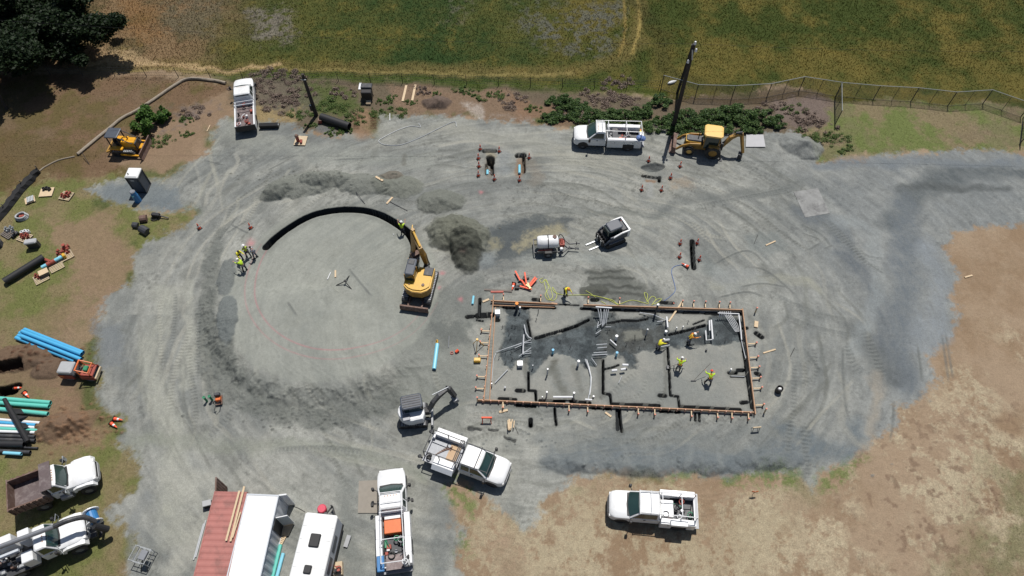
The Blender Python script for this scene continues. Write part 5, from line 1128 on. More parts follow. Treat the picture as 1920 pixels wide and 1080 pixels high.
# plate compactor
o = P(412, 751); t = empty('plate_compactor', 'small orange and black plate compactor beside two green pots', 'compactor', (o.x, o.y, zat(o.x, o.y)), R(-80))
m = MB(); m.loft([[(-.4, -.25, .1), (.3, -.25, .0), (.45, -.25, .12), (.45, .25, .12), (.3, .25, .0), (-.4, .25, .1)], [(-.4, -.25, .16), (.3, -.25, .08), (.45, -.25, .2), (.45, .25, .2), (.3, .25, .08), (-.4, .25, .16)]]); m.build('base_plate', M_rust, t)
m = MB(); m.box(-.25, .2, -.2, .2, .16, .5, .04); m.build('engine', M_orange, t)
m = MB(); m.box(-.38, -.1, -.22, .22, .5, .78, .04); m.build('water_tank', M_dsteel, t)
m = MB(); m.tube([(.15, -.22, .4), (.6, -.22, .85), (.75, 0, .95), (.6, .22, .85), (.15, .22, .4)], .03); m.build('handle', M_black, t)
m = MB(); m.cyl((.5, -.05, .9), (.6, -.12, 1.05), .05); m.build('grip', M_black, t)
for a, b in (((384, 740), 1), ((394, 738), 2)):
    o = P(a[0]+4, a[1]+12); m = MB(); m.cyl((0, 0, 0), (0, 0, .75), .09, .085, 10); m.ring((0, 0, .72), (0, 0, .8), .12, .07, 10)
    tag(m.build('green_pipe_riser', M_green), 'upright dark green pipe left of the compactor, ' + ('the farther one' if b == 1 else 'the one nearer to it'), 'pipe', None, (o.x, o.y, zat(o.x, o.y)))
# ------------------------------------------------------------------ people: one skinned body each, clothes as children
def skin(name, verts, edges, radii, m, par, sub=1, root=0):
    me = bpy.data.meshes.new(name); me.from_pydata(verts, edges, [])
    ob = bpy.data.objects.new(name, me); COL.objects.link(ob)
    md = ob.modifiers.new('skin', 'SKIN'); 
    if not me.skin_vertices: 
        bm = bmesh.new(); bm.from_mesh(me); bm.verts.layers.skin.verify(); bm.to_mesh(me); bm.free()
    sv = me.skin_vertices[0].data
    for i, r in enumerate(radii): sv[i].radius = (r, r) if not isinstance(r, tuple) else r; sv[i].use_root = (i == root)
    ss_ = ob.modifiers.new('sub', 'SUBSURF'); ss_.levels = sub; ss_.render_levels = sub
    dg = bpy.context.evaluated_depsgraph_get(); ev = ob.evaluated_get(dg); nm = bpy.data.meshes.new_from_object(ev)
    ob.modifiers.clear(); ob.data = nm; bpy.data.meshes.remove(me); nm.name = name; nm.materials.clear(); nm.materials.append(m); nm.shade_smooth()
    ob.parent = par; KIDS.setdefault(par.name, []).append(ob); return ob
def person(label, px, py, face, lean=10, stance=.14, step=0.0, armL=(20, 30), armR=(20, 30), outL=12, outR=12, hat=None, vest=None, legs=None, skincol=None, sleeves=None, crouch=0.0, collar=None, dz=0, hgt=1.0, head_pitch=25):
    """face: heading in degrees (0 = +x). arms: (upper-arm swing forward, elbow bend) in degrees"""
    o = P(px, py); t = empty('person', label, 'person', (o.x, o.y, zat(o.x, o.y)+dz), R(face)); t.scale = (hgt,)*3
    ln = R(lean); hipz = .90-crouch; hip = Vector((-.10*math.sin(ln)*1.5-crouch*.3, 0, hipz))
    up = Vector((math.sin(ln), 0, math.cos(ln))); fw = Vector((math.cos(ln), 0, -math.sin(ln)))
    chest = hip+up*.34; neck = hip+up*.54; hp = ln+R(head_pitch)*.5; hd = Vector((math.sin(hp), 0, math.cos(hp))); head = neck+hd*.17
    V = []; E_ = []; Rr = []
    def a(p, r, q=None):
        V.append(tuple(p)); Rr.append(r)
        if q is not None: E_.append((q, len(V)-1))
        return len(V)-1
    i0 = a(hip, .125); i1 = a(hip+up*.17, .118, i0); i2 = a(chest, .135, i1); i3 = a(neck, .06, i2); i4 = a(neck+hd*.07, .055, i3); i5 = a(head, .092, i4); i6 = a(head+hd*.09, .075, i5)
    f2 = Vector((math.cos(hp), 0, -math.sin(hp))); a(head+f2*.095-hd*.02, .02, i5)
    J = {}
    for s, (sw, el), oa in ((1, armL, outL), (-1, armR, outR)):
        sh = hip+up*.47+Vector((0, s*.17, 0)); k = a(sh, .062, i2)
        d = (Vector((math.sin(R(sw)), 0, -math.cos(R(sw))))*math.cos(R(oa))+Vector((0, s*math.sin(R(oa)), 0))).normalized()
        elb = sh+d*.29; k2 = a(elb, .043, k); sw2 = sw+el
        d2 = (Vector((math.sin(R(sw2)), 0, -math.cos(R(sw2))))*math.cos(R(oa*.3))+Vector((0, s*math.sin(R(oa*.3)), 0))).normalized()
        wr = elb+d2*.25; k3 = a(wr, .028, k2); pm = wr+d2*.07; k4 = a(pm, .036, k3); J[s] = (sh, elb, wr, pm+d2*.05, k)
        side = Vector((0, 1, 0)).cross(d2).normalized(); sp = Vector((0, 1, 0))
        for fi, off in enumerate((-.03, -.011, .009, .028)):
            q = a(pm+d2*.05+sp*off, .009, k4); a(pm+d2*(.085+.012*(1.5-abs(fi-1.3)))+sp*off*1.2+side*.012, .008, q)
        th = a(pm+sp*(-s*.045)+d2*.01, .011, k4); a(pm+sp*(-s*.062)+d2*.045, .009, th)
        hj = hip+Vector((0, s*.09, -.03)); m1 = a(hj, .088, i0); fx = step*s; ft = Vector((fx, s*stance, .08))
        kn = hj.lerp(ft, .5)+Vector((.05+crouch*.45, s*.01, .0)); m2 = a(kn, .058, m1); m3 = a(ft, .042, m2); a(ft+Vector((.14, s*.02, -.04)), .038, m3); J[s*2] = (hj, kn, ft)
    skin('body', V, E_, Rr, skincol or M_skin, t, 1)
    # trousers, boots
    V = []; E_ = []; Rr = []; c0 = a(hip+up*.04, .15); 
    for s in (1, -1):
        hj, kn, ft = J[s*2]; q = a(hj, .105, c0); q = a(kn, .076, q); a(ft+Vector((0, 0, .03)), .066, q)
    skin('trousers', V, E_, Rr, legs or M_trouser, t, 1)
    for s in (1, -1):
        ft = J[s*2][2]; m = MB(); m.loft([[(ft.x-.09, ft.y-.05, 0), (ft.x+.17, ft.y-.055, 0), (ft.x+.2, ft.y, 0), (ft.x+.17, ft.y+.055, 0), (ft.x-.09, ft.y+.05, 0)], [(ft.x-.08, ft.y-.045, .12), (ft.x+.06, ft.y-.045, .12), (ft.x+.1, ft.y, .1), (ft.x+.06, ft.y+.045, .12), (ft.x-.08, ft.y+.045, .12)]]); m.build('boot', M_black, t)
    # top
    V = []; E_ = []; Rr = []; c0 = a(hip+up*.06, .150); c1 = a(hip+up*.2, .150, c0); c2 = a(chest, .168, c1); c3 = a(hip+up*.49, .085, c2)
    for s in (1, -1):
        sh, elb, wr, hnd, _ = J[s]; q = a(sh, .085, c2); q = a(elb.lerp(sh, .25), .062, q)
        if sleeves: q = a(elb, .055, q); a(wr.lerp(elb, .15), .042, q)
    skin('vest' if vest is not M_shirt else 'shirt', V, E_, Rr, vest or M_vest, t, 1)
    if collar:
        m = MB(); m.ring(hip+up*.47, hip+up*.515, .12, .07, 12); 
        for s in (1, -1): m.bar(hip+up*.5+Vector((-.10, s*.09, 0)), hip+up*.2+Vector((-.165, s*.09, 0))*1, .05, .012)
        m.build('collar', collar, t)
    if hat:
        cz = Matrix.Translation(head+hd*.055) @ Matrix.Rotation(hp, 4, 'Y')
        m = MB(cz); m.ell((0, 0, 0), .14, .118, .105, 14, 4, 0, 90); m.prismz([(math.cos(q)*.165+.02*(math.cos(q) > 0), math.sin(q)*.135) for q in np.linspace(0, 2*math.pi, 15)[:-1]], -.012, .006); m.build('hard_hat', hat, t, smooth=True)
    else:
        cz = Matrix.Translation(head+hd*.03-f2*.015) @ Matrix.Rotation(hp, 4, 'Y'); m = MB(cz); m.ell((0, 0, 0), .112, .1, .10, 12, 4, 0, 90); m.build('hair', M_hair, t, smooth=True)
    cz = Matrix.Translation(head-hd*.0) @ Matrix.Rotation(hp, 4, 'Y')
    for s in (1, -1): m = MB(cz); m.ell((.088, s*.035, .015), .014, .016, .012, 8, 4); m.build('eye', M_black, t)
    for s in (1, -1): m = MB(cz); m.ell((.0, s*.095, 0), .022, .014, .034, 8, 4); m.build('ear', M_skin, t)
    m = MB(cz); m.box(.082, .097, -.025, .025, -.062, -.052); m.build('mouth', M_redfit, t)
    return t, J
def held(name, label, cat, t, a_, b_, r, m, tip=None):
    """a tool that a person holds stays a thing of its own"""
    M = Matrix.Translation(t.location) @ Matrix.Rotation(t.rotation_euler.z, 4, 'Z'); A = M @ Vector(a_); B = M @ Vector(b_)
    c = B.copy(); e = empty(name, label, cat, c); q = MB(); q.cyl(A-c, B-c, r, None, 6); q.build('handle', m, e)
    if tip: tip(e, A-c, B-c)
    return e
def head_block(sx, sy, sz, m):
    def f(e, A, B):
        q = MB(); q.box(B.x-sx, B.x+sx, B.y-sy, B.y+sy, B.z, B.z+sz, .01); q.build('blade', m, e)
    return f
person('person in a yellow vest with dark hair, leftmost of the group of four', 453, 487, -40, lean=24, vest=M_vesty, armL=(50, 40), armR=(45, 50), sleeves=True)
person('person in yellow with a white hard hat, nearest of the group of four', 460, 507, 150, lean=30, vest=M_vest, hat=M_hatw, armL=(55, 50), armR=(50, 50), sleeves=True, step=.08)
person('person in a lime green shirt, seen from behind in the group of four', 467, 481, 130, lean=6, vest=M_vest, hat=M_hatw, step=.14, stance=.16, sleeves=True)
person('person in a pale grey shirt with dark hair, rightmost of the group of four', 480, 483, 170, lean=4, vest=M_shirt, legs=M_jeans, step=.08, sleeves=True)
person('person in a yellow green vest standing at the edge of the dark ring trench', 756, 438, 95, lean=14, vest=M_vest, hat=M_hatw, armL=(60, 60), armR=(60, 60), outL=25, outR=25)
person('person in a yellow vest and orange hard hat stooping over the yellow hose', 1060, 553, -60, lean=34, vest=M_vesty, hat=M_hato, armL=(40, 25), armR=(35, 25), sleeves=True)
person('person in yellow vest and white hard hat bending in the dark wet ground', 1234, 653, 35, lean=42, vest=M_vesty, hat=M_hatw, armL=(40, 20), armR=(45, 10), sleeves=True, crouch=.1)
t, J = person('person in an orange vest and white hard hat holding a rod', 1291, 642, 15, lean=26, vest=M_vesto, hat=M_hatw, armL=(60, 40), armR=(60, 40), collar=M_vesty, legs=M_jeans, sleeves=True)
held('measuring_rod', 'thin grey rod held by the person in the orange vest', 'rod', t, (.35, .35, 1.9), (.25, .55, .02), .018, M_steel)
t, J = person('person in a lime vest and white hard hat holding a shovel', 1271, 693, 70, lean=36, vest=M_vest, hat=M_hatw, armL=(30, 40), armR=(40, 30), collar=M_vesto, outL=32, outR=26, sleeves=True)
held('shovel', 'short shovel held by the person with the white hard hat on the sand', 'shovel', t, (.62, -.5, .75), (-.1, .85, .1), .02, M_gwood, head_block(.10, .16, .05, M_dsteel))
t, J = person('person in a lime vest and red hard hat raking the sand inside the forms', 1327, 718, 80, lean=38, stance=.24, vest=M_vest, hat=M_hatr, armL=(35, 40), armR=(30, 40), collar=M_vesto, outL=40, outR=28, sleeves=True)
held('rake', 'long handled rake in the hands of the person with the red hard hat', 'rake', t, (1.15, .1, 1.3), (.0, 1.15, .06), .02, M_gwood, head_block(.22, .03, .04, M_dsteel))
# ------------------------------------------------------------------ cones
def cone0(label):
    t = empty('traffic_cone', label, 'traffic cone', group='orange traffic cones standing on the site')
    m = MB(); m.box(-.2, .2, -.2, .2, 0, .045, .01); m.build('base', M_black, t)
    m = MB(); m.cyl((0, 0, .045), (0, 0, .30), .15, .105, 12); m.cyl((0, 0, .44), (0, 0, .74), .083, .03, 12); m.build('cone_body', M_cone, t)
    m = MB(); m.cyl((0, 0, .30), (0, 0, .44), .109, .087, 12); m.build('reflective_band', M_cband, t); return t
CONES = [(900.5, 280, 'upper left corner of the left test pit'), (936, 284, 'upper right corner of the left test pit'), (897, 297, 'left edge of the left test pit, second down'), (898, 312, 'left edge of the left test pit, third down'),
         (897, 329, 'lower left corner of the left test pit'), (927, 336, 'lower right corner of the left test pit'), (992, 296, 'right of the narrow test pit that holds a blue pipe'), (974, 338, 'just below the blue pipe of the narrow test pit'),
         (1216, 302, 'above the dark hole between service truck and backhoe'), (1275, 312, 'right of the dark hole, nearest to the backhoe'), (1257, 334, 'to the right of the white pipe across the pit'), (1203, 356, 'left below the white pipe across the pit'), (1240, 357, 'right below the white pipe across the pit'),
         (1275, 457, 'upper left of the narrow trench right of the loader'), (1307, 456, 'upper right of the narrow trench right of the loader'), (1274, 482, 'lower left of the narrow trench right of the loader'), (1311, 487, 'lower right of the narrow trench right of the loader'),
         (470, 427, 'alone above the group of four people'), (374, 428, 'alone on the far left of the gravel, lower than the toilet')]
c0 = None
for i, (x, y, w_) in enumerate(CONES):
    lb = 'orange traffic cone ' + w_
    if c0 is None: c = c0 = cone0(lb)
    else: c = copy_tree(c0)
    c['label'] = lb; c.location = on(x, y); c.rotation_euler = (0, 0, rg.uniform(0, 1.5))
for x, y, rz, w_ in ((20, 722, .4, 'fallen orange traffic cone beside the dark trench, left edge'), (47, 737, -.3, 'fallen orange traffic cone on brown soil above the teal pipes'), (3, 745, .2, 'fallen orange traffic cone at the left frame edge by teal pipes'), (215, 786, .2, 'fallen orange traffic cone at the grass edge, the upper of two'), (209, 794, -.2, 'fallen orange traffic cone at the grass edge, the lower of two'), (1291, 502, 2.9, 'fallen orange traffic cone at the end of the narrow trench and blue hose')):
    c = copy_tree(c0); c['label'] = w_; c.location = on(x, y, .16); c.rotation_euler = (R(88), 0, rz+1.2)
# ------------------------------------------------------------------ generic small things
def lump(name, label, cat, px, py, rz=0, dz=0, group=None): o = on(px, py, dz); return empty(name, label, cat, o, R(rz), group)
def stick(name, label, cat, a, b, r, m, ha=.03, hb=None, sq=False, group=None, h2=None):
    hb = ha if hb is None else hb; A_ = P(*a, 0); B_ = P(*b, 0); A_.z = zat(A_.x, A_.y)+ha; B_.z = zat(B_.x, B_.y)+hb
    c = (A_+B_)/2; q = MB()
    if sq: q.bar(A_-c, B_-c, r*2, h2 or r)
    else: q.cyl(A_-c, B_-c, r, None, 8)
    return tag(q.build(name, m), label, cat, group, c)
def pipe(label, a, b, h, r, m, cat='pipe', group=None, name='pipe'):
    A_ = P(*a, h); B_ = P(*b, h); c = (A_+B_)/2; q = MB(); q.ring(A_-c, B_-c, r, r*.86, 14); return tag(q.build(name, m, None, None, True), label, cat, group, c)
for i, (a, b, h, w_) in enumerate((((46, 617.5), (156, 661), .16, 'topmost'), ((37, 624), (151, 667), .16, 'second from the top'), ((41, 621), (153, 664), .46, 'resting on the upper pair'), ((40, 630), (152, 674), .46, 'resting on the lower pair'), ((34, 629), (146, 673), .16, 'third from the top'), ((30, 633), (140, 677), .16, 'lowest'))):
    pipe('long blue pipe of the bundle on the dry grass, ' + w_, a, b, h, .165, M_blue, group='blue pipes stacked by the roller')
for a, b, h, m_, lb in (((-60, 742), (95, 755), .17, M_teal, 'long teal pipe at the left edge, upper of the touching pair'), ((-60, 751), (92, 762), .17, M_teal, 'long teal pipe at the left edge, lower of the touching pair'), ((-60, 761), (90, 776), .17, M_teal, 'long teal pipe at the left edge, lying apart below the pair'),
                        ((-60, 782), (75, 793), .12, M_pvc, 'white pipe at the top of the mixed pipe stack, left edge'), ((-60, 788), (67, 797), .12, M_blue, 'blue pipe between two white ones in the mixed stack'), ((-60, 795), (72, 802), .12, M_pvc, 'second white pipe of the mixed stack, left edge'), ((-60, 801), (76, 807), .12, M_teal, 'thin teal pipe in the mixed pipe stack, left edge'),
                        ((-60, 807), (66, 811), .12, M_pvc, 'lowest white pipe of the mixed stack, left edge'), ((-60, 815), (66, 819), .14, M_dsteel, 'upper black pipe of the mixed stack, left edge'), ((-60, 822), (66, 826), .14, M_dsteel, 'second black pipe of the mixed stack, left edge'), ((-60, 832), (46, 833), .25, M_black, 'thickest black pipe of the mixed stack, left edge'),
                        ((40, 839), (71, 840), .08, M_dsteel, 'thin dark pipe sticking out past the thickest black pipe'), ((-60, 843), (57, 848), .16, M_dsteel, 'lowest black pipe of the mixed stack, left edge'), ((7, 849), (40, 851), .3, M_lblue, 'short light blue pipe lying on the lowest black pipe'),
                        ((8, 528), (82, 482), .36, M_black, 'thick black corrugated pipe lying on the grass by the pallets'), ((602, 219), (655, 237), .38, M_black, 'thick black corrugated pipe on the weeds right of the leaning pole'),
                        ((820, 645), (814, 692), .17, M_lblue, 'light blue pipe standing alone left of the building forms'), ((482/1+0, 0), (482, 0), 0, None, '')):
    if m_ is not None:
        r = h if h < .2 else {.25: .26, .3: .13, .36: .32, .38: .40}[h]
        pipe(lb, a, b, max(h, r), r if r != .16 else .15, m_)
q = lump('brass_valve', 'small brass valve on the end of the light blue pipe', 'valve', 819.5, 642); MB().cyl((0, -.15, .17), (0, .15, .17), .1).build('valve_body', M_yellow, q); MB().cyl((0, 0, .2), (0, 0, .42), .04).build('valve_stem', M_rust, q)
t = lump('toppled_post', 'black fabric wrapped post leaning across the teal and white pipes', 'post', 30, 785)
A_ = P(8, 748, 1.0)-t.location; B_ = P(52, 828, .5)-t.location; q = MB(); q.tube([A_, A_.lerp(B_, .4), B_], [.16, .22, .2], 8); q.build('post', M_bag, t)
q = MB(); 
for k in range(4): c_ = A_.lerp(B_, .25+k*.17); q.loft([[tuple(c_+Vector(v)) for v in ((-.1, .1, .1), (.5+.25*math.sin(k*2), .25, -.5), (.62+.2*math.cos(k*3), -.1, -.6), (.1, -.35, 0))], [tuple(c_+Vector(v)) for v in ((-.1, .1, .06), (.48+.25*math.sin(k*2), .22, -.55), (.58+.2*math.cos(k*3), -.12, -.64), (.1, -.35, -.05))]])
q.build('loose_fabric', M_bag, t)
# ------------------------------------------------------------------ portable toilet, hand wash drum
o = P(275, 361); o2 = P(279.5, 345); wv = 1.2; t = empty('portable_toilet', 'dark grey portable toilet with a white roof on the gravel spur', 'portable toilet', (o.x-.55, o.y+.6, zat(o.x-.5, o.y+.6)), R(-2))
h = .58; q = MB(); q.box(-h, h, -h, h, .12, 2.12); q.build('wall', M_navy, t)
q = MB(); q.box(-h-.06, h+.06, -h-.06, h+.06, 0, .12, .03); q.build('base', M_black, t)
q = MB(); q.loft([[(x, y, z) for x, y in rrect(-h-.05+i, h+.05-i, -h-.05+i, h+.05-i, .06)] for z, i in ((2.12, 0), (2.22, 0), (2.32, .12))]); q.build('roof', M_whiteroof, t)
q = MB(); q.box(-.4, .4, -h-.04, -h-.001, .2, 2.0, 0); q.build('door', M_navy, t); q = MB(); q.box(-.22, .12, -h-.055, -h-.04, 1.7, 1.9); q.build('door_sign', M_grey, t)
q = MB(); q.cyl((-.3, -.3, 2.3), (-.3, -.3, 2.48), .05); q.build('vent_pipe', M_black, t)
q = MB()
for s in (-1, 1):
    for u in (-1, 1): q.box(s*h-.05, s*h+.05, u*h-.05, u*h+.05, .12, 2.12)
q.build('corner_posts', M_dsteel, t)
o = P(259, 376); t = empty('hand_wash_drum', 'tall blue hand wash drum in front of the portable toilet', 'drum', (o.x, o.y, zat(o.x, o.y)))
q = MB(); q.cyl((0, 0, 0), (0, 0, .85), .33, .30, 16); q.cyl((0, 0, .85), (0, 0, 1.35), .29, .25, 16); q.build('drum_body', M_bluep, t); q = MB(); q.cyl((0, 0, 1.35), (0, 0, 1.42), .27, .2, 16); q.build('lid', M_steel, t); q = MB(); q.box(-.1, .1, -.33, -.27, .9, 1.1); q.build('basin', M_lblue, t)
# ------------------------------------------------------------------ poles and wires
def pole(label, base, top, h, r0=.19, r1=.12, arms=0):
    b = P(*base); b.z = zat(b.x, b.y); tp = P(*top, h); t = empty('utility_pole', label, 'utility pole', b); v = tp-b
    q = MB(); q.cyl((0, 0, -.3), tuple(v), r0, r1, 12); q.build('pole_shaft', M_pole, t); return t, v
t, v = pole('tallest dark timber utility pole beside the backhoe bucket', (1262, 238), (1302, 82), 10.5, .24, .16)
q = MB(); q.bar(v+Vector((-.1, -.2, -.5)), v+Vector((.1, -.25, -1.6)), .12); q.build('pole_bracket', M_galv, t)
for d in ((0, -.2, .1), (.25, -.2, -.7), (-.25, -.3, -1.9)): q = MB(); q.cyl(v+Vector(d), v+Vector(d)+Vector((0, 0, .3)), .13, .08, 10); q.build('insulator', M_pvc, t)
WT = t.location+v
t, v = pole('thinner dark pole standing in the weeds behind the tallest one', (1270, 173), (1298, 87), 6.05, .15, .11); q = MB(); q.cyl(v, v+Vector((0, 0, .2)), .12); q.build('pole_cap', M_dsteel, t)
t, v = pole('short dark leaning pole with a black box, upper left of the gravel', (593, 216), (567, 139), 5.45, .22, .15); WB = t.location+v
q = MB(); c_ = v*.22; q.box(c_.x-.3, c_.x-.02, c_.y-.4, c_.y-.1, c_.z-.2, c_.z+.5, .04); q.build('meter_box', M_black, t); q = MB(); q.cyl(v*.28+Vector((-.15, -.3, 0)), v*.28+Vector((-.15, -.3, .2)), .07); q.build('insulator', M_pvc, t)
q = MB(); q.cyl(v*.9+Vector((-.25, -.2, 0)), v*.9+Vector((.25, -.2, 0)), .05); q.build('pole_bracket', M_galv, t)
t, v = pole('dark pole base cut by the left edge of the frame', (12, 204), (-6, 172), 2.2, .16, .14); MB().cyl(v, v+Vector((0, 0, .06)), .16).build('pole_cap', M_dsteel, t)
def wire(label, a, b, sag=.8):
    a = Vector(a); b = Vector(b); c = (a+b)/2; pts = [tuple(a.lerp(b, k/16)-c-Vector((0, 0, sag*4*(k/16)*(1-k/16)))) for k in range(17)]
    q = MB(); q.tube(pts, .012, 4); tag(q.build('overhead_wire', M_black), label, 'wire', None, c)
wire('thin overhead wire running left from the tallest pole over the field', WT, WT+Vector((-75, 1.5, 2.5)), 1.0)
wire('thin overhead wire running right from the tallest pole over the field', WT, WT+Vector((60, -1.5, 1.5)), 1.0)
# ------------------------------------------------------------------ fences
def fence_pts(px, n=None): return [P(*q) for q in px]
tops = [(1245, 141), (1310, 158), (1380, 160), (1448, 156), (1510, 143), (1580, 154), (1652, 160), (1724, 164), (1795, 172), (1862, 168), (1935, 193)]
FH = 1.95
def topbase(q, h=FH):
    p = P(*q, h); return Vector((p.x, p.y, zat(p.x, p.y)))
t = empty('chain_link_fence', 'grey chain link fence curving along the field on the right', 'fence', (0, 0, 0)); bp_ = [topbase(q) for q in tops]
def fence_run(t, bp_, h, ext=1):
    for i, b in enumerate(bp_):
        q = MB(); q.cyl(b+Vector((0, 0, -.2)), b+Vector((0, 0, h)), .045, None, 8); q.build('post', M_dsteel, t)
    for i in range(len(bp_)-1):
        a, b = bp_[i], bp_[i+1]; q = MB(); q.cyl(a+Vector((0, 0, h)), b+Vector((0, 0, h)), .03, None, 6); q.build('top_rail', M_galv, t)
        q = MB(); q.cyl(a+Vector((0, 0, .06)), b+Vector((0, 0, .06)), .016, None, 5); d = b-a; L_ = d.xy.length; dn = d/L_; n_ = int(L_/.11)
        for k in range(-int(h/.11), n_+1):
            for s in (1, -1):
                x0 = k*.11; x1 = x0+h; z0, z1 = (0, h) if s > 0 else (h, 0)
                if x0 < 0: z0 += (-x0)*s; x0 = 0
                if x1 > L_: z1 -= (x1-L_)*s; x1 = L_
                if x1-x0 > .05: q.bar(a+dn*x0+Vector((0, 0, z0)), a+dn*x1+Vector((0, 0, z1)), .006)
        q.build('mesh_panel', M_dsteel, t)
        if L_ > 2.5:
            m_ = (a+b)/2; q = MB(); q.cyl(m_, m_+Vector((0, 0, h)), .025, None, 5); q.build('line_post', M_dsteel, t)
fence_run(t, bp_, FH)
t = empty('chain_link_fence', 'short chain link panel running down from the curved fence to the weeds', 'fence', (0, 0, 0)); g1 = P(1566, 233); g1.z = zat(g1.x, g1.y); fence_run(t, [bp_[5]+Vector((-.1, -.15, 0)), g1], FH)
t = empty('chain_link_fence', 'dark chain link panel cut by the right edge of the frame', 'fence', (0, 0, 0)); g1 = P(1912, 270); g0 = P(1918, 222); g0.z = zat(g0.x, g0.y); g1.z = zat(g1.x, g1.y); fence_run(t, [g0, g1], FH)
t = empty('wire_fence', 'old wire fence with thin dark posts along the field', 'fence', (0, 0, 0)); wb = []
for x in range(95, 1250, 60):
    y = np.interp(x, [90, 214, 480, 700, 900, 1000, 1240], [139, 142, 147.5, 153, 159, 163, 167]); b = P(x, y); b.z = zat(b.x, b.y); wb.append(b)
    q = MB(); q.cyl(b+Vector((0, 0, -.2)), b+Vector((rg.uniform(-.12, .05), rg.uniform(-.05, .1), 1.3)), .04, .03, 6); q.build('post', M_pole, t)
for z in (.25, .6, .95, 1.2): q = MB(); q.tube([b+Vector((0, rg.uniform(-.03, .03), z)) for b in wb], .012, 4); q.build('strand', M_dsteel, t)
q = MB()
for i in range(len(wb)-1): a, b = wb[i], wb[i+1]; [q.bar(a.lerp(b, k/14)+Vector((0, 0, 0)), a.lerp(b, k/14)+Vector((0, 0, 1.2)), .008) for k in range(1, 14)]
q.build('mesh_wires', M_dsteel, t)
# straw roll and silt fences
M_straw = mat('straw_netting', (.27, .23, .18), .9, 0, .3, 5)
M_dead = mat('dead_branch', (.16, .13, .12), .9, 0, .3, 6)
sp = smoothline([(424, 157), (400, 152), (355, 149), (330, 160), (300, 180), (260, 206), (230, 222), (210, 238), (180, 262), (146, 290)], 6)
def ground_tube(name, label, cat, px, r, m, dz=None, n=6):
    pts = [P(*q) for q in px]
    for p in pts: p.z = zat(p.x, p.y)+(r*.8 if dz is None else dz)
    c = pts[len(pts)//2].copy(); q = MB(); q.tube([p-c for p in pts], r, n); return tag(q.build(name, m, None, None, True), label, cat, None, c)
ground_tube('straw_roll', 'long tan straw erosion roll curving down from the white pickup', 'erosion roll', sp, .17, M_straw, n=9)
ground_tube('straw_roll', 'thin low continuation of the straw roll towards the left edge', 'erosion roll', smoothline([(140, 293), (110, 300), (85, 312), (74, 320)], 5), .07, M_straw)
t = empty('silt_fence', 'black silt fence sagging down to the left edge', 'fence', (0, 0, 0)); q = MB(); rs = []
for i, (x, y) in enumerate(smoothline([(74, 322), (58, 338), (40, 356), (28, 372), (10, 395), (-30, 440)], 5)):
    b = P(x, y); z = zat(b.x, b.y); k = math.sin(i*1.7)*.08; wd = .35 if i > 3 else .18; rs.append([(b.x, b.y, z), (b.x+wd, b.y-wd*.6, z+.06), (b.x+wd*.6+k, b.y-.1, z+.45), (b.x-.05+k, b.y+.12, z+.65), (b.x-.1, b.y+.1, z+.3)])
q.loft(rs); q.build('fabric', M_bag, t)
for x, y in ((74, 322), (45, 350), (12, 394)): b = P(x, y); q = MB(); q.bar(b, b+Vector((.05, 0, .9)), .06); q.build('stake', M_gwood, t)
stick('wooden_stake', 'dark stake leaning near the straw roll end', 'stake', (167, 308), (158, 292), .03, M_pole, .02, .6)
# ------------------------------------------------------------------ vegetation
def leafmat(name, c1, c2):
    m = bpy.data.materials.new(name); m.use_nodes = True; n = m.node_tree.nodes; L = m.node_tree.links; b = n['Principled BSDF']; b.inputs['Roughness'].default_value = .6; b.inputs['Specular IOR Level'].default_value = .25
    gi = n.new('ShaderNodeNewGeometry'); mx = n.new('ShaderNodeMix'); mx.data_type = 'RGBA'; L.new(gi.outputs['Random Per Island'], mx.inputs[0]); mx.inputs[6].default_value = (*c1, 1); mx.inputs[7].default_value = (*c2, 1); L.new(mx.outputs[2], b.inputs['Base Color'])
    tr = n.new('ShaderNodeBsdfTranslucent'); L.new(mx.outputs[2], tr.inputs['Color']); ms = n.new('ShaderNodeMixShader'); ms.inputs[0].default_value = .22; L.new(b.outputs[0], ms.inputs[1]); L.new(tr.outputs[0], ms.inputs[2]); L.new(ms.outputs[0], n['Material Output'].inputs[0]); return m
ML_oak = leafmat('oak_leaves', (.005, .012, .004), (.016, .034, .009)); ML_lime = leafmat('bright_shrub_leaves', (.025, .075, .012), (.09, .17, .03)); ML_bram = leafmat('bramble_leaves', (.02, .055, .016), (.10, .16, .045))
ML_weed = leafmat('weed_leaves', (.05, .09, .02), (.12, .18, .05)); ML_dry = leafmat('dry_stalks', (.16, .12, .10), (.26, .20, .16))
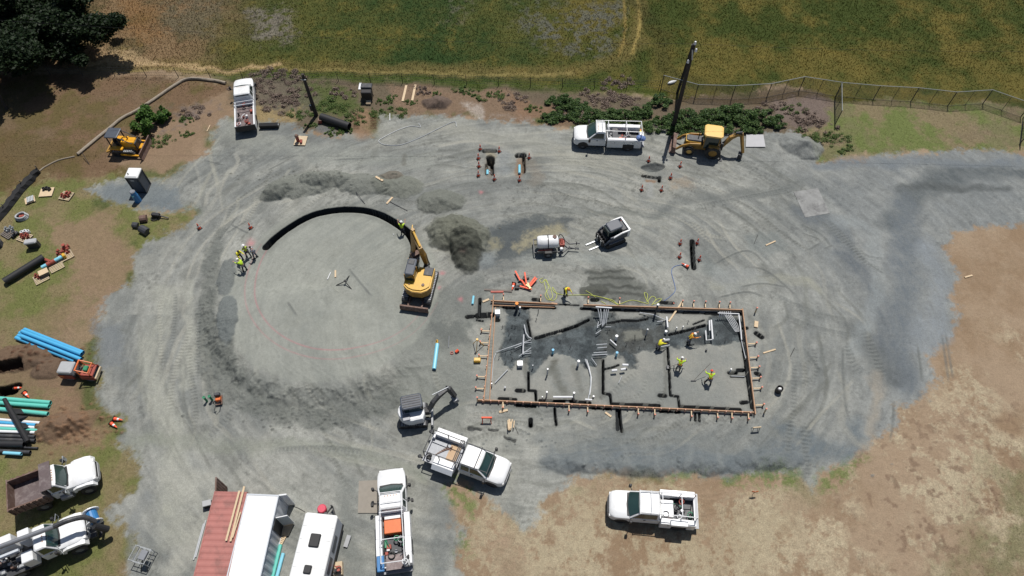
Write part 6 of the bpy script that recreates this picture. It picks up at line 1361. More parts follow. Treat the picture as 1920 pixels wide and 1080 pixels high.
def leaves(name, m, par, blobs, n, size, seed, flat=.6):
    rng = np.random.default_rng(seed); wts = np.array([b[3]*b[4]*b[5] for b in blobs])**.67; wts /= wts.sum(); k = rng.choice(len(blobs), n, p=wts); B = np.array(blobs)[k]
    d = rng.normal(size=(n, 3)); d /= np.linalg.norm(d, axis=1)[:, None]; rad = rng.random(n)**.33*(.75+.35*rng.random(n)); c = B[:, :3]+d*B[:, 3:6]*rad[:, None]; c[:, 2] = np.maximum(c[:, 2], .03)
    u = rng.normal(size=(n, 3)); u /= np.linalg.norm(u, axis=1)[:, None]; v = np.cross(u, rng.normal(size=(n, 3))); v /= np.linalg.norm(v, axis=1)[:, None]; s = size*rng.uniform(.5, 1.3, n)[:, None]
    u[:, 2] *= flat; v[:, 2] *= flat
    q = np.stack([c-u*s, c+v*s*.6, c+u*s, c-v*s*.6], 1).reshape(-1, 3)
    me = bpy.data.meshes.new(name); me.vertices.add(4*n); me.vertices.foreach_set('co', q.astype(np.float32).ravel()); me.loops.add(4*n); me.loops.foreach_set('vertex_index', np.arange(4*n, dtype=np.int32)); me.polygons.add(n)
    me.polygons.foreach_set('loop_start', np.arange(0, 4*n, 4, dtype=np.int32)); me.polygons.foreach_set('loop_total', np.full(n, 4, np.int32)); me.update(); me.materials.append(m)
    o = bpy.data.objects.new(name, me); COL.objects.link(o); o.parent = par
    if par: KIDS.setdefault(par.name, []).append(o)
    return o
def oak(label, px, py, h, spread, n, seed, mt=None):
    b = P(px, py); b.z = zat(b.x, b.y); t = empty('oak_tree', label, 'tree', b); r_ = random.Random(seed); blobs = []; q = MB()
    q.tube([(0, 0, -.2), (.1, 0, h*.2), (0, .15, h*.42)], [.42, .34, .26], 10)
    for i in range(13):
        a = i*2.4+r_.random(); rr_ = spread*(.25+.75*r_.random()**.6); z = h*(.45+.4*r_.random()-.12*rr_/spread); e = Vector((math.cos(a)*rr_, math.sin(a)*rr_, z)); q.tube([(0, .1, h*.38), tuple(e*.5+Vector((0, 0, h*.12))), tuple(e)], [.17, .1, .04], 6)
        s_ = r_.uniform(.8, 1.7)*spread/4.5; blobs.append((e.x, e.y, e.z, s_*1.1, s_*1.1, s_*.8))
        for _ in range(2): f_ = r_.uniform(.5, .9); blobs.append((e.x+r_.gauss(0, s_*.8), e.y+r_.gauss(0, s_*.8), e.z+r_.gauss(0, s_*.5), s_*f_*.8, s_*f_*.8, s_*f_*.6))
    q.build('trunk', M_gwood, t); leaves('crown', mt or ML_oak, t, blobs, n, .21, seed); return t
oak('large dark oak tree in the top left corner, shading the dry grass', 122, 92, 7.8, 6.6, 60000, 4)
oak('second dark oak tree partly outside the left edge', -12, 150, 7.5, 4.6, 26000, 9)
oak('third dark oak crown mostly above the top edge, left corner', 40, 50, 8.5, 6.0, 40000, 13)
def clump(name, label, cat, px, py, rx, h, n, size, mt, seed, group=None):
    b = P(px, py); b.z = zat(b.x, b.y); t = empty(name, label, cat, b, 0, group); r_ = random.Random(seed); blobs = []
    for i in range(16): a = r_.uniform(0, 6.28); k = rx*1.25*r_.random()**.6; s_ = rx*r_.uniform(.1, .32); blobs.append((math.cos(a)*k*1.25, math.sin(a)*k*.8, .06, s_*1.3, s_, h*r_.uniform(.3, .8)))
    q = MB()
    for e in blobs[:6]: q.tube([(e[0], e[1], -.03), (e[0]+.03, e[1], h*.5)], .012, 4)
    q.build('stems', M_gwood, t); leaves('foliage', mt, t, blobs, n, size, seed); return t
def bush(name, label, cat, px, py, rx, h, n, size, mt, seed, group=None, ry=None, stems=True):
    b = P(px, py); b.z = zat(b.x, b.y); t = empty(name, label, cat, b, 0, group); r_ = random.Random(seed); blobs = []; ry = ry or rx
    for i in range(13): a = i*2.4; k = .95*r_.random()**.6; blobs.append((math.cos(a)*rx*k, math.sin(a)*ry*k, h*r_.uniform(.25, .8)*(1.15-.5*k), rx*r_.uniform(.16, .36), ry*r_.uniform(.16, .36), h*r_.uniform(.16, .34)))
    q = MB()
    for e in blobs: q.tube([(0, 0, -.05), (e[0]*.5, e[1]*.5, e[2]*.5), (e[0], e[1], e[2]+e[5]*.6)], [.035, .025, .01], 5)
    q.build('stems', M_gwood, t); leaves('foliage', mt, t, blobs, n, size, seed); return t
bush('leafy_shrub', 'large bright green shrub below the straw roll', 'shrub', 281, 236, 1.65, 2.3, 3800, .15, ML_lime, 3)
bush('leafy_shrub', 'smaller bright green shrub right behind the large one', 'shrub', 307, 222, .85, 1.5, 1200, .14, ML_lime, 5)
HB = [(1052, 192, 1.5, 1.1), (1078, 200, 1.4, 1.0), (1062, 215, 1.6, .9), (1096, 216, 1.7, 1.1), (1122, 222, 1.7, 1.2), (1150, 222, 1.7, 1.2), (1180, 218, 1.6, 1.2), (1205, 212, 1.3, 1.0), (1236, 192, 1.5, 1.2), (1250, 226, 1.5, 1.1), (1240, 240, 1.5, 1.0), (1285, 228, 1.9, 1.3),
      (1315, 228, 1.9, 1.3), (1345, 222, 1.9, 1.4), (1372, 214, 1.9, 1.6), (1400, 224, 1.9, 1.4), (1428, 222, 1.7, 1.2), (1452, 232, 1.3, 1.0), (1032, 222, 1.3, .8), (1300, 244, 1.4, .7), (1355, 242, 1.6, .9), (1405, 242, 1.5, .8), (1270, 246, 1.3, .8), (1140, 236, 1.5, .7)]
for i, (x, y, r, h) in enumerate(HB): bush('bramble_bush', 'dark green bramble bush in the hedge above service truck and backhoe', 'bush', x, y, r*1.05, h*.68, int(1700*r), .10, ML_bram, 40+i, 'brambles along the top edge of the gravel', ry=r*.75)
WD = [(560, 212, 1.1, .4), (640, 200, 1.5, .4), (665, 222, .9, .35), (610, 195, 1.3, .4), (700, 212, .8, .3), (735, 184, .5, .3), (745, 211, .9, .3), (865, 170, .8, .5), (900, 178, .9, .4), (935, 178, .8, .4), (640, 236, .8, .3), (625, 250, .6, .25), (650, 245, .5, .3), (1524, 268, .9, .5), (1546, 262, 1.1, .6), (1570, 256, .9, .5), (1585, 280, .7, .35), (1500, 250, .8, .5), (580, 235, .5, .3), (1490, 205, .9, .4), (770, 192, .5, .3), (720, 190, .6, .3), (1000, 205, .7, .4), (300, 265, 1.0, .4), (345, 225, .7, .4), (350, 248, .6, .3), (820, 176, .5, .25)]
for i, (x, y, r, h) in enumerate(WD): clump('weed_clump', 'low green weed clump on the verge of the gravel', 'weeds', x, y, r, h, int(900*r), .07, ML_weed, 90+i, 'weed clumps on the verges')
DD = [(510, 172, 1.8, .5), (560, 180, 1.4, .5), (530, 195, 1.5, .4), (450, 160, .9, .4), (1530, 232, 1.6, .6), (1510, 220, 1.1, .5), (1150, 190, 1.5, .4), (1120, 180, 1.4, .4), (1180, 185, 1.2, .4), (790, 170, .8, .3), (640, 175, 1.0, .4), (960, 190, 1.2, .3), (500, 143, 1.4, .5), (540, 143, 1.3, .4), (1160, 155, 1.2, .5), (370, 212, 1.2, .3), (1450, 205, 1.3, .3)]
for i, (x, y, r, h) in enumerate(DD): clump('dry_brush', 'grey brown heap of dry brush on the strip below the field', 'brush', x, y, r, h, int(1100*r), .08, ML_dry, 140+i, 'dry brush on the strip')
# ------------------------------------------------------------------ plates, boards, hoses, loose gear
def plate(label, q4, m, th=.035, name='steel_plate', cat='steel plate', dz=.05):
    ps = [P(*q) for q in q4]; z = max(zat(p.x, p.y) for p in ps)+dz; c = sum(ps, Vector((0, 0, 0)))/4; c.z = z
    return tag(MB().prismz([((p-c).x, (p-c).y) for p in ps], 0, th).build(name, m), label, cat, None, c)
M_slab = mat('dusty_slab', (.235, .238, .232), .9, 0, .4, 2, (.10, .10, .10), .9, .6)
plate('mud stained rectangular plate lying on the haul road, right of centre', [(1488, 359), (1534, 352), (1556, 399), (1510, 407)], M_slab, .02, dz=.0)
plate('pale grey plate next to the backhoe arm', [(1399, 253), (1431, 253), (1435, 276), (1398, 276)], mat('pale_slab', (.40, .40, .41), .8, 0, .1, 2), .06)
plate('rust tinted plate under the left side of the upward facing service truck', [(673, 902), (713, 900), (713, 962), (671, 962)], mat('rust_plate', (.25, .225, .19), .8, 0, .15, 3), .03)
G2 = M_wood
for lb, a, b, r, m_ in (('pale board on the brown strip, left of the pair near the soil heap', (762, 160), (755, 190), .12, M_wood), ('pale board on the brown strip, right of the pair near the soil heap', (779, 159), (773, 189), .12, M_wood), ('short white board beside the black hopper', (676, 156), (674, 168), .12, M_pvc),
                        ('short pale board on the loose soil above the ring trench', (706, 338), (720, 347), .10, M_wood), ('short pale board crossing a thin pole above the trench', (736, 370), (725, 382), .09, M_wood), ('tan board near the tripod on the round pad', (629, 507), (629, 520), .07, M_wood), ('thin timber near the right edge on bare dirt', (1809, 520), (1823, 516), .07, M_wood),
                        ('pale stick on the gravel right of the narrow trench', (1436, 460), (1454, 452), .06, M_wood), ('pale stick right of the building forms', (1431, 662), (1454, 655), .06, M_wood), ('long plank leaning on the dirt left of the forms', (903, 617), (911, 595), .10, M_wood), ('short plank at the upper left corner of the forms', (905, 566), (917, 561), .09, M_wood),
                        ('short tilted plank below the lower left corner of forms', (936, 773), (952, 769), .09, M_wood), ('short plank end on below the lower form board', (943, 753), (943, 766), .09, M_wood), ('small tilted board below the middle of the lower form', (1135, 773), (1146, 781), .08, M_wood), ('pale block on the gravel right of the forms', (1418, 603), (1417, 614), .16, M_wood),
                        ('long pale plank leaning over the upper form board', (1254, 603), (1279, 566), .07, M_wood), ('grey plank above the upper left of the forms', (908, 543), (960, 546), .09, M_gwood), ('red painted plank above the upper left of the forms', (920, 547), (944, 547), .09, M_redfit), ('dry stick on the soil at the upper left', (388, 246), (394, 234), .04, M_wood)):
    stick('plank', lb, 'plank', a, b, r, m_, .05, None, True)
for lb, a, b, r, m_ in (('thin dark pole lying above the ring trench', (668, 362), (684, 382), .025, M_dsteel), ('thin dark pole crossing the short board above the trench', (731, 378), (764, 395), .025, M_dsteel), ('white rod on the round pad beside the excavator trench', (726, 414), (738, 440), .04, M_pvc), ('thin black rod on gravel right of the narrow trench', (1414, 457), (1421, 440), .02, M_black),
                        ('thin black rod standing right of the building forms', (1482, 668), (1490, 652), .025, M_black), ('thin grey rod left of the building forms', (841, 652), (842, 630), .03, M_steel), ('light blue pipe stub near the upper left of forms', (888, 556), (886, 571), .1, M_lblue), ('light blue pipe in the narrow test pit', (974, 326), (974, 311), .13, M_lblue), ('light blue pipe stub in the left test pit', (914, 326), (914, 318), .13, M_lblue),
                        ('white pipe lying across the pit below the service truck', (1206, 332), (1234, 333), .09, M_pvc), ('short white marker post on the gravel edge', (731, 213), (731, 226), .04, M_pvc), ('upper blue grey pipe lying against the red container', (386, 976), (367, 1045), .05, M_gpvc), ('lower blue grey pipe lying against the red container', (382, 982), (363, 1050), .05, M_gpvc),
                        ('teal pipe along the right side of the white container', (527, 1022), (512, 1082), .13, M_teal), ('light blue pipe along the right side of the white container', (532, 1038), (520, 1082), .13, M_lblue), ('thin white rod on the round pad left of the tan board', (614, 524), (620, 511), .04, M_pvc), ('small white cap rod at the left test pit', (918, 322), (922, 319), .05, M_pvc)):
    stick('rod' if r < .06 else 'pipe', lb, 'rod' if r < .06 else 'pipe', a, b, r, m_, r+.02)
def gline(name, label, cat, px, r, m, k=5): ground_tube(name, label, cat, smoothline(px, k), r, m, r+.01, 5)
gline('hose', 'thin white hose lying in a long loop on the upper gravel', 'hose', [(785, 231), (788, 238), (770, 236), (745, 244), (720, 257), (710, 264), (720, 271), (745, 272), (765, 267), (800, 252), (830, 237), (852, 228), (856, 237)], .032, M_gpvc)
gline('hose', 'yellow green hose heaped in loops at the upper form board', 'hose', [(1018, 521), (1012, 524), (1016, 530), (1024, 524), (1028, 540), (1022, 552), (1028, 562), (1036, 556), (1030, 536), (1020, 524), (1024, 544), (1031, 561), (1040, 562), (1044, 552), (1036, 538), (1040, 548), (1060, 553), (1090, 553), (1120, 556), (1140, 562), (1160, 572)], .024, M_hose, 6)
gline('hose', 'yellow green hose with three upright loops beside the upper form board', 'hose', [(1120, 556), (1148, 563), (1160, 570), (1185, 563), (1215, 569), (1210, 558), (1208, 549), (1214, 552), (1213, 566), (1222, 556), (1230, 560), (1224, 570), (1235, 566), (1240, 560), (1230, 562), (1222, 572)], .024, M_hose, 6)
gline('hose', 'thin yellow green hose following the form board between the loops', 'hose', [(1098, 546), (1120, 560), (1136, 570)], .022, M_hose)
gline('hose', 'blue hose snaking down from the narrow trench to the forms', 'hose', [(1291, 498), (1280, 496), (1264, 500), (1259, 510), (1264, 530), (1266, 545), (1256, 556), (1245, 564)], .025, M_bhose)
gline('cable', 'thin dark cable from the white container to the trailer', 'cable', [(540, 946), (552, 950), (562, 954), (572, 960)], .02, M_black)
gline('cable', 'thin grey cable curving left of the lower form corner', 'cable', [(961, 790), (968, 805), (972, 815)], .015, M_black)
# pallets
def pallet(name, label, px, py, rz, m=None, L_=1.15, W_=1.0, solid=False):
    t = lump(name, label, 'pallet', px, py, rz); q = MB(); n_ = 7
    if solid: q.box(-L_/2, L_/2, -W_/2, W_/2, .11, .14)
    else:
        for k in range(n_): y = -W_/2+.05+k*(W_-.1)/(n_-1); q.box(-L_/2, L_/2, y-.045, y+.045, .12, .14)
    q.build('deck', m or M_pallet, t); q = MB()
    for x in (-L_/2+.05, 0, L_/2-.05): q.box(x-.04, x+.04, -W_/2, W_/2, .02, .12)
    q.build('bearers', M_gwood, t); return t
def fitting(label, px, py, h0, kind, m, rz=0, s=1.0, name='pipe_fitting', dz=.14):
    o = P(px, py, h0+dz); t = empty(name, label, 'pipe fitting', (o.x, o.y, zat(o.x, o.y)+h0+dz), R(rz)); t.scale = (s,)*3; r_ = random.Random(hash(label) % 999)
    if kind == 'elbows':
        for k in range(4):
            q = MB(); x = -.3+.2*k; y = .12*(-1)**k; q.tube([(x, y, .02), (x, y, .18), (x+.06, y+.05, .26), (x+.2, y+.08, .28)], .1, 10); q.ring((x, y, 0), (x, y, .05), .14, .07, 12); q.build('elbow', m, t)
    elif kind == 'tubes':
        for k in range(5): q = MB(); q.ring((-.3+.13*k, -.35, .1), (-.22+.13*k, .35, .1), .06, .045, 8); q.build('tube', m, t)
    elif kind == 'rings':
        for k in range(3): q = MB(); q.ring((-.27+.27*k, .1*(k % 2), 0), (-.27+.27*k, .1*(k % 2), .25), .15, .1, 14); q.build('collar', m, t)
    elif kind == 'valve':
        q = MB(); q.cyl((-.3, 0, .18), (.3, 0, .18), .12); q.cyl((-.32, 0, .18), (-.26, 0, .18), .18, None, 12); q.cyl((.26, 0, .18), (.32, 0, .18), .18, None, 12); q.build('valve_body', m, t); q = MB(); q.cyl((0, 0, .2), (0, 0, .55), .07); q.cyl((0, 0, .5), (0, 0, .58), .14, None, 10); q.build('valve_stem', m, t)
    return t
pallet('pallet', 'pale wooden pallet with three black rings, upper left', 88, 361, 5, M_wood, 1.25, 1.1, True); fitting('three black pipe rings on the pale pallet', 88, 355, 0, 'rings', M_black, 0, 1.0)
pallet('pallet', 'pallet of rusty red fittings right of the one with black rings', 125, 368, -12); fitting('rusty red pipe elbows on the pallet nearest the gravel spur', 122, 368, 0, 'elbows', M_redfit, 20); fitting('red flanged valve at the corner of the red fittings pallet', 129, 364, 0, 'valve', M_redfit, 60, .8)
pallet('pallet', 'small pallet with grey tubes near the black silt fence', 57, 376, 28, M_wood, .9, .8, True); fitting('grey metal tubes side by side on the small pallet', 57, 374, 0, 'tubes', M_galv, 30)
pallet('pallet', 'dark pallet with grey couplings at the left edge', 17, 438, -30, M_gwood); fitting('grey and white round couplings on the dark pallet', 17, 431, 0, 'elbows', M_galv, 20)
pallet('pallet', 'pallet with white sheet and dark red fittings, left edge', 47, 446, -22); fitting('dark red pipe elbows on the white sheet', 46, 444, .02, 'elbows', M_redfit, 10); fitting('white crumpled wrapping with white fittings on the pallet', 48, 436, .02, 'rings', M_pvc, 10)
fitting('grey flanged valve lying on the grass at the left edge', 30, 441, 0, 'valve', M_dsteel, 55, 1.0, dz=.02)
t = lump('hose_coil', 'thick coil of dusty grey hose on the grass, left edge', 'hose coil', 42, 408, 15)
for k in range(3): q = MB(); q.tube([(math.cos(a)*(.55-.05*k), math.sin(a)*(.42-.03*k), .1+.13*k+.03*math.sin(a*2)) for a in np.linspace(0, 6.1, 18)], .08, 8); q.build('hose_turn', M_grey, t)
q = MB(); q.box(-.2, .25, -.12, .15, .05, .3, .03); q.build('red_bundle', M_redfit, t)
t = lump('meter_box', 'grey box with white lid standing on the grass below the red fittings', 'box', 66, 462, 12); q = MB(); q.box(-.5, .5, -.2, .2, 0, .75, .03); q.build('box_body', M_dsteel, t); q = MB(); q.box(-.55, .52, -.3, .25, .75, .95, .08); q.build('lid', M_grey, t)
for i, (x, y, w_) in enumerate(((124, 480, 'uppermost'), (106, 500, 'middle'), (78, 522, 'lowest'))): pallet('pallet', 'slatted wooden pallet in the slanting row by the black pipe, ' + w_, x, y, 38, None, 1.2, 1.05)
t = lump('pipe_assembly', 'red and light blue pipe assembly lying across the slanting pallets', 'pipe assembly', 100, 495, 40, .14)
q = MB(); q.cyl((-.9, 0, .2), (.95, 0, .2), .16, None, 12); q.build('blue_pipe', M_lblue, t)
for x in (-.25, .1): q = MB(); q.cyl((x-.2, 0, .2), (x+.2, 0, .2), .19, None, 12); q.build('coupling', M_redfit, t)
q = MB(); q.cyl((0, 0, .2), (-.3, .6, .2), .14); q.cyl((-.3, .6, .2), (-.4, .8, .2), .12); q.build('branch', M_redfit, t)
q = MB(); q.box(1.0, 1.25, -.2, .2, .0, .4, .04); q.build('end_cap', M_yellow, t)
fitting('rusty red valves on the uppermost slanting pallet', 118, 474, 0, 'elbows', M_redfit, 35, 1.3); fitting('red flanged valve on the uppermost slanting pallet', 124, 466, 0, 'valve', M_redfit, 50, 1.1); fitting('dark red fitting on the lowest slanting pallet', 74, 518, 0, 'elbows', M_redfit, 30, 1.0)
t = lump('plywood_box', 'plywood topped box on the lowest slanting pallet', 'box', 86, 515, 35, .14); q = MB(); q.box(-.35, .35, -.25, .25, 0, .35); q.build('box_body', M_gwood, t); q = MB(); q.box(-.4, .4, -.3, .3, .35, .39); q.build('lid', M_wood, t)
t = lump('dark_box', 'dark box cut by the left edge beside the grass', 'box', 0, 459, 10); MB().box(-.4, .25, -.3, .3, 0, .45, .05).build('box_body', M_navy, t); MB().box(-.42, .27, -.32, .32, .45, .5, .02).build('lid', M_dsteel, t)
# spare buckets and the attachment
for lb, x, y, rz, w_, s_, m_, te in (('spare digging bucket, the far one of three by the dirt island', 271, 412, 100, .6, .75, M_rust, 3), ('small spare toothed bucket, the left one of three', 256, 424, 80, .5, .6, M_dsteel, 4), ('wide spare toothed bucket, the near one of three', 273, 434, 60, .85, .8, M_dsteel, 5)):
    t = lump('excavator_bucket', lb, 'bucket', x, y, rz); bucket(t, Matrix.Translation((0, 0, s_*.95)) @ Matrix.Rotation(R(50), 4, 'Y'), w_, s_, m_, te, 'shell')
t = lump('breaker_attachment', 'black hydraulic breaker attachment lying right of the spare buckets', 'attachment', 300, 407, -8)
MB().box(-.7, .1, -.18, .18, .1, .5, .05).build('housing', M_black, t); MB().cyl((.1, 0, .28), (.9, -.05, .12), .06).build('chisel', M_dsteel, t); q = MB(); q.tube([(math.cos(a)*.3-.45, math.sin(a)*.25-.25, .1) for a in np.linspace(0, 6, 14)], .05); q.build('hose_loop', M_black, t)
t = lump('loader_bucket', 'wide black loader bucket lying right of the white pickup', 'bucket', 506, 236, 3)
q = MB(); q.prism([(-.35, 0), (.35, .0), (.38, .08), (-.2, .12), (-.3, .45), (-.1, .6), (-.14, .66), (-.42, .5)], -.98, .98); q.M = None; o_ = q.build('shell', M_black, t); o_.rotation_euler = (0, 0, R(90))
q = MB(); q.box(-.9, .9, -.1, .2, .12, .17); q.build('cutting_edge', M_galv, t)
t = lump('black_hopper', 'black hopper machine on the brown strip below the wire fence', 'machine', 690, 186, 0)
MB().box(-.55, .55, -.4, .5, .5, 1.3, .06).build('hopper', M_black, t); MB().box(-.6, .6, .2, .9, 1.3, 1.5, .05).build('hopper_lid', M_dsteel, t)
for s in (-1, 1): q = MB(); q.bar((s*.45, -.3, .5), (s*.5, -.45, 0), .08); q.bar((s*.45, .4, .5), (s*.5, .6, 0), .08); q.build('leg', M_black, t)
MB().box(-.1, .4, -.9, -.4, .05, .3, .03).build('foot_board', M_pallet, t)
pallet('pallet', 'flat tan pallet with a red hydrant on the upper gravel', 564, 264, -3, M_pallet, 1.2, 1.3, True)
t = lump('hydrant', 'red brown hydrant standing on the flat pallet', 'hydrant', 562, 267, 0, .14); MB().cyl((-.15, .1, 0), (-.15, .1, .75), .17, None, 12).build('barrel', M_redfit, t); MB().cyl((-.15, .1, .75), (-.15, .1, .9), .22, .12, 12).build('cap', M_rust, t); MB().cyl((.2, -.25, .12), (.2, .1, .2), .13).build('outlet', M_redfit, t)
t = lump('red_valve_box', 'small red box among the weeds beside the leaning pole', 'box', 601, 229, 0); MB().box(-.18, .18, -.18, .18, 0, .4, .04).build('box_body', M_redfit, t); MB().box(-.2, .2, -.2, .2, .4, .45).build('lid', M_rust, t)
t = lump('white_sack', 'white sack in the grass at the fence corner', 'sack', 1259, 156, 25); MB().ell((0, 0, .15), .5, .2, .17, 12, 6).build('sack_body', M_pvc, t); MB().cyl((.45, 0, .15), (.62, 0, .2), .08, .03).build('tied_end', M_pvc, t)
# tripods, instrument case
def tripod(label, px, py, m, h, sp_, rz=0, lying=False):
    t = lump('tripod', label, 'tripod', px, py, rz)
    for k in range(3):
        a = k*2.09; q = MB(); q.cyl((0, 0, h), (math.cos(a)*sp_, math.sin(a)*sp_, 0), .03 if not lying else .04, None, 6); q.build('leg', m, t)
    q = MB(); q.cyl((0, 0, h), (0, 0, h+.12), .10, None, 10); q.build('head', m, t); return t
tripod('black tripod lying low on the middle of the round pad', 648, 531, M_black, .35, .85, 75, True)
tripod('yellow survey tripod left of the building forms', 896, 651, M_yellow, 1.3, .55, 20)
t = lump('yellow_case', 'yellow instrument case below the survey tripod', 'case', 895, 677, 0); MB().box(-.28, .28, -.18, .18, 0, .35, .04).build('case_body', M_yellow, t); MB().box(-.2, .2, -.12, .12, .35, .38).build('case_lid', M_cream, t)
t = lump('sawhorse', 'small red sawhorse below the lower left corner of forms', 'sawhorse', 913, 789, 0); MB().box(-.42, .42, -.06, .06, .6, .75, .02).build('top_bar', M_cone, t)
for s in (-1, 1): q = MB(); q.bar((s*.3, 0, .65), (s*.36, .25, 0), .05); q.bar((s*.3, 0, .65), (s*.36, -.25, 0), .05); q.build('leg', M_cone, t)
t = lump('stake_pile', 'heap of short tan wooden stakes below the lower form board', 'stakes', 956, 798, 0)
for k in range(13): q = MB(); x = rg.gauss(0, .16); q.bar((x, -.4+rg.uniform(-.1, .1), .05+.03*k), (x+rg.uniform(-.12, .2), .3+rg.uniform(-.2, .2), .08+.03*k), .08, .05); q.build('stake', M_wood, t)
t = lump('small_easel', 'small grey easel stand below the lower right form corner', 'stand', 1416, 806, 5); MB().box(-.32, .32, -.04, .04, .45, .62).build('board', M_pallet, t)
for s in (-1, 1): q = MB(); q.bar((s*.25, 0, .5), (s*.25, -.15, 0), .03); q.bar((s*.25, 0, .5), (s*.25, .2, 0), .03); q.build('leg', M_dsteel, t)
t = lump('black_bin', 'round black bin with a white bag right of the forms', 'bin', 1459, 733, 0); q = MB(); q.ring((0, 0, 0), (0, 0, .6), .27, .24, 16); q.cyl((0, 0, 0), (0, 0, .03), .26, None, 16); q.build('bin_body', M_black, t); MB().ell((.03, .02, .42), .16, .13, .1, 8, 5).build('bag', M_pvc, t)
t = lump('marker_flag', 'small orange marker flag on dry grass by the lower truck', 'flag', 1411, 927, 0); MB().cyl((0, 0, 0), (0, 0, .8), .02).build('flag_stick', M_wood, t); q = MB(); q.loft([[(0, -.01, .8), (.02, -.01, .45), (.26, .02, .5), (.28, .03, .72)], [(0, .01, .8), (.02, .01, .45), (.26, .04, .5), (.28, .05, .72)]]); q.loft([[(0, -.01, .78), (-.02, -.01, .5), (-.22, .02, .6), (-.2, .03, .76)], [(0, .01, .78), (-.02, .01, .5), (-.22, .04, .6), (-.2, .05, .76)]]); q.build('flag_cloth', M_orange, t)
t = lump('valve_assembly', 'small red valve with a ring left of the tripod', 'valve', 855, 661, 0); MB().cyl((0, 0, .1), (.2, .15, .2), .13).build('valve_body', M_cone, t); q = MB(); q.ring((-.35, -.05, .02), (-.35, -.05, .08), .14, .09, 12); q.build('ring', M_redfit, t)
# sign stands thrown in a heap
t = lump('sign_stand_heap', 'heap of folded red sign stands with yellow parts above the forms', 'sign stands', 986, 530, 0)
for a, b, m_ in (((-.95, 1.1, .3), (-.5, .1, .25), M_cone), ((-.4, .2, .2), (0, -.55, .3), M_cone), ((-.1, .9, .4), (.05, -.2, .2), M_cone), ((.2, -.5, .25), (.85, .45, .3), M_cone), ((.32, -.6, .3), (.98, .3, .3), M_cone), ((-.55, -.45, .2), (.5, -.8, .2), M_cone), ((.0, -.4, .35), (.45, -.75, .3), M_yellow), ((.15, -.2, .35), (.35, -.8, .3), M_yellow), ((-.7, .1, .15), (.3, .5, .15), M_black), ((-.9, -.4, .12), (-.3, -.2, .12), M_black)):
    q = MB(); q.bar(a, b, .13, .09); q.build('stand_leg', m_, t)
for c_ in ((-.1, .35), (-.8, -.6)): q = MB(); q.box(c_[0]-.2, c_[0]+.2, c_[1]-.12, c_[1]+.12, .02, .25, .04); q.build('weight', M_black, t)
t = copy_tree(c0); t['label'] = 'fallen orange traffic cone at the left end of the heap of red sign stands'; t.location = on(964, 532, .17); t.rotation_euler = (R(90), 0, R(-15))
# gear at the bottom
t = lump('metal_frame_stand', 'grey metal frame stand on the gravel left of the red container', 'frame', 274, 1046, -15)
q = MB()
for z in (.5, 1.1):
    for y in (-.5, .5): q.bar((-.6, y, z), (.6, y, z), .04)
    for x in (-.6, -.2, .2, .6): q.bar((x, -.5, z), (x, .5, z), .035)
for x in (-.6, .6):
    for y in (-.5, .5): q.bar((x, y, 0), (x, y, 1.15), .05)
q.build('frame', M_galv, t); MB().box(.05, .55, -.3, .35, 1.12, 1.3, .02).build('machine_box', M_steel, t); q = MB(); q.bar((.1, -.9, .05), (.3, -.3, .9), .05); q.bar((.6, -.8, .05), (.5, -.3, .9), .05); q.build('brace', M_dsteel, t)
t = lump('junction_box', 'small dark box with a white top beside the red container', 'box', 392, 947, 15); MB().box(-.3, .3, -.2, .2, 0, .5).build('box_body', M_black, t); MB().box(-.32, .32, -.22, .22, .5, .58, .02).build('lid', M_grey, t)
pallet('pallet', 'tan pallet standing by the side door of the white container', 538, 992, -15, M_pallet, .7, .9, True); pallet('pallet', 'slatted wooden step pallet against the white container', 526, 1008, -20, M_wood, .8, .8)
t = lump('red_round_lid', 'round red drum at the front end of the office trailer', 'drum', 606, 957, 0); MB().cyl((0, 0, 0), (0, 0, .5), .3, None, 14).build('drum_body', M_redfit, t); MB().cyl((0, 0, .5), (0, 0, .58), .34, .28, 16).build('lid', mat('pinkish_red_lid', (.55, .05, .09), .5), t)
t = lump('tool_chest', 'open box of red and white tools right of the office trailer', 'tool box', 636, 1068, 8); MB().box(-.3, .3, -.45, .45, 0, .5, .02).build('box_body', M_pallet, t); junk(t, -.3, .3, -.45, .45, .5, 5, 77, [M_redfit, M_white, M_grey, M_black])
stick('plank', 'grey step plank leaning against the office trailer door', 'plank', (648, 1026), (656, 1005), .15, M_grey, .1, .25, True)
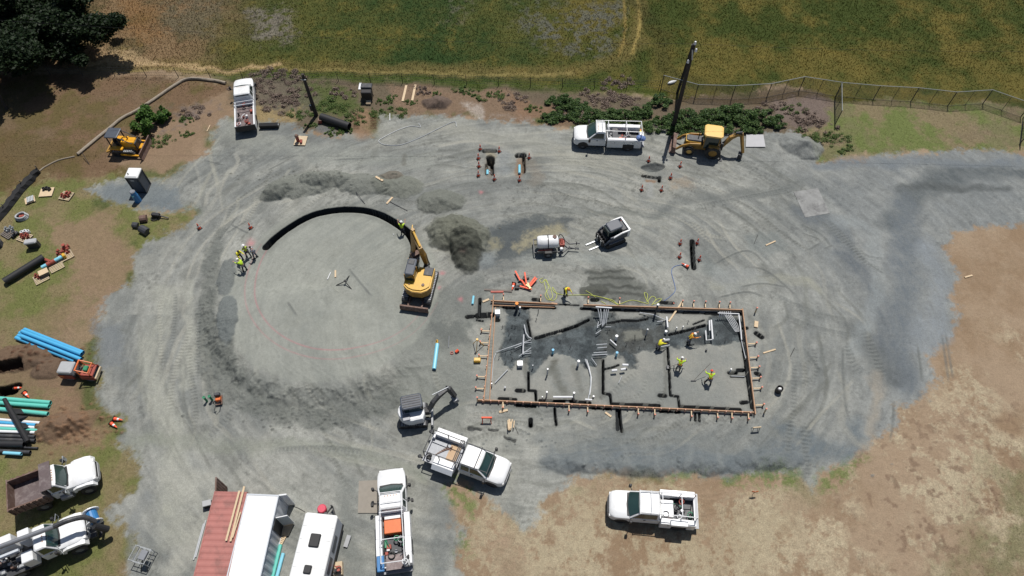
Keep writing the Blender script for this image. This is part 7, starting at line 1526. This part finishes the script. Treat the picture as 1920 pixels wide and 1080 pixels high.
# ------------------------------------------------------------------ building forms
FZ = .34
def form(label, a, b, w=.07, h=.30, z=FZ):
    A_ = P(*a, z); B_ = P(*b, z); c = (A_+B_)/2; q = MB(); q.bar(A_-c-Vector((0, 0, h/2)), B_-c-Vector((0, 0, h/2)), w, h); return tag(q.build('form_board', M_form), label, 'form board', None, c)
form('upper form board, the short left length', (920, 563), (1042, 569)); form('upper form board, the long right length', (1094, 571), (1394, 580.5))
form('left form board, outer of the two side by side', (926, 553), (907, 752)); form('left form board, inner one', (929, 576), (918, 750), .06, .2, .24)
form('lower form board running along the whole front', (894, 749), (1414, 772.5)); form('long right hand form board', (1392.5, 578), (1417, 776))
form('thin inner board following the upper form', (925, 572), (1040, 576), .05, .12, .12)
form('short pale board end lapped on the upper left form', (1034, 568), (1045, 569.5), .14, .06, .42)
K0 = None
def kick(px, py, dx, dy, side):
    """flat brace from the form to a driven stake"""
    global K0
    a = P(px, py, .3); b = P(px+dx, py+dy, .25); L_ = (b-a).xy.length; rz = math.atan2(b.y-a.y, b.x-a.x)
    lb = {'r': 'braced wooden stake outside the right form board', 'l': 'braced wooden stake outside the left form board', 'b': 'braced wooden stake outside the lower form board', 't': 'braced wooden stake outside the upper form board'}[side]
    gp = {'r': 'stakes right of the forms', 'l': 'stakes left of the forms', 'b': 'stakes below the forms', 't': 'stakes above the forms'}[side]
    if K0 is None:
        t = K0 = empty('form_stake', lb, 'stake'); q = MB(); q.bar((0, 0, .27), (.62, 0, .22), .085, .05); q.build('brace', M_wood, t)
        q = MB(); q.bar((.66, 0, -.1), (.66, 0, .42), .09, .09); q.build('stake', M_form, t); q = MB(); q.box(.60, .72, -.06, .06, .42, .47); q.build('painted_head', mat('faded_red_paint', (.60, .22, .16), .7), t)
    else: t = copy_tree(K0)
    t['label'] = lb; t['group'] = gp; t.location = (a.x, a.y, zat(b.x, b.y)); t.rotation_euler = (0, 0, rz); t.scale = (L_/.66, 1, 1)
for y in (644, 669.5, 688.5, 708.5, 727.5, 759): kick(np.interp(y, [578, 776], [1393, 1417])+2, y, 15, -.5, 'r')
for y in (620, 642, 667, 706, 728): kick(np.interp(y, [553, 752], [926, 907])-2, y, -15, -.5, 'l')
for x in (943, 1067, 1102, 1197, 1228, 1297, 1346, 1373, 1404): kick(x, np.interp(x, [894, 1414], [749, 772.5])+2, 0, 12, 'b')
for x in (944, 1014, 1103, 1162, 1265, 1280, 1301, 1323, 1349, 1369): kick(x, np.interp(x, [920, 1394], [563, 580])-2, 0, -9, 't')
SH = None
for i in range(34):
    x = 905+i*15.2; y = np.interp(x, [894, 1414], [749, 772.5]); o = P(x, y, .3)
    if SH is None:
        q = MB(); q.box(-.045, .045, -.12, -.04, -.35, .1); SH = q.build('form_peg', mat('pale_red_peg', (.58, .33, .24), .75)); s_ = SH
    else: s_ = SH.copy(); COL.objects.link(s_)
    tag(s_, 'small pale peg nailed along the lower form board', 'peg', 'pegs along the lower form board', (o.x, o.y, o.z))
for i in range(9):
    y = 590+i*19; x = np.interp(y, [553, 752], [926, 907]); o = P(x, y, .3); s_ = SH.copy(); COL.objects.link(s_); tag(s_, 'small pale peg nailed along the left form board', 'peg', 'pegs along the left form board', (o.x-.05, o.y, o.z))
for x, y, w_ in ((896, 745, 'lower left'), (1416, 578, 'upper right'), (1433, 766, 'lower right')):
    t = lump('corner_post', 'short pink tipped post just outside the %s corner of forms' % w_, 'post', x, y+8); MB().bar((0, 0, 0), (-.03, .05, .75), .09).build('post', M_wood, t); MB().box(-.09, .04, -.01, .1, .75, .8).build('painted_head', MATS['faded_red_paint'], t)
# conduits and pipes inside
NP = [0]
def cond(label, px, h, r, m, cat='conduit'):
    pts = [P(x, y, (h[i] if isinstance(h, (list, tuple)) else h)) for i, (x, y) in enumerate(px)]
    c = pts[0].copy(); q = MB(); q.tube([p-c for p in pts], r, 8); tag(q.build('conduit', m, None, None, True), label, cat, None, c)
def riser(label, x, y, h, r, m, cap=None):
    p = P(x, y, h); z = zat(p.x, p.y)-.1; t = empty('pipe_riser', label, 'pipe riser', (p.x, p.y, z)); MB().cyl((0, 0, 0), (0, 0, h-z), r, None, 12).build('pipe', m, t); MB().cyl((0, 0, h-z-.05), (0, 0, h-z+.03), r*1.25, None, 12).build('cap', cap or m, t)
M_bcap = mat('blue_cap', (.10, .38, .60), .5, 0, .05)
for lb, x, y, h, r, m_, c_ in (('blue capped pipe riser in the left sand area', 1037, 656, .5, .09, M_lblue, M_bcap), ('blue capped pipe riser right of the middle conduits', 1157, 661, .5, .09, M_lblue, M_bcap), ('white capped grey riser on the left sand bay', 1027, 692, 1.0, .06, M_gpvc, M_pvc), ('white capped riser near the lower form, left of the thick pipe', 1025.5, 735, .9, .06, M_gpvc, M_pvc),
                               ('white capped riser at the right end of the thick pipe', 1076.5, 736.5, .6, .07, M_gpvc, M_pvc), ('thin short riser by the lower form board', 1017, 744, .5, .04, M_gpvc, M_pvc), ('thick white riser in the middle of the left bay', 1085, 677, .75, .09, M_pvc, None), ('white round capped riser among the dark gravel, centre', 1156.5, 630, .5, .10, M_pvc, None), ('grey riser on the pale island of sand', 1214.5, 617.5, .8, .06, M_gpvc, M_gpvc),
                               ('tall grey riser behind the upper form board', 1234, 571, 1.4, .08, M_dsteel, M_pvc), ('thin riser near the orange vested person', 1281, 612, .5, .04, M_gpvc, M_pvc), ('small white cap right of the curved conduit', 1113, 743, .15, .06, M_pvc, None), ('white cap at the wet ground below the long plank', 1249, 621, .15, .09, M_pvc, None), ('orange capped riser at the upper left form', 969, 569, .9, .12, M_navy, M_vesto), ('white tube beside the orange capped riser', 975, 576, .6, .06, M_pvc, None),
                               ('white tube at the left form board', 922, 719, .5, .05, M_pvc, None), ('small grey stub left of the lower pits', 947, 726, .25, .07, M_gpvc, M_grey), ('thin dark riser on the upper pale sand area', 1009.5, 580, .6, .03, M_dsteel, None), ('thin dark riser on the left wet area', 999, 685, .4, .04, M_gpvc, None), ('dark stub at the right bay', 1325, 655, .2, .07, M_dsteel, None), ('white stub at the right pits', 1371, 692, .35, .05, M_pvc, None), ('small white stub in the middle bay top', 1269, 614, .3, .04, M_pvc, None)):
    riser(lb, x, y, h, r, m_, c_)
cond('white horizontal conduit bar at the upper form, middle', [(1117, 575.5), (1147, 577.5)], .85, .07, M_pvc)
for k, (a, b) in enumerate((((1121, 578), (1127, 606)), ((1126, 579), (1130, 612)), ((1133, 580), (1131, 610)), ((1137, 580), (1133, 608)), ((1141, 580), (1136, 606)))): cond('grey conduit hanging from the middle white bar, number %s from the left' % ('one', 'two', 'three', 'four', 'five')[k], [a, b], [.8, .1], .04, M_gpvc)
for k, (a, b) in enumerate((((1120, 612), (1129, 606)), ((1117, 626), (1127, 619)), ((1135, 613), (1146, 613)), ((1122, 603), (1120, 615)))): cond('short tangled conduit end below the middle bar, ' + ('upper left', 'lower left', 'right', 'upright')[k], [a, b], .12, .035, M_gpvc)
for y, a, b, w_ in ((646, 1118, 1138, 'first'), (652, 1120, 1138, 'second'), (661, 1113, 1138, 'third'), (665.5, 1110, 1139, 'fourth')): cond('grey horizontal conduit stub between the bays, %s from the top' % w_, [(a, y+.5), (b, y-1)], .1, .04, M_gpvc)
cond('white U shaped pipe in the upper right, long right leg', [(1333.5, 600), (1336.5, 636)], .25, .07, M_pvc); cond('white U shaped pipe in the upper right, short inner leg', [(1330, 601), (1330.7, 620)], .25, .06, M_pvc); cond('white U shaped pipe in the upper right, left leg and foot', [(1323, 620), (1324.5, 638), (1337, 636.5)], .2, .055, M_pvc)
cond('white conduit bar across the top right corner', [(1346, 587), (1385.5, 588.5)], .55, .05, M_pvc); cond('white conduit following the right form board down', [(1385, 588), (1389, 620), (1390.5, 637)], [.5, .3, .15], .055, M_pvc); cond('thin grey conduit continuing down the right form', [(1390, 637), (1394, 655), (1398, 672)], .08, .035, M_gpvc)
for k in range(5): cond('thin white conduit of the bundle in the top right corner, %s' % ('first', 'second', 'third', 'fourth', 'fifth')[k], [(1359+k*3, 590), (1370+k*3.2, 608), (1379+k*1.8, 622)], [.5, .3, .1], .022, M_pvc)
for k in range(6): cond('short stub dropping from the top right bar, %s' % ('first', 'second', 'third', 'fourth', 'fifth', 'sixth')[k], [(1350+k*4, 584), (1349+k*4, 594)], [.55, .2], .035, M_pvc)
cond('short white pipe at the foot of the long plank', [(1250, 594), (1252, 614)], .3, .07, M_pvc); cond('thin grey conduit from the upper form down to the plank', [(1199, 586), (1225, 590), (1248, 600)], .15, .04, M_gpvc)
for k, (a, b) in enumerate((((1232, 603), (1243, 602)), ((1243, 639), (1255, 637)), ((1236, 651), (1256, 647)))): cond('grey stub in the wet ground near the bending person, ' + ('upper', 'middle', 'lower')[k], [a, b], .1, .045 if k != 1 else .12, M_gpvc)
cond('upright white pipe in the left part of the forms', [(982, 627), (980.5, 663)], [.9, .1], .06, M_pvc); cond('curved grey conduit left of the pale upper sand area', [(983, 609), (986, 624), (991, 632), (997, 635)], .15, .055, M_gpvc)
for k, (a, b) in enumerate((((930, 660), (996, 637)), ((950, 653), (984, 642)), ((965, 653), (982, 645)), ((973, 668), (996, 652)), ((980, 643), (997, 642)), ((982, 660), (996, 658)), ((980, 664), (996, 662)))): cond('grey conduit fanning out beside the upright white pipe, %s' % ('longest', 'second', 'third', 'fourth', 'fifth', 'sixth', 'seventh')[k], [a, b], .1, .03, M_gpvc)
cond('long curved white conduit in the left bay', [(1097, 673), (1103, 688), (1107.5, 705), (1107.5, 722), (1105, 738), (1103, 748)], .1, .04, M_gpvc); cond('second thin conduit close beside the long curved one', [(1100, 674), (1105, 690), (1109, 708), (1108, 725), (1106, 740)], .08, .03, M_pvc); cond('short conduit right of the curved pair', [(1109, 671), (1119, 685)], .08, .03, M_gpvc)
cond('white clip bar where the curved conduits meet the lower form', [(1097, 749), (1110, 750)], .25, .08, M_pvc)
cond('thick white pipe lying near the lower form board', [(1037, 744.5), (1074, 744.5)], .3, .09, M_pvc); cond('dark elbow at the end of the thick white pipe', [(1074, 745), (1077, 752)], [.3, .05], .1, M_dsteel)
cond('grey conduit at the lower left of the dark gravel', [(952, 693), (928, 718)], .1, .04, M_gpvc); cond('thin conduit beside the left form board', [(930, 662), (925, 675), (922, 715)], .12, .03, M_gpvc); cond('dark thin pipe standing on the pale island', [(1190.5, 640), (1190.5, 628)], [.05, .6], .03, M_dsteel)
cond('white pipe piece on dark gravel right of centre', [(1144, 637), (1156, 648)], .15, .06, M_pvc)
for lb, a, b, r in (('white pipe elbow set on the middle bay, upper', (1167, 684), (1178, 684.5), .10), ('white pipe elbow set on the middle bay, lower left', (1147, 695), (1157, 694), .10), ('white pipe elbow set on the middle bay, lower right', (1164, 693), (1173, 691.5), .10)): cond(lb, [a, b], .35, r, M_pvc)
cond('thin white rod on the middle bay below the elbows', [(1160, 718), (1166, 705)], .05, .025, M_gpvc); cond('thin pipe into the right pits', [(1371, 705), (1396, 706)], .1, .03, M_gpvc)
for lb, x, y, m_ in (('white cube box on the left bay', 975, 685, M_white), ('pinkish white box at the upper left of the forms', 933, 589, M_pvc)):
    t = lump('utility_box', lb, 'box', x, y, 2); MB().box(-.2, .2, -.2, .2, 0, .42, .02).build('box_body', m_, t); MB().box(-.22, .22, -.22, .22, .42, .46).build('lid', m_, t)

RB = None
for x, y in ((942, 615), (960, 612), (966, 613), (955, 625), (958, 632), (949, 660), (959, 660), (961, 672), (948, 680), (936, 672), (1140, 620), (1175, 645), (1006, 600), (1200, 650), (1290, 605), (1345, 625), (1360, 640), (1050, 640), (1070, 650), (1148, 590)):
    o = P(x, y); o.z = zat(o.x, o.y)
    if RB is None: m = MB(); m.cyl((0, 0, -.1), (.02, .05, .45), .022, None, 6); m.cyl((-.12, 0, .3), (.12, .02, .3), .015, None, 5); RB = m.build('rebar_stake', M_dsteel); q = RB
    else: q = RB.copy(); COL.objects.link(q)
    tag(q, 'thin dark rebar stake standing in the wet ground inside the forms', 'rebar', 'rebar stakes in the wet ground', o, rg.uniform(0, 3))
